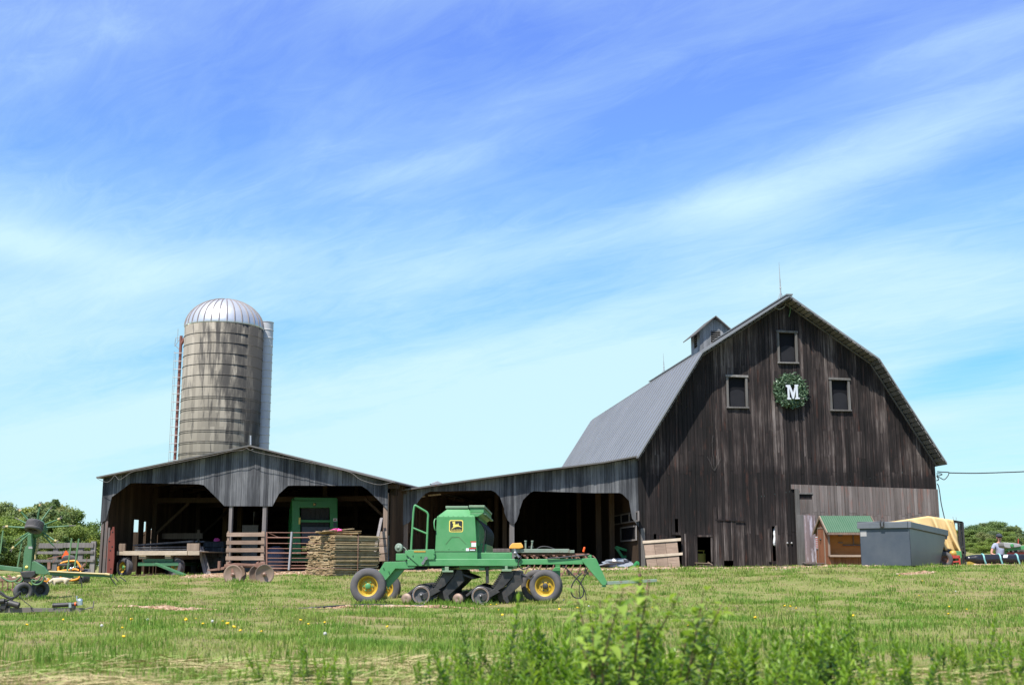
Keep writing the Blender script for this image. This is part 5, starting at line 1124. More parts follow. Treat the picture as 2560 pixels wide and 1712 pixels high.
F_ = sub(BF, Z6, 1740, 990, 1.2); F_.loc.z = G(*F_.loc[:2]); o = fthing("plastic_heap", F_, "crumpled heap of pale grey plastic on the lean-to floor", "plastic sheeting"); crumple("sheet", paint("grey_plastic", (.20, .23, .28, 1), (.3, .32, .35, 1), None, rough=.3), o, .75, .5, .32, seed=8)
F_ = sub(BF, Z7, 890, 1115, 1.3); F_.loc.z = G(*F_.loc[:2]) - .05; o = fthing("yellow_drum", F_, "yellow drum seen through the broken opening in the barn front", "drum"); a = P(F_, Z7, 955, 1000); mb = MB(); rr_ = a[0]; zt = P(F_, Z7, 890, 955)[1]
mb.lathe([(rr_, 0), (rr_, zt * .45), (rr_ + .015, zt * .47), (rr_, zt * .49), (rr_, zt), (rr_ * .9, zt + .01), (0, zt + .01)], (0, 0, 0), (0, 0, 1), 24); mb.build("barrel", M['yellow_drum'] if 'yellow_drum' in M else M['badge_yellow'], o)
mb = MB(); mb.bar((-.3, -.05, zt + .12), (.2, -.05, zt + .12), .03, .03); mb.bar((-.25, -.05, zt), (-.25, -.05, zt + .12), .03, .03); mb.bar((.15, -.05, zt), (.15, -.05, zt + .12), .03, .03); mb.build("handle", M['badge_yellow'], o)
F_ = sub(BF, Z7, 1766, 860, .12); o = fthing("white_plastic", F_, "scrap of white plastic hanging in the narrow gap of the barn front", "plastic"); mb = MB(); mb.path(smooth_path([P3(F_, Z7, x, y) for x, y in ((1770, 640), (1762, 700), (1772, 760), (1760, 830), (1770, 865))]), [.02, .02, .03, .03, .04, .05, .05, .05, .06, .07, .07, .07, .07, .07, .07, .07, .06, .06, .06, .05, .05, .05, .04, .03, .02][:25], 6); mb.build("strip", M['white'], o)
def planks(name, lab, Z, rows, Y, mat):
    x, y = rows[0][0], rows[0][1]; F_ = Frame(gpt(zz(Z, x, y)[0], Y), 3); o = fthing(name, F_, lab, "planks"); mb = MB()
    for (xa, xb, k) in [r[:3] if len(r) > 3 else r for r in rows[1:]]:
        a, b = P(F_, Z, xa, 0)[0], P(F_, Z, xb, 0)[0]; z = .02 + k * .035; y0 = random.uniform(-.1, .1); mb.bar((a, y0, z + gz(F_, a, y0)), (b, y0 + random.uniform(-.15, .15), z + random.uniform(0, .03) + gz(F_, b, y0)), .16, .032)
    mb.build("plank", mat, o, .003)
planks("scrap_planks", "loose stack of old scrap boards on the grass left of the kiosk", Z7, [(2040, 1150), (2045, 2190, 3.2), (2050, 2300, 2), (2060, 2330, 1), (2080, 2260, 0), (2140, 2330, 0), (2055, 2170, 2.5)], 42.3, M['barn_low'])
planks("fallen_board", "single dark board lying in the grass before the barn wall", Z7, [(1620, 1170), (1625, 1870, 0), (1700, 1850, .6)], 41.5, M['barn_low'])
F_ = sub(BF, Z7, 900, 1060, -.12); F_.loc.z = G(*F_.loc[:2]); o = fthing("threshold_board", F_, "pale broken board propped across the broken opening of the barn", "board"); mb = MB(); mb.bar(P3(F_, Z7, 835, 1060), P3(F_, Z7, 1000, 1068), .12, .035); mb.bar(P3(F_, Z7, 985, 1052), P3(F_, Z7, 1035, 1085), .1, .03); mb.build("plank", M['slat'], o)
# ============================================================ DUMPSTER
UF = Frame((at(zz(Z8, 1247, 0)[0], 1411.5, 38.0)), 55)
_g = G(UF.loc.x, UF.loc.y); UF.loc.z = _g
du = fthing("dumpster", UF, "large grey steel dumpster with sloping sides beside the kiosk", "dumpster")
z0 = .045; zt0 = P(Frame(UF.loc, 0), Z8, 1245, 622)[1]; zt1 = zt0 - .17; zr0 = P(Frame(UF.loc, 0), Z8, 1245, 561)[1]; La, Lt, Wd = 3.06, 4.06, 1.6
mb = MB(); th = .03
def panel(a, b, c, d): 
    n = (Vector(b) - Vector(a)).cross(Vector(d) - Vector(a)).normalized() * th; mb.hexa([a, b, tuple(Vector(b) - n), tuple(Vector(a) - n), d, c, tuple(Vector(c) - n), tuple(Vector(d) - n)])
A0, A1 = (0, 0, z0), (La, 0, z0); B0, B1 = (0, Wd, z0), (La, Wd, z0); C0, C1 = (0, 0, zt0), (Lt, 0, zt1); D0, D1 = (0, Wd, zt0), (Lt, Wd, zt1)
panel(A0, A1, C1, C0); panel(B0, A0, C0, D0); panel(A1, B1, D1, C1); panel(B1, B0, D0, D1); mb.box(.03, La - .02, .03, Wd - .03, z0, z0 + .03)
body = mb.build("body", M['dumpster'], du, .012)
mb = MB(); e = .05; hr = zr0 - zt0
def rim(a, b): a, b = Vector(a), Vector(b); mb.bar(a + Vector((0, 0, hr / 2)), b + Vector((0, 0, hr / 2)), .10, hr, 0, .5)
rim((-.05, -.02, zt0), (Lt + .05, -.02, zt1)); rim((-.02, .035, zt0), (-.02, Wd + .05, zt0)); rim((Lt + .02, .035, zt1), (Lt + .02, Wd + .05, zt1)); rim((.035, Wd + .02, zt0), (Lt - .04, Wd + .02, zt1))
mb.build("rim", M['dump_rim'], du, .012)
mb = MB()
for i in range(2):   # sagging rubber lids
    y0 = .05 + i * .82; N = 12; vs = []; fs = []
    for j in range(N + 1):
        for k in range(3): x = -.02 + (Lt + .05) * j / N; vs.append((x, y0 + .79 * k / 2, zr0 + .02 - .17 * x / Lt - .03 * math.sin(math.pi * k / 2) * (1 if j % 3 else .4) + .015 * math.sin(j * 2.1 + i)))
    for j in range(N):
        for k in range(2): fs.append((j * 3 + k, (j + 1) * 3 + k, (j + 1) * 3 + k + 1, j * 3 + k + 1))
    mb.add(vs, fs, 0, .5, True)
lo = mb.build("lid", M['dump_rim'], du); s_ = lo.modifiers.new("thick", 'SOLIDIFY'); s_.thickness = .02
mb = MB(); yy = Wd * .52
for d in (-.05, .05): mb.path([(-.09, yy + d, zr0 - .14), (-.11, yy + d, zr0 - .05), (-.10, yy + d, zr0 + .03), (-.03, yy + d, zr0 + .06)], .018, 6)
mb.bar((-.10, yy - .06, zr0 - .14), (-.10, yy + .06, zr0 - .14), .03, .03); mb.build("lid_latch", M['black'], du)
mb = MB(); mb.box(-.004, -.001, Wd * .86, Wd * .985, zt0 - .24, zt0 - .06); 
q = mb.build("decal", M['grey_sheet'], du)
mb = MB(); mb.path([(Lt + .05, .02, zt1 - .1), (Lt + .14, .02, zt1 + .0), (Lt + .22, .04, zt1 + .06), (Lt + .34, .08, zt1 + .06)], .03, 6); mb.build("lift_hook", M['dump_rim'], du)
mb = MB(); 
for x in (.1, La - .3): mb.box(x, x + .18, .05, Wd - .05, -.08, z0)
mb.build("skid", M['black'], du)
# ============================================================ TAN TARP OVER A RACK
VF = Frame(gpt(zz(T4, 1270, 0)[0], 42.0), 0); v4 = lambda x, y, yl=0.0: P(VF, T4, x, y, yl); V4 = lambda x, y, yl=0.0: P3(VF, T4, x, y, yl)
rk = fthing("steel_rack", VF, "tall black steel rack frame under the tan tarp behind the dumpster", "rack")
mb = MB(); g0 = lambda x, y: gz(VF, x, y)
for x, yt, yl in ((1275, 420, 0), (1312, 430, .9), (1345, 425, .0), (1200, 400, .9), (1000, 400, .0), (760, 400, .9)): p = V4(x, yt, yl); mb.bar((p.x, yl, g0(p.x, yl)), p, .055, .055)
mb.bar(V4(1190, 398), V4(1345, 424), .05, .05); mb.bar(V4(1275, 420), V4(1312, 430, .9), .05, .05); mb.bar(V4(1000, 400, 0), V4(1345, 424, 0), .05, .05); mb.bar(V4(760, 400, .9), V4(1312, 430, .9), .05, .05); mb.bar(V4(1290, 830), V4(1360, 825), .05, .05); mb.bar(V4(1310, 910), V4(1400, 915), .06, .08); mb.bar(V4(1345, 880), V4(1385, 1110), .05, .06); mb.bar(V4(1345, 560), V4(1320, 565), .03, .04)
mb.build("frame", M['black'], rk)
mb = MB(); p = V4(1200, 400, .3); mb.path([p, p + Vector((-.02, 0, .14))], .008, 4); p = V4(1240, 400, .3); mb.path([p, p + Vector((.01, 0, .13))], .008, 4); mb.build("wire_end", M['galv'], rk)
tp = thing("tan_tarp", VF.loc, VF.rz, "creased tan tarp draped over the steel rack behind the dumpster", "tarp")
top = [(150, 412), (240, 404), (500, 365), (780, 321), (920, 341), (1060, 366), (1190, 385)]; bot = [(150, 900), (400, 880), (650, 870), (900, 880), (1010, 880), (1150, 875), (1345, 950)]
NU, NV = 44, 16; vs = []; fs = []
tx_ = pl([(i, p[0]) for i, p in enumerate(top)]); tyy = pl([(i, p[1]) for i, p in enumerate(top)]); bx_ = pl([(i, p[0]) for i, p in enumerate(bot)]); by_ = pl([(i, p[1]) for i, p in enumerate(bot)])
for j in range(NV + 1):
    for i in range(NU + 1):
        u = i / NU * 6; v = j / NV; px = tx_(u) * (1 - v) + bx_(u) * v; py = tyy(u) * (1 - v) + by_(u) * v
        if u > 5 and v > .28: px -= (v - .28) * 40 * (1 - v)
        f = (.16 * math.sin(i * .62 - v * 4.2 + 1) + .09 * math.sin(i * 1.13 - v * 7.0)) * (.15 + v) + .03 * math.sin(i * 2.7 - v * 5) * v
        yl = -.06 + f - .15 * v
        q = P(VF, T4, px, py, yl); vs.append((q[0], yl, q[1]))
for i in range(NU + 1): vs.append((vs[i][0] - .05, .95, vs[i][2] - .02))
for j in range(NV):
    for i in range(NU): fs.append((j * (NU + 1) + i, (j + 1) * (NU + 1) + i, (j + 1) * (NU + 1) + i + 1, j * (NU + 1) + i + 1))
bs = (NV + 1) * (NU + 1)
for i in range(NU): fs.append((i, i + 1, bs + i + 1, bs + i))
M['tarp'] = paint("tan_tarp", (.56, .39, .16, 1), (.62, .46, .23, 1), None, rough=.6, scale=2, bump=.1)
mb = MB(); mb.add(vs, fs, 0, .5, True); ob = mb.build("cloth", M['tarp'], tp); s_ = ob.modifiers.new("thick", 'SOLIDIFY'); s_.thickness = .006
# small red machine under it
NF = Frame(gpt(zz(T4, 1180, 0)[0], 41.2), 0); n4 = lambda x, y, yl=0.0: P3(NF, T4, x, y, yl); ng = lambda x: gz(NF, x, 0)
o = fthing("garden_tiller", NF, "small red framed garden tiller with yellow tank under the tarp edge", "tiller"); mb = MB()
for x in (1170, 1290): p = n4(x, 975); mb.bar((p.x, 0, ng(p.x)), p, .05, .05); mb.bar((p.x, .4, ng(p.x)), p + Vector((0, .4, 0)), .05, .05)
mb.bar(n4(1160, 985), n4(1295, 985), .05, .1); mb.bar(n4(1165, 1070), n4(1295, 1060), .04, .05); mb.bar(n4(1165, 985, .4), n4(1295, 985, .4), .05, .1); mb.bar(n4(1200, 985, 0), n4(1200, 985, .4), .06, .06); mb.build("frame", M['red'], o, .006)
mb = MB(); mb.ball(n4(1197, 935, .2), .15, 14, sc=(1, .8, .8)); mb.build("fuel_tank", M['brass'], o)
mb = MB(); p = n4(1268, 950, .2); mb.box(p.x - .09, p.x + .1, .1, .35, p.z - .12, p.z + .12); p = n4(1250, 1045, .2); mb.box(p.x - .1, p.x + .1, .05, .3, p.z - .12, p.z + .12); mb.build("engine", M['green'], o, .02)
p = n4(1055, 1030); wheel(o, (p.x, .0, ng(p.x) + .24), (.3, 1, 0), .26, .18, .12, rim=M['rust'], hub=M['rust']); p = n4(1110, 945, .4); wheel(o, (p.x, .55, p.z), (.3, 1, 0), .2, .14, .1, rim=M['grey_sheet'], hub=M['rust'])
mb = MB(); p = n4(1055, 1040); mb.bar((p.x, .05, ng(p.x) + .24), (n4(1170, 1000).x, .05, ng(p.x) + .42), .06, .06); mb.build("axle_arm", M['rust'], o)
# ============================================================ BLACK WRAPPED ROLL
YF = Frame(gpt(zz(T4, 1420, 0)[0], 38.6), -1); y4 = lambda x, y, yl=0.0: P(YF, T4, x, y, yl)
o = fthing("wrapped_roll", YF, "long roll of black plastic tied with turquoise straps lying on timber", "plastic roll")
zr_ = (y4(1800, 945)[1] + y4(1800, 1100)[1]) / 2; rr_ = (y4(1800, 945)[1] - y4(1800, 1100)[1]) / 2; x0, x1 = y4(1415, 1000)[0], y4(1415, 1000)[0] + 3.6; mb = MB(); N, K = 26, 60; vs = []; fs = []; rr = random.Random(2)
for i in range(K + 1):
    x = x0 + (x1 - x0) * i / K; e = 1 if i > 5 else .62 + .38 * i / 5
    for j in range(N): th_ = 2 * math.pi * j / N; q = rr_ * e * (1 + .025 * math.sin(th_ * 5 + i * .35) + rr.uniform(-.02, .02) * (3 if i < 7 else 1)); vs.append((x + (rr.uniform(-.06, .02) if i == 0 else 0), q * math.cos(th_), zr_ + q * math.sin(th_)))
for i in range(K):
    for j in range(N): fs.append((i * N + j, i * N + (j + 1) % N, (i + 1) * N + (j + 1) % N, (i + 1) * N + j))
fs.append(tuple(range(N))[::-1]); fs.append(tuple(range(K * N, K * N + N))); mb.add(vs, fs, 0, .5, True); mb.build("roll", M['wrap'], o)
for xs in (1668, 1935, 2215, 2480):
    mb = MB(); x = y4(xs, 1000)[0]; mb.path([(x - .0, -rr_ * 1.05 * math.sin(t) if False else rr_ * 1.06 * math.cos(t), zr_ + rr_ * 1.06 * math.sin(t)) for t in [math.pi * .15 + i * math.pi * .85 / 12 for i in range(13)]] + [(x + .03, -rr_ * 1.06, zr_ - rr_ * .7), (x + .05, -rr_ * 1.0, gz(YF, x, -.15) + .0)], .028, 5); mb.build("strap", M['strap'], o)
mb = MB(); p = y4(2050, 990, -.1); q = rr_ * 1.035
for k in range(5): t0_, t1_ = R(118 + k * 9), R(118 + (k + 1) * 9); mb.add([(p[0] - .06 - .012 * k, q * math.cos(t0_), zr_ + q * math.sin(t0_)), (p[0] + .07 - .012 * k, q * math.cos(t0_), zr_ + q * math.sin(t0_)), (p[0] + .07 - .012 * (k - 1), q * math.cos(t1_), zr_ + q * math.sin(t1_)), (p[0] - .06 - .012 * (k - 1), q * math.cos(t1_), zr_ + q * math.sin(t1_))], [(0, 1, 2, 3)])
mb.build("label", M['white'], o)
F_ = Frame(YF.loc, -1); o = fthing("support_timber", F_, "brown timber lying on the ground beneath the black roll", "timber"); mb = MB()
mb.box(x0 + .2, x1, -.14, .0, gz(YF, 1, 0) - .03, zr_ - rr_ - .005); mb.box(x0 + .3, x1, .02, .14, gz(YF, 1, 0) - .03, zr_ - rr_ - .008); mb.build("beam", M['barn_low'], o, .006)
F_ = Frame(YF.w(x0 + .05, -.2, gz(YF, x0, -.2)), 8); o = fthing("yellow_wedge", F_, "small yellow wedge block at the left end of the black roll", "block"); mb = MB(); mb.prism([(-.12, 0), (.24, 0), (.22, .05), (-.08, .15)], -.08, .08); mb.build("block", M['brass'], o, .01)
# ============================================================ GREEN PLANTER AT THE RIGHT EDGE
EF = Frame(gpt(zz(T4, 2200, 0)[0], 40.2), 0); e4 = lambda x, y, yl=0.0: P(EF, T4, x, y, yl); E4 = lambda x, y, yl=0.0: P3(EF, T4, x, y, yl); eg = lambda x, y=0: gz(EF, x, y)
o = fthing("planting_machine", EF, "green planting machine with a grey tray at the right edge behind the roll", "planter")
mb = MB(); mb.prism([e4(*p) for p in ((1965, 752), (2105, 760), (2215, 775), (2258, 800), (2250, 822), (2050, 848), (1985, 835), (1970, 800))], -.25, .25); mb.build("tray", M['grey_sheet'], o, .02)
mb = MB(); mb.prism([e4(*p) for p in ((2040, 850), (2345, 800), (2520, 775), (2520, 850), (2345, 868), (2055, 888))], -.12, .12); mb.bar(E4(2250, 860, .5), E4(2520, 850, .5), .08, .1); mb.bar(E4(2130, 870, 0), E4(2130, 870, .6), .08, .08); p = E4(2150, 800, -.26); mb.lathe([(.06, -.02), (.06, .02)], p, (0, 1, 0), 14); mb.bar(E4(2480, 860, .2), (E4(2480, 860).x, .2, eg(1.2)), .1, .1); mb.bar(E4(2060, 880, .2), (E4(2060, 880).x, .2, eg(0)), .1, .1); mb.build("beam", M['green'], o, .01)
p = E4(2290, 910, .3); wheel(o, (p.x, .3, eg(p.x) + .26), (0, 1, 0), .27, .14, .15); p = E4(2170, 905, .2); wheel(o, (p.x, .5, eg(p.x) + .24), (0, 1, 0), .25, .12, .14)
mb = MB(); mb.bar(E4(2070, 930), E4(2345, 925), .06, .06); mb.bar(E4(2250, 800), E4(2253, 690), .025, .025); mb.build("red_bar", M['red'], o)
# ---- person sitting at it
def skin_body(name, joints, edges, mat, parent, sub=2):
    me = bpy.data.meshes.new(name); me.from_pydata([j[:3] for j in joints], edges, []); ob = bpy.data.objects.new(name, me); col.objects.link(ob); ob.parent = parent
    sk = ob.modifiers.new("skin", 'SKIN'); sk.use_smooth_shade = True
    lay = me.skin_vertices[0].data
    for i, j in enumerate(joints): r_ = j[3]; lay[i].radius = (r_, r_ * (j[4] if len(j) > 4 else 1)); lay[i].use_root = (i == 0)
    ob.modifiers.new("round", 'SUBSURF').levels = sub; ob.modifiers["round"].render_levels = sub; me.materials.append(mat); return ob
F_ = Frame((at(zz(T4, 1965, 0)[0], 1400, 41.4)), 0); F_.loc.z = G(F_.loc.x, F_.loc.y)
pe = fthing("person", F_, "person in a dark cap and grey t-shirt sitting behind the black roll", "person")
ht = P(F_, T4, 1965, 612)[1]; hz0 = ht - .13          # centre of the head
sh = ht - .34; hip = ht - .86
def person_z(v): return v
J_ = [(0, 0, hip, .13), (0, .02, hip + .14, .125), (0, .01, hip + .30, .13), (0, 0, sh - .05, .125), (0, -.01, sh + .05, .055), (0, -.02, sh + .10, .05), (0, -.03, hz0 - .03, .072), (0, -.03, hz0 + .05, .085), (0, -.02, hz0 + .09, .06)]
E_ = [(i, i + 1) for i in range(8)]
def limb(pts, start):
    b = len(J_)
    for p in pts: J_.append(p)
    E_.append((start, b)); E_.extend([(b + i, b + i + 1) for i in range(len(pts) - 1)]); return b + len(pts) - 1
hl = limb([(-.17, 0, sh - .04, .062), (-.27, -.02, sh - .20, .048), (-.32, -.04, sh - .33, .042), (-.22, -.14, sh - .38, .036), (-.08, -.20, sh - .40, .028), (-.02, -.22, sh - .40, .03)], 3)
hr_ = limb([(.17, 0, sh - .04, .062), (.24, -.06, sh - .20, .048), (.25, -.12, sh - .32, .042), (.20, -.20, sh - .34, .034), (.14, -.26, sh - .33, .028), (.10, -.28, sh - .33, .03)], 3)
for hd, s in ((hl, 1), (hr_, -1)):
    hx = J_[hd]
    for k in range(4): limb([(hx[0] + s * .035, hx[1] - .012 + .012 * k, hx[2] + .012 - .010 * k, .0095), (hx[0] + s * (.065 - .006 * abs(k - 1)), hx[1] - .02 + .012 * k, hx[2] - .006 - .010 * k, .0085), (hx[0] + s * .075, hx[1] - .02 + .012 * k, hx[2] - .028 - .008 * k, .0075)], hd)
    limb([(hx[0] + s * .015, hx[1] - .03, hx[2] + .02, .0105), (hx[0] + s * .04, hx[1] - .045, hx[2] + .02, .009)], hd)
kf = sh - .86 + .0
for s in (-1, 1): limb([(s * .10, -.03, hip - .02, .10), (s * .15, -.28, hip + .03, .078), (s * .17, -.44, hip + .0, .065), (s * .17, -.47, hip - .18, .055), (s * .17, -.46, max(.09, hip - .38), .042), (s * .17, -.50, max(.04, hip - .43), .04), (s * .17, -.60, max(.03, hip - .45), .032)], 0)
body = skin_body("body", J_, E_, M['skin'], pe)
T_ = [(0, 0, hip - .02, .150), (0, .02, hip + .14, .145), (0, .01, hip + .30, .15), (0, 0, sh - .05, .145), (0, -.01, sh + .03, .07), (-.17, 0, sh - .04, .078), (-.265, -.02, sh - .19, .068), (.17, 0, sh - .04, .078), (.235, -.055, sh - .19, .068)]
skin_body("shirt", T_, [(0, 1), (1, 2), (2, 3), (3, 4), (3, 5), (5, 6), (3, 7), (7, 8)], M['tee'], pe)
T_ = [(0, 0, hip + .02, .148), (-.10, -.03, hip - .02, .118), (-.15, -.28, hip + .03, .095), (-.17, -.44, hip, .08), (-.17, -.47, hip - .18, .072), (-.17, -.46, max(.12, hip - .34), .066), (.10, -.03, hip - .02, .118), (.15, -.28, hip + .03, .095), (.17, -.44, hip, .08), (.17, -.47, hip - .18, .072), (.17, -.46, max(.12, hip - .34), .066)]
skin_body("trousers", T_, [(0, 1), (1, 2), (2, 3), (3, 4), (4, 5), (0, 6), (6, 7), (7, 8), (8, 9), (9, 10)], M['denim'], pe)
mb = MB(); mb.ball((0, -.02, hz0 + .06), .113, 16, sc=(.92, 1.05, .75)); mb.box(-.075, .075, -.24, -.09, hz0 + .035, hz0 + .05); mb.build("cap", M['hat'], pe, .01)
mb = MB(); mb.ball((0, .02, hz0 + .0), .096, 14, sc=(1, .9, 1.0)); mb.build("hair", M['hair'], pe)
mb = MB(); mb.ball((0, -.118, hz0 - .02), .018, 8, sc=(.8, 1.2, 1.3)); 
for s in (-1, 1): mb.ball((s * .088, -.03, hz0 - .01), .024, 8, sc=(.4, .8, 1.3))
mb.build("nose_and_ears", M['skin'], body)
mb = MB()
for s in (-1, 1): mb.ball((s * .034, -.105, hz0 + .012), .011, 8)
mb.box(-.026, .026, -.112, -.104, hz0 - .065, hz0 - .058); mb.build("eyes_and_mouth", M['hair'], body)
o = thing("work_seat", F_.loc, 0, "low dark seat under the person behind the roll", "seat"); mb = MB(); mb.box(-.2, .2, -.15, .22, hip - .17, hip - .11); mb.build("cushion", M['black'], o, .02); mb = MB(); mb.tube((0, .04, -.05), (0, .04, hip - .165), .04); mb.build("pedestal", M['black'], o)
# ============================================================ OVERHEAD LINE
LFm = Frame(BF.w(BX1 + .02, .15, bl(Z8, 1490, 80, .15)[1]), 0)
o = fthing("service_wire", LFm, "thin dark electric wire running from the barn corner to the right", "wire")
z8 = lambda x, y, yl=0.0: P3(LFm, Z8, x, y, yl); mb = MB()
pts = [z8(1497, 72), z8(1540, 76), z8(1600, 78), z8(1620, 84), z8(1700, 86), z8(1850, 88), z8(2000, 85), z8(2200, 78), z8(2345, 72), z8(2900, 40)]; mb.path(smooth_path(pts, 4), .022, 5)
mb.path(smooth_path([z8(1490, 92), z8(1520, 90), z8(1545, 100), z8(1510, 112), z8(1495, 105)]), .018, 5); mb.path(smooth_path([z8(1612, 84), z8(1600, 115), z8(1565, 150), z8(1530, 135), z8(1500, 120), z8(1490, 112)]), .018, 5); mb.path(smooth_path([z8(1495, 120), z8(1510, 150), z8(1490, 160)]), .02, 5)
mb.build("line", M['hose'], o)
mb = MB(); mb.path(smooth_path([z8(1495, 190), z8(1508, 210), z8(1520, 270), z8(1535, 380), z8(1550, 450), z8(1567, 525), z8(1590, 640), z8(1600, 900)]), .02, 5); mb.build("drop_cable", M['hose'], o)
# ============================================================ HAY TEDDER AT THE LEFT
TF = Frame(gpt(zz(Z2, 300, 0)[0], 30.0), 0); t2 = lambda x, y, yl=0.0: P(TF, Z2, x, y, yl); T2v = lambda x, y, yl=0.0: P3(TF, Z2, x, y, yl)
te = fthing("hay_tedder", TF, "green hay tedder folded upright with spoked rotor arms at the left edge", "hay tedder")
mb = MB(); mb.prism([t2(*p) for p in ((348, 560), (412, 560), (408, 760), (385, 1012), (288, 1012), (300, 800), (318, 720), (345, 700))], -.06, .10); mb.prism([t2(*p) for p in ((388, 900), (430, 890), (550, 960), (605, 1040), (560, 1060), (385, 1040))], -.04, .06); mb.bar(T2v(430, 590, .1), T2v(432, 880, .1), .05, .05)
mb.build("column", M['tedder'], te, .012)
mb = MB(); c = T2v(326, 966, -.062); mb.lathe([(.04, -.006), (.04, 0)], c, (0, 1, 0), 14, 0); a = t2(348, 740, -.062); b = t2(402, 712, -.062); mb.box(a[0], b[0], -.066, -.061, a[1], b[1], 1); mb.build("decal", [M['badge_yellow'], M['grey_sheet']], te)
mb = MB(); mb.prism([t2(*p) for p in ((255, 1020), (440, 1010), (445, 1060), (400, 1095), (290, 1095))], -.08, .16); mb.bar(T2v(270, 1110, 0), T2v(420, 1130, 0), .08, .1); mb.build("lower_bracket", M['black'], te, .015)
hc = T2v(440, 490, .05)
mb = MB(); mb.lathe([(.0, -.10), (.12, -.10), (.22, -.02), (.235, .0), (.235, .05), (.1, .12), (0, .12)], hc, (.25, 1, -.15), 28); mb.ball(hc + Vector((.10, .08, -.02)), .17, 14, sc=(1, .7, 1)); hub = mb.build("rotor_hub", M['tedder'], te)
tips = [(500, 165, -.05, 1), (215, 240, -.02, 1), (180, 358, .02, 0), (30, 466, .05, 1), (120, 765, -.08, 1), (715, 668, -.05, 1), (765, 362, -.02, 1), (642, 215, .3, 2), (930, 455, .25, 2), (185, 645, .1, 0), (700, 745, .25, 2)]
for x, y, yl, k in tips:
    e = T2v(x, y, yl); d = (e - hc).normalized(); s = hc + d * .18; mb = MB(); q = s.lerp(e, .78 if k else .66)
    mb.tube(s, q, .026 if k < 2 else .02, .018, 7, 0)
    if k == 1: mb.tube(q, q.lerp(e, .45), .036, .03, 7, 1); mb.tube(q.lerp(e, .2), e, .016, .008, 5, 2); mb.tube(q.lerp(e, .3), e + d.cross(Vector((0, 1, 0))) * .05, .012, .006, 5, 2)
    else: mb.tube(q, e, .014, .008, 5, 2)
    mb.build("tine_arm", [M['tedder'], M['tan_rod'], M['grey_wood']], te)
wh = T2v(420, 466, -.25); wheel(te, wh, (.10, .42, 1), 0.215, .25, .12, rim=M['black'], hub=M['black'], n=32)
mb = MB(); mb.path([T2v(470, 605, .08), T2v(455, 700, .05), T2v(432, 800, .02), T2v(430, 870, 0)], .018, 6); coil(T2v(478, 620, .0), T2v(440, 800, .0), .03, 9, .008, mb); mb.build("tension_spring", M['tan_rod'], te)
mb = MB(); mb.bar(T2v(-200, 945), T2v(275, 1000), .07, .11); mb.build("left_beam", M['tedder'], te, .01)
mb = MB(); mb.bar(T2v(590, 1040, .0), T2v(1375, 1072, .0), .06, .075); mb.bar(T2v(590, 1035, .0), T2v(900, 1080, .05), .06, .09); ob = mb.build("right_beam", M['tedder'], te, .008)
mb = MB(); mb.tube(T2v(600, 1018, -.06), T2v(1290, 1050, -.06), .022); mb.tube(T2v(1290, 1050, -.06), T2v(1345, 1058, -.06), .032, .03); mb.build("drive_rod", M['tan_rod'], te)
mb = MB()
for a, b, c in (((1340, 1070), (1380, 1130), (1425, 1188)), ((1395, 1075), (1425, 1110), (1450, 1138)), ((1470, 1085), (1500, 1105), (1545, 1140)), ((985, 1075), (1000, 1140), (1004, 1215))): mb.path(smooth_path([T2v(*a), T2v(*b), T2v(*c)]), .013, 5)
mb.build("spring_tine", M['black'], te)
mb = MB()
for (xa, ya), (xb, yb) in (((878, 610), (815, 1085)), ((966, 615), (912, 975)), ((283, 575), (212, 975)), ((38, 515), (0, 800))): mb.bar(T2v(xa, ya, .25), T2v(xb, yb, .2), .035, .02, 0, up=(0, 1, 0))
mb.build("upright_arm", M['green2'], te)
mb = MB(); J = lambda pts, yl=-.05: smooth_path([T2v(x, y, yl) for x, y in pts], 5)
mb.path(J(((20, 1085), (60, 1115), (120, 1138), (190, 1130), (250, 1085))), .022, 7); mb.path(J(((180, 1130), (200, 1160), (240, 1155), (275, 1120), (270, 1080))), .02, 7); mb.path(J(((385, 1120), (400, 1165), (450, 1180), (500, 1160), (535, 1110), (530, 1060))), .022, 7); mb.path(J(((390, 1120), (440, 1135), (480, 1115), (510, 1060))), .018, 7)
mb.build("green_hose", M['green2'], te)
gz2 = lambda x, y: gz(TF, x, y)
p = t2(285, 1250); wheel(te, (p[0], .0, gz2(p[0], 0) + .215), (-.62, .8, 0), .225, .18, .12, rim=M['black'], hub=M['black'], n=32); p = t2(420, 1240); wheel(te, (p[0], .35, gz2(p[0], .35) + .22), (-.62, .8, 0), .22, .16, .12, rim=M['black'], hub=M['black'], n=32)
mb = MB(); mb.bar(T2v(330, 1090, .1), T2v(300, 1240, .08), .08, .08); mb.bar(T2v(300, 1240, .1), T2v(420, 1235, .4), .05, .05); mb.build("axle_leg", M['black'], te)
# rusty cultivator standing behind it
CFm = Frame(gpt(zz(Z2, 120, 0)[0], 33.5), 0); c2 = lambda x, y, yl=0.0: P3(CFm, Z2, x, y, yl)
o = fthing("tine_cultivator", CFm, "rusty row cultivator with tan spring clamps behind the green tedder", "cultivator")
mb = MB(); mb.bar(c2(-250, 1125), c2(560, 1110), .07, .08); mb.bar(c2(-250, 1120, .5), c2(560, 1105, .5), .07, .08)
for x in (-100, 60, 250, 450): mb.bar(c2(x, 1118, 0), c2(x, 1112, .5), .06, .06)
mb.build("frame", M['rust'], o, .006)
mb = MB()
for i, x in enumerate(range(-200, 560, 62)):
    p = c2(x, 1085 + 12 * math.sin(i * 2.3), .02); mb.ball(p, .055 + .015 * math.sin(i), 8, i % 3, sc=(1.2, .8, .8)); mb.bar(p, p + Vector((.08, 0, -.06)), .05, .05, i % 3)
mb.build("spring_clamp", [M['pale_wood'], M['cap_tan'] if 'cap_tan' in M else M['tan_rod'], M['rust']], o)
mb = MB()
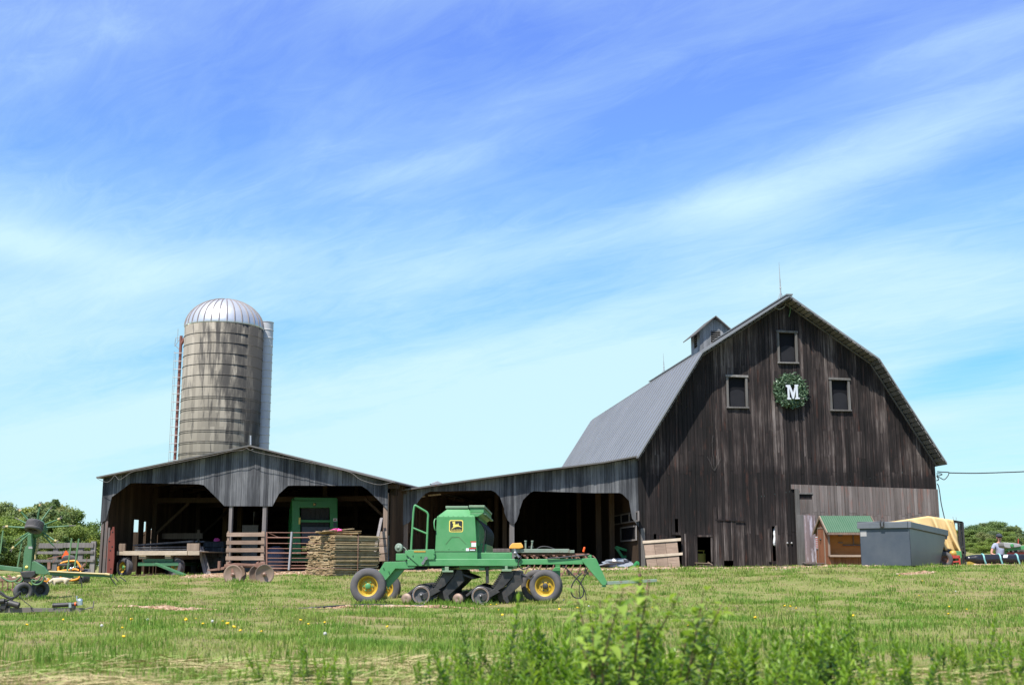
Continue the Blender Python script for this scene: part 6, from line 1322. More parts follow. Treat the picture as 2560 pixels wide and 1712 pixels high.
for i, x in enumerate(range(-180, 560, 62)):
    yl = .5 * (i % 2); p = c2(x, 1115, yl); q = gz(CFm, p.x, yl); mb.path(smooth_path([p, p + Vector((.07, 0, -.1)), p + Vector((.06, 0, -.25)), Vector((p.x - .06, yl, q - .02))], 4), .02, 5); mb.bar(Vector((p.x - .03, yl, q + .12)), Vector((p.x - .07, yl, q - .04)), .10, .02)
mb.build("shank", M['rust'], o)
# orange mower
OF = Frame(gpt(zz(Z2, 850, 0)[0], 38.0), 0); o2 = lambda x, y, yl=0.0: P3(OF, Z2, x, y, yl)
om = fthing("orange_mower", OF, "orange tube framed mower with black seat parked by the shed corner", "mower"); K = lambda pts, yl: smooth_path([o2(x, y, yl) for x, y in pts], 4)
mb = MB(); mb.path(K(((712, 1015), (722, 965), (745, 925), (785, 905), (860, 892), (925, 890), (955, 915), (985, 960), (1020, 995)), 0), .034, 8); mb.path(K(((715, 1025), (760, 1010), (850, 1000), (920, 990), (965, 1005)), -.05), .03, 8); mb.path(K(((742, 1080), (752, 1105), (790, 1122), (880, 1125), (950, 1110), (985, 1080)), -.1), .034, 8); mb.tube(o2(718, 1000, 0), o2(748, 1090, -.1), .03); mb.tube(o2(1000, 975, 0), o2(975, 1085, -.1), .03); mb.path(K(((712, 1015), (715, 985), (706, 960)), .3), .03, 6)
mb.build("tube_frame", M['orange'], om)
mb = MB(); mb.path(K(((765, 892), (790, 845), (850, 835), (910, 845), (930, 888)), .35), .05, 8); a = o2(768, 905, .3); b = o2(930, 842, .3); mb.box(a.x, b.x, .3, .42, a.z, b.z); mb.box(a.x, b.x, -.1, .3, a.z - .12, a.z - .04); a = o2(760, 1075); b = o2(960, 965); mb.box(a.x, b.x, .1, .5, a.z, b.z); mb.build("seat", M['black'], om, .03)
mb = MB(); a = o2(735, 1148); b = o2(980, 1100); mb.box(a.x, b.x, -.05, .6, a.z + .02, b.z + .02); mb.tube(o2(850, 985, -.05), o2(930, 960, -.02), .02, None, 6, 1); mb.ball(o2(870, 985, -.05), .06, 8, 1); mb.build("mower_deck", [M['black'], M['chrome']], om, .02)
mb = MB(); mb.bar(o2(990, 985, -.1), o2(1040, 925, -.1), .07, .05); mb.bar(o2(985, 1000, -.1), o2(1030, 990, -.1), .06, .05); mb.path([o2(1040, 960, .2), o2(1060, 900, .2), o2(1070, 840, .2)], .012, 5); mb.build("lever", M['rust'], om)
og = lambda x, y: gz(OF, x, y)
p = o2(1040, 1120); wheel(om, (p.x, .1, og(p.x, .1) + .2), (1, .35, 0), .22, .22, .1, rim=M['black'], hub=M['black'], n=28); p = o2(690, 1105); wheel(om, (p.x, .05, og(p.x, 0) + .18), (.6, .8, 0), .19, .16, .1, rim=M['galv'], hub=M['galv'], n=28)
p = o2(1000, 1100); mb = MB(); mb.tube((p.x, -.1, og(p.x, -.1)), o2(985, 1085, -.1), .03); mb.bar((p.x, -.1, og(p.x, -.1) + .02), (p.x + .03, -.3, og(p.x, -.1) + .02), .05, .04); mb.build("foot_post", M['black'], om)
a = o2(570, 1150); mb = MB(); mb.ball(o2(575, 1130, .1), .09, 10, sc=(1.2, .8, .9)); mb.build("orange_bucket", M['orange'], om)
SFm = Frame(gpt(zz(Z2, 805, 0)[0], 40.5), 0); s2 = lambda x, y, yl=0.0: P3(SFm, Z2, x, y, yl)
o = fthing("slow_vehicle_sign", SFm, "bright orange triangle sign above the black mower seat", "sign"); mb = MB(); mb.prism([P(SFm, Z2, *p) for p in ((755, 852), (800, 765), (815, 762), (850, 822), (845, 832), (765, 858))], -.01, .01); mb.build("triangle", M['smv'], o)
mb = MB(); p = s2(800, 830, .02); mb.tube((p.x, .02, gz(SFm, p.x, 0)), p, .02); mb.bar(s2(580, 862, .06), s2(775, 822, .06), .03, .03); mb.bar(s2(600, 905, .06), s2(600, 990, .06), .1, .03, up=(0, 1, 0)); mb.bar(s2(650, 910, .06), s2(690, 850, .06), .02, .02); mb.build("support", M['rust'], o)
# the small dog
HFm = Frame(gpt(zz(Z2, 735, 0)[0], 36.0), 8); k = 36 / FPX / 4.9; sc2 = 1.0
o = fthing("dog", HFm, "small cream dog with lowered head standing in the grass by the mower", "dog")
b_ = .23; J_ = [(.0, 0, b_ + .02, .072, 1.1), (.12, 0, b_ + .02, .068, 1.1), (-.12, 0, b_ + .01, .080, 1.15), (-.20, -.01, b_ + .03, .052), (-.27, -.03, b_ - .01, .048), (-.31, -.05, b_ - .06, .046), (-.37, -.07, b_ - .10, .024), (.19, 0, b_ + .03, .05), (.27, .01, b_ + .03, .022), (.33, .03, b_ + .07, .014)]
E_ = [(0, 1), (0, 2), (2, 3), (3, 4), (4, 5), (5, 6), (1, 7), (7, 8), (8, 9)]
limb([(-.15, -.055, b_ - .06, .032), (-.14, -.06, .11, .021), (-.15, -.06, .03, .018), (-.175, -.065, .015, .018)], 2); limb([(-.11, .055, b_ - .06, .032), (-.10, .06, .11, .021), (-.11, .06, .03, .018), (-.135, .065, .015, .018)], 2)
limb([(.17, -.055, b_ - .05, .045), (.14, -.06, .14, .028), (.19, -.06, .085, .019), (.18, -.06, .02, .017), (.155, -.065, .012, .017)], 1); limb([(.20, .055, b_ - .05, .045), (.17, .06, .14, .028), (.22, .06, .085, .019), (.21, .06, .02, .017), (.185, .065, .012, .017)], 1)
dog = skin_body("body", J_, E_, M['fur'], o)
mb = MB()
for s in (-1, 1): mb.add([(-.30, -.05 + s * .03, b_ - .015), (-.34, -.06 + s * .045, b_ - .03), (-.325, -.06 + s * .06, b_ - .085), (-.295, -.05 + s * .055, b_ - .06)], [(0, 1, 2, 3)])
mb.ball((-.395, -.08, b_ - .105), .013, 8); mb.build("ears_and_nose", M['hair'], dog)
# board fence behind
FF = Frame(gpt(zz(Z2, 830, 0)[0], 50.0), -2); f2 = lambda x, y, yl=0.0: P3(FF, Z2, x, y, yl)
o = fthing("board_fence", FF, "grey three board fence on posts between the tedder and the shed", "fence")
for k_, (ya, yb) in enumerate(((672, 734), (772, 806), (872, 906))):
    mb = MB(); a = f2(350 + 0, yb + 0); b = f2(1150, ya); mb.box(a.x, f2(820, 0).x, -.02, .02, a.z, b.z + .0); mb.box(f2(820, 0).x + .01, b.x, -.025, .015, a.z + .02, b.z + .015); mb.build("rail", M['grey_wood'], o, .005)
for x in (360, 678, 985, 1142): mb = MB(); p = f2(x, 740 if x != 1142 else 665); mb.box(p.x - .10, p.x + .10, .025, .16, gz(FF, p.x, 0) - .1, p.z + .05); mb.build("post", M['grey_wood'], o, .008)
# tow bar and jack lying in front
JF = Frame(gpt(zz(Z2, 500, 0)[0], 24.0), 0); j2 = lambda x, y, yl=0.0: P3(JF, Z2, x, y, yl)
o = fthing("tow_bar_implement", JF, "dark implement tow bar with hydraulic cylinder lying at the lower left", "tow bar")
mb = MB(); mb.bar(j2(-150, 1498), j2(395, 1488), .12, .09); mb.bar(j2(395, 1490), j2(690, 1488), .10, .07); mb.bar(j2(680, 1500), j2(1012, 1497), .12, .10); mb.path(smooth_path([j2(1010, 1490), j2(1070, 1472), j2(1130, 1458), j2(1128, 1490), j2(1140, 1455), j2(1152, 1380)]), .012, 5); mb.build("beam", paint("grey_brown_steel", (.12, .105, .09, 1), (.18, .16, .14, 1), (.12, .07, .05, 1), rough=.7, scale=4), o, .008)
mb = MB(); mb.tube(j2(648, 1434, -.05), j2(875, 1422, -.05), .043, None, 12, 0); mb.tube(j2(655, 1434, -.05), j2(664, 1433, -.05), .048, None, 12, 0); mb.bar(j2(868, 1460, -.05), j2(868, 1400, -.05), .05, .09, 1); mb.tube(j2(880, 1420, -.05), j2(958, 1416, -.05), .034, None, 10, 0); mb.tube(j2(918, 1418, -.05), j2(935, 1417, -.05), .038, None, 10, 2); mb.bar(j2(896, 1470, -.05), j2(896, 1435, -.05), .08, .08, 0); jk = mb.build("cylinder", [M['black'], M['chrome'], M['smv']], o)
mb = MB(); mb.ball(j2(980, 1380, -.05), .055, 10); mb.tube(j2(980, 1430, -.05), j2(980, 1380, -.05), .055, None, 10); mb.tube(j2(942, 1375, -.05), j2(938, 1315, -.05), .014, None, 6); mb.build("ball_coupler", M['chrome'], jk)
mb = MB(); mb.tube(j2(110, 1402, -.1), j2(232, 1436, -.1), .06, None, 12); mb.bar(j2(40, 1480, -.05), j2(70, 1385, -.05), .12, .12); mb.bar(j2(60, 1400), j2(100, 1470), .1, .08); mb.tube(j2(-60, 1390, -.1), j2(60, 1380, -.1), .05); mb.build("linkage", M['black'], o, .01)
mb = MB(); J = lambda pts, yl=-.08: smooth_path([j2(x, y, yl) for x, y in pts], 5)
mb.path(J(((-60, 1235), (20, 1280), (80, 1325), (150, 1340), (200, 1325), (250, 1270))), .02, 7); mb.path(J(((-60, 1250), (30, 1310), (110, 1345), (170, 1338), (235, 1300))), .017, 7); mb.path(J(((-60, 1440), (30, 1395), (110, 1360), (190, 1320), (250, 1262))), .02, 7); mb.path(J(((-20, 1520), (60, 1450), (110, 1400), (170, 1340), (225, 1300))), .018, 7); mb.path(J(((230, 1320), (300, 1385), (360, 1430), (395, 1470))), .008, 5)
mb.build("hose", M['hose'], o)
# black pipe lying by the drill
o = thing("black_pipe", gpt(880, 25.6), 0, "thin black pipe lying on the ground before the rear drill wheel", "pipe"); l_ = o.location.copy(); mb = MB()
pts = [gpt(px, Y) - l_ + Vector((0, 0, .035)) for px, Y in ((640, 25.0), (700, 25.1), (775, 25.2), (850, 25.5), (930, 25.9), (1010, 26.0), (1060, 26.0))]; mb.path(smooth_path(pts), .022, 7); mb.tube(pts[2], pts[2] + Vector((.12, 0, .0)), .032); mb.build("pipe", M['hose'], o)
# ============================================================ GROUND
def spaced(a, b, n, p): t = np.linspace(-1, 1, n); return np.sign(t) * np.abs(t) ** p * (b - a) / 2 + (a + b) / 2
xs = np.unique(np.concatenate([np.linspace(-26, 26, 150), np.sign(np.linspace(-1, 1, 60)) * (26 + 1400 * np.abs(np.linspace(-1, 1, 60)) ** 3)]))
ys = np.unique(np.concatenate([np.linspace(-30, 0, 8), np.linspace(0, 60, 190), 60 + 2200 * np.linspace(0, 1, 60) ** 2.6]))
X, Y = np.meshgrid(xs, ys); Zg = Gv(X, Y); nx, ny = len(xs), len(ys)
V = np.stack([X.ravel(), Y.ravel(), Zg.ravel()], 1); i, j = np.meshgrid(np.arange(nx - 1), np.arange(ny - 1)); q = (j * nx + i).ravel()
Fq = np.stack([q, q + 1, q + nx + 1, q + nx], 1)
def np_mesh(name, V, F, mats, tone=None, smooth=False, k=4):
    me = bpy.data.meshes.new(name); me.vertices.add(len(V)); me.vertices.foreach_set("co", V.astype(np.float32).ravel())
    me.loops.add(F.size); me.loops.foreach_set("vertex_index", F.astype(np.int32).ravel()); me.polygons.add(len(F)); me.polygons.foreach_set("loop_start", np.arange(0, F.size, k, dtype=np.int32))
    me.update(calc_edges=True)
    for m_ in (mats if isinstance(mats, list) else [mats]): me.materials.append(m_)
    if tone is not None: a = me.attributes.new("tone", 'FLOAT', 'FACE'); a.data.foreach_set("value", tone.astype(np.float32))
    if smooth: me.polygons.foreach_set("use_smooth", np.ones(len(F), bool))
    me.validate(); o = bpy.data.objects.new(name, me); col.objects.link(o); return o
def field(x, y, s, seed):
    """soft patchy field, 0..1"""
    r = np.random.default_rng(seed); a = 0; t = 0
    for k in range(7):
        th = r.uniform(0, 6.28); f = s * 1.45 ** k; w = .72 ** k; a = a + w * np.sin(f * (x * np.cos(th) + y * np.sin(th)) + r.uniform(0, 6.28) + 1.3 * np.sin(f * .6 * (y * np.cos(th) - x * np.sin(th)) + r.uniform(0, 6.28))); t += w
    return .5 + .5 * a / t * 1.7
m = NT("meadow_soil"); v = m.coord((1, 1, 1)); n1 = m.noise(v, .35, 6, .65); n2 = m.noise(v, 2.2, 6, .7); n3 = m.noise(v, 17, 4, .7)
g = m.ramp(m.math('ADD', m.math('MULTIPLY', n1, .5), m.math('MULTIPLY', n2, .5)), [(.34, (.15, .19, .045, 1)), (.50, (.21, .22, .072, 1)), (.60, (.28, .20, .11, 1)), (.72, (.36, .235, .155, 1))])
g = m.mix(m.ramp(n3, [(.35, .55), (.65, 0.0)]), g, (.12, .12, .05, 1)); m.base(g); m.set(Roughness=1.0, Specular_IOR_Level=.1); m.bump(n3, .6, .05)
tag(np_mesh("ground", V, Fq, m.mat, smooth=True), kind="structure")
# bare patches: sheets a few millimetres above the meadow
m = NT("bare_earth"); v = m.coord(); n1 = m.noise(v, 3, 6, .7); n2 = m.noise(v, 22, 4, .7)
m.base(m.ramp(m.math('ADD', m.math('MULTIPLY', n1, .5), m.math('MULTIPLY', n2, .5)), [(.3, (.17, .105, .065, 1)), (.5, (.29, .19, .125, 1)), (.7, (.42, .31, .22, 1))])); m.set(Roughness=1); m.bump(n2, .7, .03); M['earth'] = m.mat
m = NT("pale_gravel"); v = m.coord(); n1 = m.noise(v, 2, 5, .7); vo = m.n("ShaderNodeTexVoronoi"); vo.inputs["Scale"].default_value = 26; m.k(v, vo.inputs["Vector"])
m.base(m.mix(m.ramp(n1, [(.4, .0), (.7, .5)]), m.ramp(vo.outputs["Color"], [(.2, (.28, .23, .17, 1)), (.8, (.52, .46, .37, 1))]), (.24, .20, .10, 1))); m.set(Roughness=1); m.bump(vo.outputs["Distance"], .6, .03); M['gravel'] = m.mat
PATCH = []
def patch(name, px, Yc, rx, ry, mat, lab=None, lift=.006, seed=1, rot=0):
    c = gpt(px, Yc); N, K = 64, 14; rr = np.random.default_rng(seed); ph = rr.uniform(0, 6.28, 8); vs = [(c.x, c.y, G(c.x, c.y) + lift)]; fs = []
    for k in range(1, K + 1):
        for j in range(N):
            t = 2 * math.pi * j / N; q = 1 + sum(.16 / (1 + .4 * i_) * math.sin((i_ + 2) * t + ph[i_]) for i_ in range(6)); f = k / K
            x = c.x + rx * q * f * math.cos(t); y = c.y + ry * q * f * math.sin(t) + rot * (x - c.x); vs.append((x, y, G(x, y) + lift * (1 if k < K else -2)))
    for j in range(N): fs.append((0, 1 + j, 1 + (j + 1) % N))
    for k in range(K - 1):
        for j in range(N): a = 1 + k * N + j; b = 1 + k * N + (j + 1) % N; fs.append((a, a + N, b + N, b))
    mb = MB(); mb.add(vs, fs, 0, .5, True); o = mb.build(name, mat); tag(o, kind="structure"); PATCH.append((c.x, c.y, rx, ry, rot))
patch("dirt_path", 480, 24.9, 1.5, .35, M['earth'], seed=1, rot=.05); patch("dirt_path", 1000, 25.6, 1.9, .28, M['earth'], seed=2, rot=.03); patch("dirt_path", 700, 25.2, 1.0, .18, M['earth'], seed=5)
patch("bare_ground", 720, 42.6, 2.0, 1.9, M['earth'], seed=3); patch("bare_ground", 530, 42.3, 1.2, 1.6, M['earth'], seed=7); patch("bare_ground", 1180, 43.8, 4.5, 1.6, M['earth'], seed=8)
patch("gravel_strip", 2140, 40.0, 2.6, 1.6, M['gravel'], seed=4); patch("bare_ground", 2290, 33.2, .5, .35, M['earth'], seed=9); patch("bare_ground", 2460, 38.0, 1.7, .7, M['earth'], seed=10)
patch("gravel_strip", 1720, 43.0, 5.5, 1.0, M['gravel'], seed=12)
# shed and lean-to floors
for F_, w_, d_, nm in ((SF, SX1 - SX0, SD, "shed_floor"), (Frame(BF.w(lx0, 0), 7.2), -lx0, LD, "lean_to_floor")):
    mb = MB(); n = 14; vs = []
    for j in range(n + 1):
        for i in range(n + 1): p = F_.w((SX0 if F_ is SF else 0) + w_ * i / n, .2 + (d_ - .3) * j / n); vs.append((p.x, p.y, G(p.x, p.y) + .012))
    mb.add(vs, [(j * (n + 1) + i, j * (n + 1) + i + 1, (j + 1) * (n + 1) + i + 1, (j + 1) * (n + 1) + i) for j in range(n) for i in range(n)], 0, .5, True); tag(mb.build(nm, M['earth']), kind="structure")
# ============================================================ GRASS
def inside(F_, x, y, x0, x1, y0, y1):
    c, s = math.cos(F_.rz), math.sin(F_.rz); dx, dy = x - F_.loc.x, y - F_.loc.y; u = dx * c + dy * s; w = -dx * s + dy * c; return (u > x0) & (u < x1) & (w > y0) & (w < y1)
def in_patch(x, y, g=1.0):
    r = np.zeros(len(x), bool)
    for cx, cy, rx, ry, rot in PATCH: r |= (((x - cx) / (rx * g)) ** 2 + ((y - cy - rot * (x - cx)) / (ry * g)) ** 2) < 1
    return r
def blocked(x, y):
    return inside(SF, x, y, SX0 - .05, SX1 + .1, .25, SD) | inside(BF, x, y, lx0 - .1, BX1 + .1, .02, BL)
def scatter(n, y0, y1, power, margin=4.5):
    u = rng.random(n); y = (y0 ** power + u * (y1 ** power - y0 ** power)) ** (1 / power); x = (rng.random(n) * 2 - 1) * (y * .445 + margin); return x, y
HAYC = [(-1.5, 7.6, 1.3, .5), (-2.6, 6.5, .9, .25), (-.7, 6.6, .8, .35), (2.75, 7.2, .8, .4), (-.4, 8.3, .9, .25), (.8, 7.6, .7, .25), (-2.5, 8.6, .7, .2), (3.3, 6.4, .7, .35), (1.9, 6.2, .6, .3), (-1.6, 6.1, 1.0, .2)]
def hayf(x, y):
    r = np.zeros_like(x)
    for cx, cy, a, b in HAYC: r = np.maximum(r, np.exp(-(((x - cx) / a) ** 2 + ((y - cy) / b) ** 2)))
    return r
def blades(x, y, h, w, tone, bend=1.0, seg=2):
    n = len(x); z = Gv(x, y); th = rng.uniform(0, 2 * np.pi, n); lean = rng.uniform(.1, 1.0, n) * bend; dx, dy = np.cos(th), np.sin(th); px_, py_ = -dy, dx
    # the blade faces mostly sideways so that its width shows
    V = np.empty((n, 5, 3)); b = np.stack([x, y, z - .01], 1); s = np.stack([px_, py_, np.zeros(n)], 1) * w[:, None] * .5; up = np.array([0, 0, 1.0]); dr_ = np.stack([dx, dy, np.zeros(n)], 1)
    V[:, 0] = b - s; V[:, 1] = b + s; mid = b + up * (h * .6)[:, None] + dr_ * (h * lean * .25)[:, None]; V[:, 2] = mid + s * .75; V[:, 3] = mid - s * .75
    V[:, 4] = b + up * (h * (1 - lean * .25))[:, None] + dr_ * (h * lean * .85)[:, None]
    base = (np.arange(n) * 5)[:, None]; T = np.concatenate([base + np.array([[0, 1, 2]]), base + np.array([[0, 2, 3]]), base + np.array([[3, 2, 4]])], 0)
    return V.reshape(-1, 3), T, np.concatenate([tone, tone, tone])
Vs, Ts, Ns = [], [], []; off = 0
for n, y0, y1, pw, hh, ww in ((95000, 5.0, 11, 1.2, .075, .0045), (175000, 10, 23, 1.0, .058, .008), (145000, 22, 36, 1.0, .065, .012), (90000, 34, 52, 1.0, .075, .016)):
    x, y = scatter(n, y0, y1, pw); dry = field(x, y, .8, 3); cl = field(x, y, 2.6, 11); hay = hayf(x, y); fine = field(x, y, 7, 5)
    keep = (rng.random(n) < np.clip(.5 + .9 * cl - .22 * hay, .15, 1)) & ~blocked(x, y) & (~in_patch(x, y, .92) | (rng.random(n) < .12))
    x, y, dry, cl, hay, fine = (a[keep] for a in (x, y, dry, cl, hay, fine)); k = len(x)
    tone = np.clip(.56 + .55 * (cl - .5) - .55 * (dry - .5) + .25 * (fine - .5) - .3 * hay + rng.normal(0, .17, k), 0, 1)
    h = hh * (.45 + 1.0 * cl * rng.uniform(.5, 1.5, k)) * (1 - .35 * hay); w = ww * rng.uniform(.7, 1.5, k)
    strip = (np.abs(y - 28.3 + .25 * np.sin(x * 1.7)) < .28) & (x > .27 * y); tone = np.where(strip, np.clip(tone + .4, .75, 1), tone); h = np.where(strip, h * 1.3, h)
    tall = rng.random(k) < .02; h = np.where(tall, h * 2.0, h)
    a, t, c = blades(x, y, h, w, tone); Vs.append(a); Ts.append(t + off); Ns.append(c); off += len(a)
# taller clumps here and there, and round the parked machines
cx_, cy_ = [], []
for n_, y0, y1 in ((60, 8, 16), (130, 16, 40)): a_, b_ = scatter(n_, y0, y1, 1.0, 1.0); cx_.append(a_); cy_.append(b_)
for px_, Yt in ((905, 27.7), (935, 27.6), (960, 30.2), (1010, 27.9), (1030, 27.8), (1060, 27.9), (1120, 27.7), (1180, 27.8), (1205, 27.8), (1230, 27.9), (1345, 27.8), (1372, 27.7), (585, 36.6), (640, 36.6), (55, 29.8), (100, 29.9), (150, 35.6), (2010, 42.6), (1990, 42.8), (1960, 42.8), (2250, 37.4), (2330, 38.6)): p_ = gpt(px_, Yt); cx_.append([p_.x]); cy_.append([p_.y])
cx_, cy_ = np.concatenate(cx_), np.concatenate(cy_); k = ~blocked(cx_, cy_) & ~in_patch(cx_, cy_, .9); cx_, cy_ = cx_[k], cy_[k]; rep = 70
sz = rng.uniform(.5, 1.3, len(cx_)); x = np.repeat(cx_, rep) + rng.normal(0, .11, len(cx_) * rep) * np.repeat(sz, rep) * 1.6; y = np.repeat(cy_, rep) + rng.normal(0, .08, len(cx_) * rep); hh_ = .17 * np.repeat(sz, rep) * rng.uniform(.4, 1.1, len(x)); tn_ = np.clip(np.repeat(rng.normal(.72, .2, len(cx_)), rep) + rng.normal(0, .12, len(x)), 0, 1)
a, t, c = blades(x, y, hh_, .006 + .0003 * y, tn_, .8); Vs.append(a); Ts.append(t + off); Ns.append(c); off += len(a)
M['grass'] = NT("grass_blades"); m = M['grass']; t = m.attr("tone")
cc = m.ramp(t, [(0, (.44, .35, .20, 1)), (.25, (.355, .325, .125, 1)), (.45, (.27, .325, .072, 1)), (.7, (.20, .30, .046, 1)), (1, (.125, .25, .03, 1))]); m.base(cc); m.set(Roughness=.6, Specular_IOR_Level=.25)
tl = m.n("ShaderNodeBsdfTranslucent"); m.k(cc, tl.inputs["Color"]); mx = m.n("ShaderNodeMixShader"); mx.inputs[0].default_value = .48; m.k(m.b.outputs[0], mx.inputs[1]); m.k(tl.outputs[0], mx.inputs[2]); m.k(mx.outputs[0], m.t.nodes["Material Output"].inputs[0]); M['grass'] = m.mat
tag(np_mesh("grass", np.concatenate(Vs), np.concatenate(Ts), M['grass'], np.concatenate(Ns), k=3), kind="stuff")
# ---- cut hay lying in the foreground
def strands(n, xs_, ys_, ln, wd, tone, lift, droop=.3):
    th = rng.normal(0, .8, n) + np.where(rng.random(n) < .5, 0, np.pi); L = ln * rng.uniform(.4, 1.5, n); K = 4; V = np.empty((n, K, 2, 3)); cur = rng.normal(0, .5, n)
    px_, py_ = xs_.copy(), ys_.copy(); z0 = lift * rng.random(n); el = rng.normal(0, .16, n)
    for k in range(K):
        g_ = Gv(px_, py_); z = g_ + .012 + z0 + np.sin(el) * L * (k / (K - 1)) * (1 - .3 * k / K); z = np.maximum(z, g_ + .006)
        V[:, k, 0] = np.stack([px_ - np.sin(th) * wd * .5, py_ + np.cos(th) * wd * .5, z + wd * .35], 1); V[:, k, 1] = np.stack([px_ + np.sin(th) * wd * .5, py_ - np.cos(th) * wd * .5, z - wd * .35], 1)
        px_ = px_ + np.cos(th) * L / (K - 1); py_ = py_ + np.sin(th) * L / (K - 1); th = th + cur / K
    base = (np.arange(n) * K * 2)[:, None]; F = np.concatenate([base + np.array([[2 * k, 2 * k + 1, 2 * k + 3, 2 * k + 2]]) for k in range(K - 1)], 0)
    return V.reshape(-1, 3), F, np.tile(tone, K - 1)
X_, Y_ = [], []
for cx, cy, a, b in HAYC: n = int(1100 * a * b / .8); X_.append(rng.normal(cx, a * .62, n)); Y_.append(rng.normal(cy, b * .62, n))
hx, hy_ = np.concatenate(X_), np.concatenate(Y_); k = (hy_ > 4.6); hx, hy_ = hx[k], hy_[k]
a, f, c = strands(len(hx), hx, hy_, .16, .003, np.clip(rng.normal(.62, .25, len(hx)), 0, 1), .045)
m = NT("cut_hay"); t = m.attr("tone"); m.base(m.ramp(t, [(0, (.16, .11, .05, 1)), (.4, (.30, .235, .11, 1)), (.7, (.40, .33, .165, 1)), (1, (.25, .33, .085, 1))])); m.set(Roughness=.7, Specular_IOR_Level=.3); M['hay'] = m.mat
tag(np_mesh("cut_hay", a, f, M['hay'], c), kind="stuff")
# wood chips and stones on the bare patches
n = 5200; X_, Y_ = [], []
for (cx, cy, rx, ry, rot), wgt in zip(PATCH, (900, 900, 300, 700, 600, 700, 900, 120, 300, 900)):
    r_ = np.sqrt(rng.random(wgt)); t_ = rng.uniform(0, 6.28, wgt); x = cx + rx * 1.05 * r_ * np.cos(t_); X_.append(x); Y_.append(cy + ry * 1.05 * r_ * np.sin(t_) + rot * (x - cx))
x, y = np.concatenate(X_), np.concatenate(Y_); n = len(x); z = Gv(x, y) + .008; s = rng.uniform(.012, .05, n); th = rng.uniform(0, 6.28, n); V = np.empty((n, 8, 3)); hgt = s * rng.uniform(.3, .8, n); asp = rng.uniform(.35, 1, n)
for q_, (i_, j_, l_) in enumerate(((-1, -1, 0), (1, -1, 0), (1, 1, 0), (-1, 1, 0), (-.8, -.7, 1), (.8, -.9, 1), (.7, .8, 1), (-.9, .7, 1))):
    a_, b_ = i_ * s, j_ * s * asp; V[:, q_] = np.stack([x + a_ * np.cos(th) - b_ * np.sin(th), y + a_ * np.sin(th) + b_ * np.cos(th), z + l_ * hgt], 1)
F = np.concatenate([(np.arange(n) * 8)[:, None] + np.array([f_]) for f_ in ((4, 5, 6, 7), (0, 1, 5, 4), (1, 2, 6, 5), (2, 3, 7, 6), (3, 0, 4, 7))], 0)
m = NT("chips"); m.base(m.ramp(m.attr("tone"), [(0, (.17, .095, .055, 1)), (.5, (.32, .20, .115, 1)), (1, (.45, .34, .24, 1))])); m.set(Roughness=.9)
tag(np_mesh("wood_chips", V.reshape(-1, 3), F, m.mat, np.tile(rng.random(n), 5)), kind="stuff")
# ============================================================ PLANTS IN THE FOREGROUND
def leaf(mb, p, d, L, w, curl, m, t, up=Vector((0, 0, 1)), n=4, broad=.45):
    d = d.normalized(); s = d.cross(up); s = s.normalized() if s.length > 1e-3 else Vector((1, 0, 0)); nrm = s.cross(d); vs = []; 
    for k in range(n + 1):
        f = k / n; ww = w * (math.sin(math.pi * min(1, f * (1 - broad) / .5 if f < .5 / (1 - broad) * .5 else f)) if 0 else max(.04, math.sin(math.pi * (f ** (.75)) * .97 + .06))) * .5; c = p + d * L * f * (1 - .12 * f) - Vector((0, 0, 1)) * curl * L * f * f
        vs += [c - s * ww + nrm * ww * .35, c, c + s * ww + nrm * ww * .35]
    fs = []
    for k in range(n): a = 3 * k; fs += [(a, a + 1, a + 4, a + 3), (a + 1, a + 2, a + 5, a + 4)]
    mb.add(vs, fs, m, t, True)
M['weed'] = leafmat("weed_leaves", (.045, .12, .010), (.29, .42, .055), .45, .38, .45, vary=.7); M['weed_stem'] = leafmat("weed_stems", (.08, .11, .035), (.16, .18, .06), 0, .6)
M['shrub'] = leafmat("shrub_leaves", (.07, .165, .015), (.34, .46, .08), .48, .36, .45); M['stem'] = leafmat("brown_stems", (.10, .06, .035), (.20, .14, .07), 0, .7)
def weed_mesh(seed, H, stems):
    rr = random.Random(seed); mb = MB()
    for s in range(stems):
        b = Vector((rr.gauss(0, .07), rr.gauss(0, .07), -.02)); ln = Vector((rr.gauss(0, .30), rr.gauss(0, .24), 1)).normalized(); h = H * rr.uniform(.6, 1.05); pts = [b + ln * h * f + Vector((rr.gauss(0, .01), rr.gauss(0, .01), 0)) for f in (0, .25, .5, .75, 1)]
        mb.path(pts, [.0055, .005, .0045, .004, .002], 5, 1, rr.random()); N = int(14 + 26 * h / .5)
        for k in range(N):
            f = (k + 1) / N; f = .12 + .88 * f; p = b + ln * h * f; a = k * 2.4 + rr.uniform(-.4, .4); el = .25 + 1.0 * f * f + rr.uniform(-.2, .2)
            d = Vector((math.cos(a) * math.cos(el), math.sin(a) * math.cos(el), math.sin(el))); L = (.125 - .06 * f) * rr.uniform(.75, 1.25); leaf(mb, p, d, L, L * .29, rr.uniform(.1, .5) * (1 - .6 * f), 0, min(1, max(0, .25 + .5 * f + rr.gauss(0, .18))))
    return mb
protos = []
for i in range(6):
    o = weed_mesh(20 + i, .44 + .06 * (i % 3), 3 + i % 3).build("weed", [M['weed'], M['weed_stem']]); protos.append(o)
spots = []; rr = random.Random(12)
dens = pl([(700, .2), (800, .5), (900, .3), (1050, .5), (1150, .6), (1300, .7), (1450, 1), (1900, 1), (2050, .9), (2200, .55), (2400, .5), (2640, .6)])
while len(spots) < 150:
    px = rr.uniform(560, 2680); Yw = rr.uniform(4.5, 6.9)
    if rr.random() > dens(px): continue
    spots.append((px, Yw))
spots += [(870, 5.2), (840, 5.0), (1150, 5.3), (1180, 5.6), (1255, 5.3), (1330, 6.2), (1345, 6.0), (2010, 5.3), (2100, 5.2), (2130, 5.4), (2240, 5.6), (2350, 5.5)]
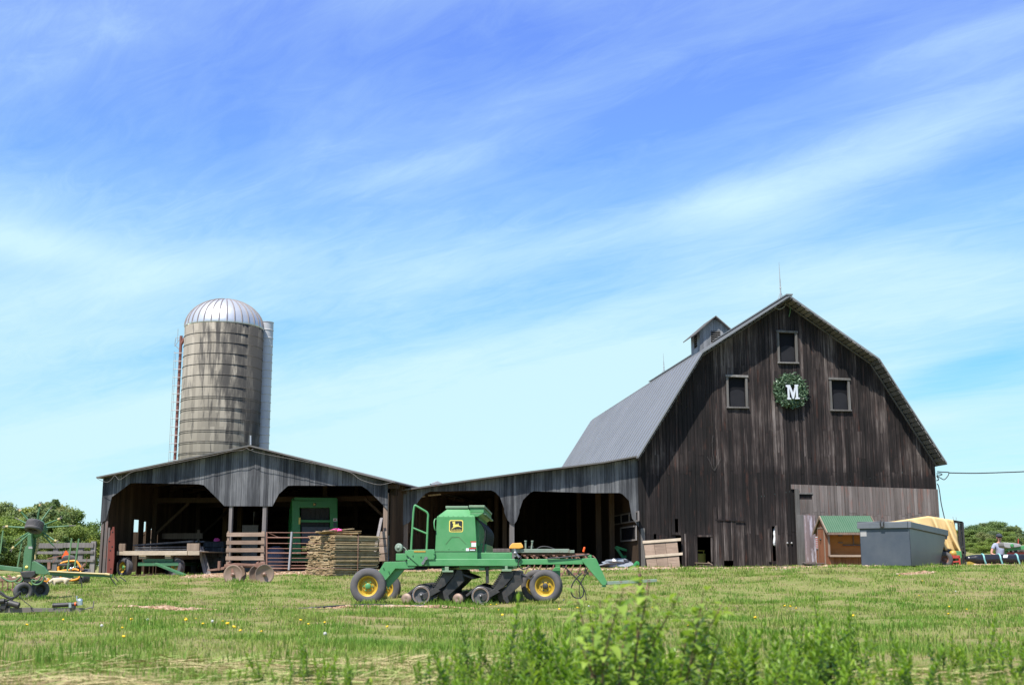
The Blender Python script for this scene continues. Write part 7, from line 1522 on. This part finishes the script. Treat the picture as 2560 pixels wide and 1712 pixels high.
for i, (px, Yw) in enumerate(spots):
    o = protos[i] if i < 6 else copy_tree(protos[i % 6]); p = gpt(px, Yw); s = rr.uniform(.45, .85) * (1.0 if Yw > 5 else .85) * (.62 if px < 1150 else .8 if px < 1300 or px > 2150 else 1.0); o.location = p; o.rotation_euler = (rr.gauss(0, .07), rr.gauss(0, .07), rr.uniform(0, 6.28)); o.scale = (s, s, s)
    tag(o, "upright narrow leaved green weed growing in the near foreground", "weed", "weeds in the foreground")
# the leafy shrub that stands highest
p0 = gpt(1545, 5.0); sh_ = thing("leafy_shrub", p0, 0, "tall broad leaved green shrub reaching highest in the foreground weeds", "shrub"); mbS, mbL = MB(), MB(); rr = random.Random(77)
tops = [(1440, 1475), (1500, 1500), (1560, 1470), (1600, 1425), (1625, 1452), (1700, 1480), (1760, 1475), (1810, 1500), (1650, 1540), (1480, 1560), (1720, 1560), (1570, 1545), (1530, 1600), (1450, 1610), (1800, 1590)]
for px, py in tops:
    Yt = 5.0 + rr.uniform(-.35, .45); t = at(px, py, Yt) - p0; b = Vector((t.x * .45 + rr.gauss(0, .03), (Yt - 5.0) * .6, -.05)); b.z = G(p0.x + b.x, p0.y + b.y) - p0.z - .03
    m_ = b.lerp(t, .5) + Vector((rr.gauss(0, .03), rr.gauss(0, .03), .02)); pts = smooth_path([b, m_, t], 6); mbS.path(pts, [.007 - .005 * i_ / (len(pts) - 1) for i_ in range(len(pts))], 5, 0, rr.random()); L_ = (t - b).length; N = int(L_ * 75)
    for k in range(N):
        f = .22 + .78 * (k + 1) / N; p = pts[min(len(pts) - 1, int(f * (len(pts) - 1)))] + Vector((rr.gauss(0, .006), rr.gauss(0, .006), rr.gauss(0, .008))); a = k * 2.4 + rr.uniform(-.5, .5); el = rr.uniform(-.2, .75); d = Vector((math.cos(a) * math.cos(el), math.sin(a) * math.cos(el), math.sin(el)))
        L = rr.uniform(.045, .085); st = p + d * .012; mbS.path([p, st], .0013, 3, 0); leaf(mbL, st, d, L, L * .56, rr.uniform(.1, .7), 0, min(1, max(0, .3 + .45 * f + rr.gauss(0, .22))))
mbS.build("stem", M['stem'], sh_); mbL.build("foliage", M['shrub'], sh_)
# dandelions
mb = MB(); mb.lathe([(0, .004), (.014, .0), (.019, .008), (.014, .016), (0, .018)], (0, 0, .075), (0, 0, 1), 9); mb.tube((0, 0, -.01), (0, 0, .078), .002, None, 4, 1)
M['dandelion'] = paint("dandelion_yellow", (.80, .50, .01, 1), (.7, .42, .01, 1), None, rough=.7); fl = mb.build("dandelion", [M['dandelion'], M['weed_stem']])
mb = MB(); mb.ball((0, 0, .11), .02, 10); mb.tube((0, 0, -.01), (0, 0, .095), .002, None, 4, 1); M['fluff'] = paint("seed_fluff", (.45, .45, .42, 1), (.36, .36, .33, 1), None, rough=1); pf = mb.build("dandelion_puff", [M['fluff'], M['weed_stem']])
fp = [(770, 1557), (815, 1551), (748, 1551), (657, 1574), (575, 1567), (606, 1572), (571, 1561), (555, 1552), (457, 1547), (470, 1550), (487, 1546), (305, 1585), (302, 1564), (60, 1560), (1225, 1511), (1241, 1510), (1397, 1524), (1441, 1520), (1444, 1517), (1258, 1537), (1249, 1521), (975, 1563), (1630, 1517), (1720, 1560), (2418, 1520), (2375, 1532), (2373, 1514), (1973, 1516), (1990, 1518), (1966, 1515), (2295, 1487), (2251, 1437), (2305, 1450), (160, 1545), (1890, 1545), (2140, 1540), (510, 1558), (330, 1549)]
rr = random.Random(4)
for i, (px, py) in enumerate(fp):
    lo_, hi_ = 6.0, 34.0
    for _ in range(30):
        md = (lo_ + hi_) / 2; v_ = proj(gpt(px, md, .08))[1]
        if v_ > py: lo_ = md
        else: hi_ = md
    o = fl if i == 0 else fl.copy()
    if i: col.objects.link(o)
    s = rr.uniform(.7, 1.1) * (1 + .008 * md); o.location = gpt(px, md); o.scale = (s,) * 3; o.rotation_euler = (rr.uniform(.1, .5), rr.uniform(-.3, .3), rr.uniform(0, 6)); tag(o, "yellow dandelion flower open in the meadow grass", "dandelion", "dandelions in the grass")
for i, (px, Yw) in enumerate(((1472, 24), (253, 13.5), (530, 14), (368, 15), (812, 11.5), (2390, 27), (1409, 28))):
    o = pf if i == 0 else pf.copy()
    if i: col.objects.link(o)
    o.location = gpt(px, Yw); o.scale = (.85,) * 3; tag(o, "round white dandelion seed head in the meadow grass", "dandelion", "dandelion puffs in the grass")
# ============================================================ TREES
M['leaf_a'] = leafmat("tree_leaves", (.085, .125, .035), (.26, .32, .08), .35, .6, .2, vary=.8); M['leaf_b'] = leafmat("dull_leaves", (.09, .12, .065), (.24, .28, .125), .35, .6, .2, vary=.8); M['leaf_c'] = leafmat("dark_leaves", (.07, .105, .045), (.19, .255, .09), .35, .6, .2, vary=.8)
M['trunk'] = paint("bark", (.10, .08, .06, 1), (.15, .125, .10, 1), None, rough=.95, scale=4, bump=.4)
def make_tree(seed, H, Wd_, mat, conic=0.0, n_lobes=30, per=460, low=.06, size=.20):
    r = np.random.default_rng(seed); C = []
    while len(C) < n_lobes:
        p = r.uniform(-1, 1, 3)
        if np.linalg.norm(p) < 1 and np.linalg.norm(p) > .25: C.append(p)
    C = np.array(C); zc = (C[:, 2] * .5 + .5); wid = 1 - conic * zc; C = np.stack([C[:, 0] * Wd_ / 2 * .8 * wid, C[:, 1] * Wd_ / 2 * .8 * wid, H * (low + (1 - low) * (.06 + .88 * zc))], 1); rad = r.uniform(.10, .21, n_lobes) * Wd_ * (1 - .5 * conic * zc)
    Pq, Tn = [], []
    for c, rd_ in zip(C, rad):
        k = int(per * r.uniform(.6, 1.3)); d = r.normal(size=(k, 3)); d /= np.linalg.norm(d, axis=1)[:, None]; q = c + d * (rd_ * np.clip(r.normal(.85, .22, k), .1, 1.35))[:, None] * np.array([1, 1, .8]); nrm = d + r.normal(size=(k, 3)) * .55 + np.array([0, 0, .25]); nrm /= np.linalg.norm(nrm, axis=1)[:, None]
        u = np.cross(nrm, r.normal(size=(k, 3))); u /= np.linalg.norm(u, axis=1)[:, None]; w = np.cross(nrm, u); s = size * r.uniform(.5, 1.3, k)[:, None]
        Pq.append(np.stack([q - u * s, q - w * s * .6, q + u * s, q + w * s * .6], 1)); Tn.append(np.clip(r.normal(.5, .16, k) + r.normal(0, .16), 0, 1))
    V = np.concatenate(Pq).reshape(-1, 3); n = len(V) // 4; root = thing("tree", (0, 0, 0), 0, None, None)
    cr = np_mesh("crown", V, np.arange(4 * n).reshape(n, 4), mat, np.concatenate(Tn)); cr.parent = root
    mb = MB(); mb.path([(0, 0, -.4), (.05, 0, H * .3), (-.05, .05, H * .6), (0, 0, H * .85)], [Wd_ * .045, Wd_ * .035, Wd_ * .022, .02], 7)
    for c in C[:9]: mb.path([(0, 0, H * min(.5, max(.15, c[2] / H - .25))), tuple(c * np.array([.5, .5, 1]) - np.array([0, 0, .1 * H])), tuple(c)], [Wd_ * .018, Wd_ * .012, .015], 5)
    mb.build("trunk", M['trunk'], root); return root
TP = [make_tree(1, 10, 8.0, M['leaf_a']), make_tree(2, 10, 7.2, M['leaf_b']), make_tree(3, 10, 6.0, M['leaf_c'], .35), make_tree(4, 10, 8.6, M['leaf_c']), make_tree(5, 10, 5.0, M['leaf_b'], .55), make_tree(6, 10, 7.6, M['leaf_a'], .2)]
used = [False] * 6; rr = random.Random(31)
def plant(k, px, Yt, top_py, lab, group, wscale=1.0, base_dz=-.2):
    b = gpt(px, Yt, base_dz); top = at(px, top_py, Yt); h = max(1.2, top.z - b.z); s = h / 10.0
    if used[k]: o = copy_tree(TP[k])
    else: o = TP[k]; used[k] = True
    o.location = b; o.rotation_euler = (0, 0, rr.uniform(0, 6.28)); o.scale = (s * wscale, s * wscale, s); tag(o, lab, "tree", group); return o
ltop = pl([(-200, 1250), (0, 1247), (50, 1252), (100, 1238), (118, 1250), (135, 1256), (170, 1252), (186, 1272), (205, 1284), (222, 1292), (232, 1302), (245, 1296), (330, 1300)])
plant(4, 101, 150, 1238, "narrow pointed tree rising highest in the left treeline above the tedder", None, 1.2)
plant(2, 121, 153, 1243, "slim dark tree just right of the tallest one in the left treeline", None, 1.0)
lab_l = "leafy green tree in the dense treeline behind the tedder and fence"; grp_l = "trees of the left treeline"
for i in range(11): px = -110 + i * 31 + rr.uniform(-8, 8); plant(rr.choice((0, 1, 3, 5)), px, rr.uniform(165, 185), ltop(px) + rr.uniform(0, 16), lab_l, grp_l)
for i in range(11): px = -100 + i * 31 + rr.uniform(-8, 8); plant(rr.choice((0, 0, 1, 5)), px, rr.uniform(135, 150), ltop(px) + 32 + rr.uniform(-8, 16), lab_l, grp_l)
for i in range(12): px = -110 + i * 30 + rr.uniform(-8, 8); plant(rr.choice((0, 1, 3, 2)), px, rr.uniform(112, 124), ltop(px) + 80 + rr.uniform(-12, 22), lab_l, grp_l, 1.15)
rtop = pl([(2340, 1312), (2400, 1314), (2440, 1306), (2464, 1300), (2487, 1297), (2505, 1303), (2530, 1311), (2560, 1318), (2650, 1322), (2760, 1318)])
plant(4, 2548, 140, 1304, "thin bluish wispy tree standing apart at the right edge of the hillside", None, .6)
lab_r = "bushy green tree on the wooded hillside behind the person"; grp_r = "trees of the right hillside"
for Yt, n, dz_, ks in ((235, 14, 0, (3, 2, 3, 1)), (210, 14, 14, (3, 0, 1)), (185, 14, 26, (0, 1, 5)), (160, 14, 40, (5, 0, 1)), (138, 14, 54, (0, 0, 5))):
    for i in range(n): px = 2325 + i * 27 + rr.uniform(-10, 10); plant(rr.choice(ks), px, Yt + rr.uniform(-9, 9), rtop(px) + dz_ + rr.uniform(0, 9), lab_r, grp_r, 1.7, -.6)
for k in range(6):
    if not used[k]: plant(k, 60, 176, 1262, lab_l, grp_l)
# ============================================================ SUN AND SKY
SUN_EL, SUN_STR, SKY_STR = 60.0, 5.0, .10
az = Vector((-.509, -.861)).normalized(); sd = Vector((az.x * math.cos(R(SUN_EL)), az.y * math.cos(R(SUN_EL)), math.sin(R(SUN_EL))))
L = bpy.data.lights.new("sun", 'SUN'); L.energy = SUN_STR; L.angle = R(.53); L.color = (1.0, .955, .88); Lo = bpy.data.objects.new("sun", L); col.objects.link(Lo); Lo.rotation_euler = sd.to_track_quat('Z', 'Y').to_euler(); Lo.location = (-30, -40, 60)
w = bpy.data.worlds.new("World"); S.world = w; w.use_nodes = True; nt = w.node_tree; N_ = nt.nodes; bgd = N_["Background"]
def wn_(typ, **kw):
    q = N_.new(typ)
    for k, v in kw.items():
        if k in q.inputs: q.inputs[k].default_value = v
        else: setattr(q, k, v)
    return q
lk = nt.links.new
sky = wn_("ShaderNodeTexSky", sky_type='NISHITA'); sky.sun_disc = False; sky.sun_elevation = R(SUN_EL); sky.sun_rotation = math.atan2(az.x, az.y); sky.altitude = 200; sky.air_density = 1.0; sky.dust_density = .4; sky.ozone_density = 2.0
def wm(op, a, b=None, cl=False):
    q = wn_("ShaderNodeMath", operation=op); q.use_clamp = cl
    for i, v in enumerate((a, b)):
        if v is None: continue
        if isinstance(v, (int, float)): q.inputs[i].default_value = v
        else: lk(v, q.inputs[i])
    return q.outputs[0]
def wramp(f, stops):
    q = wn_("ShaderNodeValToRGB"); e = q.color_ramp.elements
    while len(e) < len(stops): e.new(.5)
    for i, (p, c) in enumerate(stops): e[i].position = p; e[i].color = c if isinstance(c, tuple) else (c, c, c, 1)
    lk(f, q.inputs[0]); return q.outputs[0]
def wmix(f, a, b, mode='MIX'):
    q = wn_("ShaderNodeMix", data_type='RGBA', blend_type=mode)
    if isinstance(f, (int, float)): q.inputs[0].default_value = f
    else: lk(f, q.inputs[0])
    for i, v in ((6, a), (7, b)):
        if isinstance(v, tuple): q.inputs[i].default_value = v
        else: lk(v, q.inputs[i])
    return q.outputs[2]
tc = wn_("ShaderNodeTexCoord"); sx_ = wn_("ShaderNodeSeparateXYZ"); lk(tc.outputs["Generated"], sx_.inputs[0]); zc = wm('MAXIMUM', sx_.outputs[2], .02); zc2 = wm('ADD', zc, .10)
U = wm('DIVIDE', sx_.outputs[0], zc2); Vv = wm('DIVIDE', sx_.outputs[1], zc2); A = R(136); ca, sa = math.cos(A), math.sin(A)
s1 = wm('ADD', wm('MULTIPLY', U, ca), wm('MULTIPLY', Vv, sa)); s2_ = wm('SUBTRACT', wm('MULTIPLY', Vv, ca), wm('MULTIPLY', U, sa))
def cn(a, b, scale, detail, rough, dist=0, z=0.0):
    c = wn_("ShaderNodeCombineXYZ"); lk(wm('MULTIPLY', s1, a), c.inputs[0]); lk(wm('MULTIPLY', s2_, b), c.inputs[1]); c.inputs[2].default_value = z
    q = wn_("ShaderNodeTexNoise"); q.inputs["Scale"].default_value = scale; q.inputs["Detail"].default_value = detail; q.inputs["Roughness"].default_value = rough; q.inputs["Distortion"].default_value = dist; lk(c.outputs[0], q.inputs["Vector"]); return q.outputs["Fac"]
big = cn(.35, .8, .75, 3, .5, .5, 3.1); mid = cn(.5, 1.7, 1.0, 6, .55, .7, 1.7); fine = cn(1.3, 2.6, 2.2, 7, .58, .9, 7.3)
f = wm('ADD', wm('MULTIPLY', big, .74), wm('MULTIPLY', mid, .36)); f = wm('ADD', f, wm('MULTIPLY', fine, .10)); el = wramp(zc, [(.0, .22), (.12, .16), (.28, .06), (.42, .0)])
f = wm('ADD', f, wm('MULTIPLY', el, 1.25))
fy = wm('MAXIMUM', sx_.outputs[1], .05); TU = wm('DIVIDE', sx_.outputs[0], fy); TV = wm('DIVIDE', sx_.outputs[2], fy)
def bank(cx, cy, ln, wd, slope, amp):
    """one broad cloud bank (or clear gap) at a bearing and height in the sky"""
    d = ray(cx * 1.0917, cy * 1.0917); k = math.cos(PITCH) * 1.0917 / FPX; th = math.atan(-slope)
    a = wm('SUBTRACT', TU, d.x / d.y); b = wm('SUBTRACT', TV, d.z / d.y)
    p = wm('ADD', wm('MULTIPLY', a, math.cos(th)), wm('MULTIPLY', b, math.sin(th))); q = wm('SUBTRACT', wm('MULTIPLY', b, math.cos(th)), wm('MULTIPLY', a, math.sin(th)))
    r = wm('ADD', wm('POWER', wm('DIVIDE', p, ln * k), 2.0), wm('POWER', wm('DIVIDE', q, wd * k), 2.0)); return wm('MULTIPLY', wm('EXPONENT', wm('MULTIPLY', r, -1.0)), amp)
for bk in ((2000, 350, 620, 95, -.40, .24), (90, 565, 230, 50, .12, .20), (330, 640, 320, 50, -.22, .12), (930, 390, 300, 40, -.25, .11), (1350, 900, 620, 170, -.22, .24), (2080, 630, 420, 90, -.08, .16), (180, 1010, 420, 55, -.25, .12), (1700, 470, 180, 70, -.1, .13),
           (2260, 835, 260, 45, -.28, -.22), (1000, 110, 560, 170, -.12, -.10), (150, 330, 380, 110, -.1, -.08), (1480, 260, 380, 70, -.3, -.10), (480, 790, 330, 60, -.35, -.13), (1150, 590, 420, 45, -.3, .08), (300, 60, 300, 60, .1, .05), (2250, 60, 350, 80, -.3, .12), (700, 950, 500, 120, -.1, .07)): f = wm('ADD', f, bank(*bk))
f = wm('ADD', f, wm('MULTIPLY', wm('SUBTRACT', cn(1.5, 4.6, 2.4, 10, .70, 1.4, 2.2), .5), .19))
cloud = wramp(f, [(.52, 0.0), (.64, .20), (.78, .58), (.92, .90)])
CLOUD = (4.15, 5.8, 6.1, 1)
tint = wramp(zc, [(.03, (.54, .83, 1.05, 1)), (.085, (.56, .87, .95, 1)), (.168, (.53, .93, 1.04, 1)), (.266, (.68, 1.06, 1.30, 1)), (.36, (.84, 1.07, 1.55, 1)), (.443, (.88, 1.04, 1.74, 1)), (.75, (.9, .98, 1.4, 1))])
skyc = wmix(1.0, sky.outputs[0], tint, 'MULTIPLY'); fin = wmix(cloud, skyc, CLOUD); lk(fin, bgd.inputs[0]); bgd.inputs[1].default_value = SKY_STR
vs_ = S.view_settings; vs_.view_transform = 'Standard'; vs_.look = 'None'; vs_.exposure = .72; vs_.gamma = 1; vs_.use_curve_mapping = False
S.cycles.max_bounces = 8; S.cycles.transparent_max_bounces = 8; S.cycles.use_denoising = True
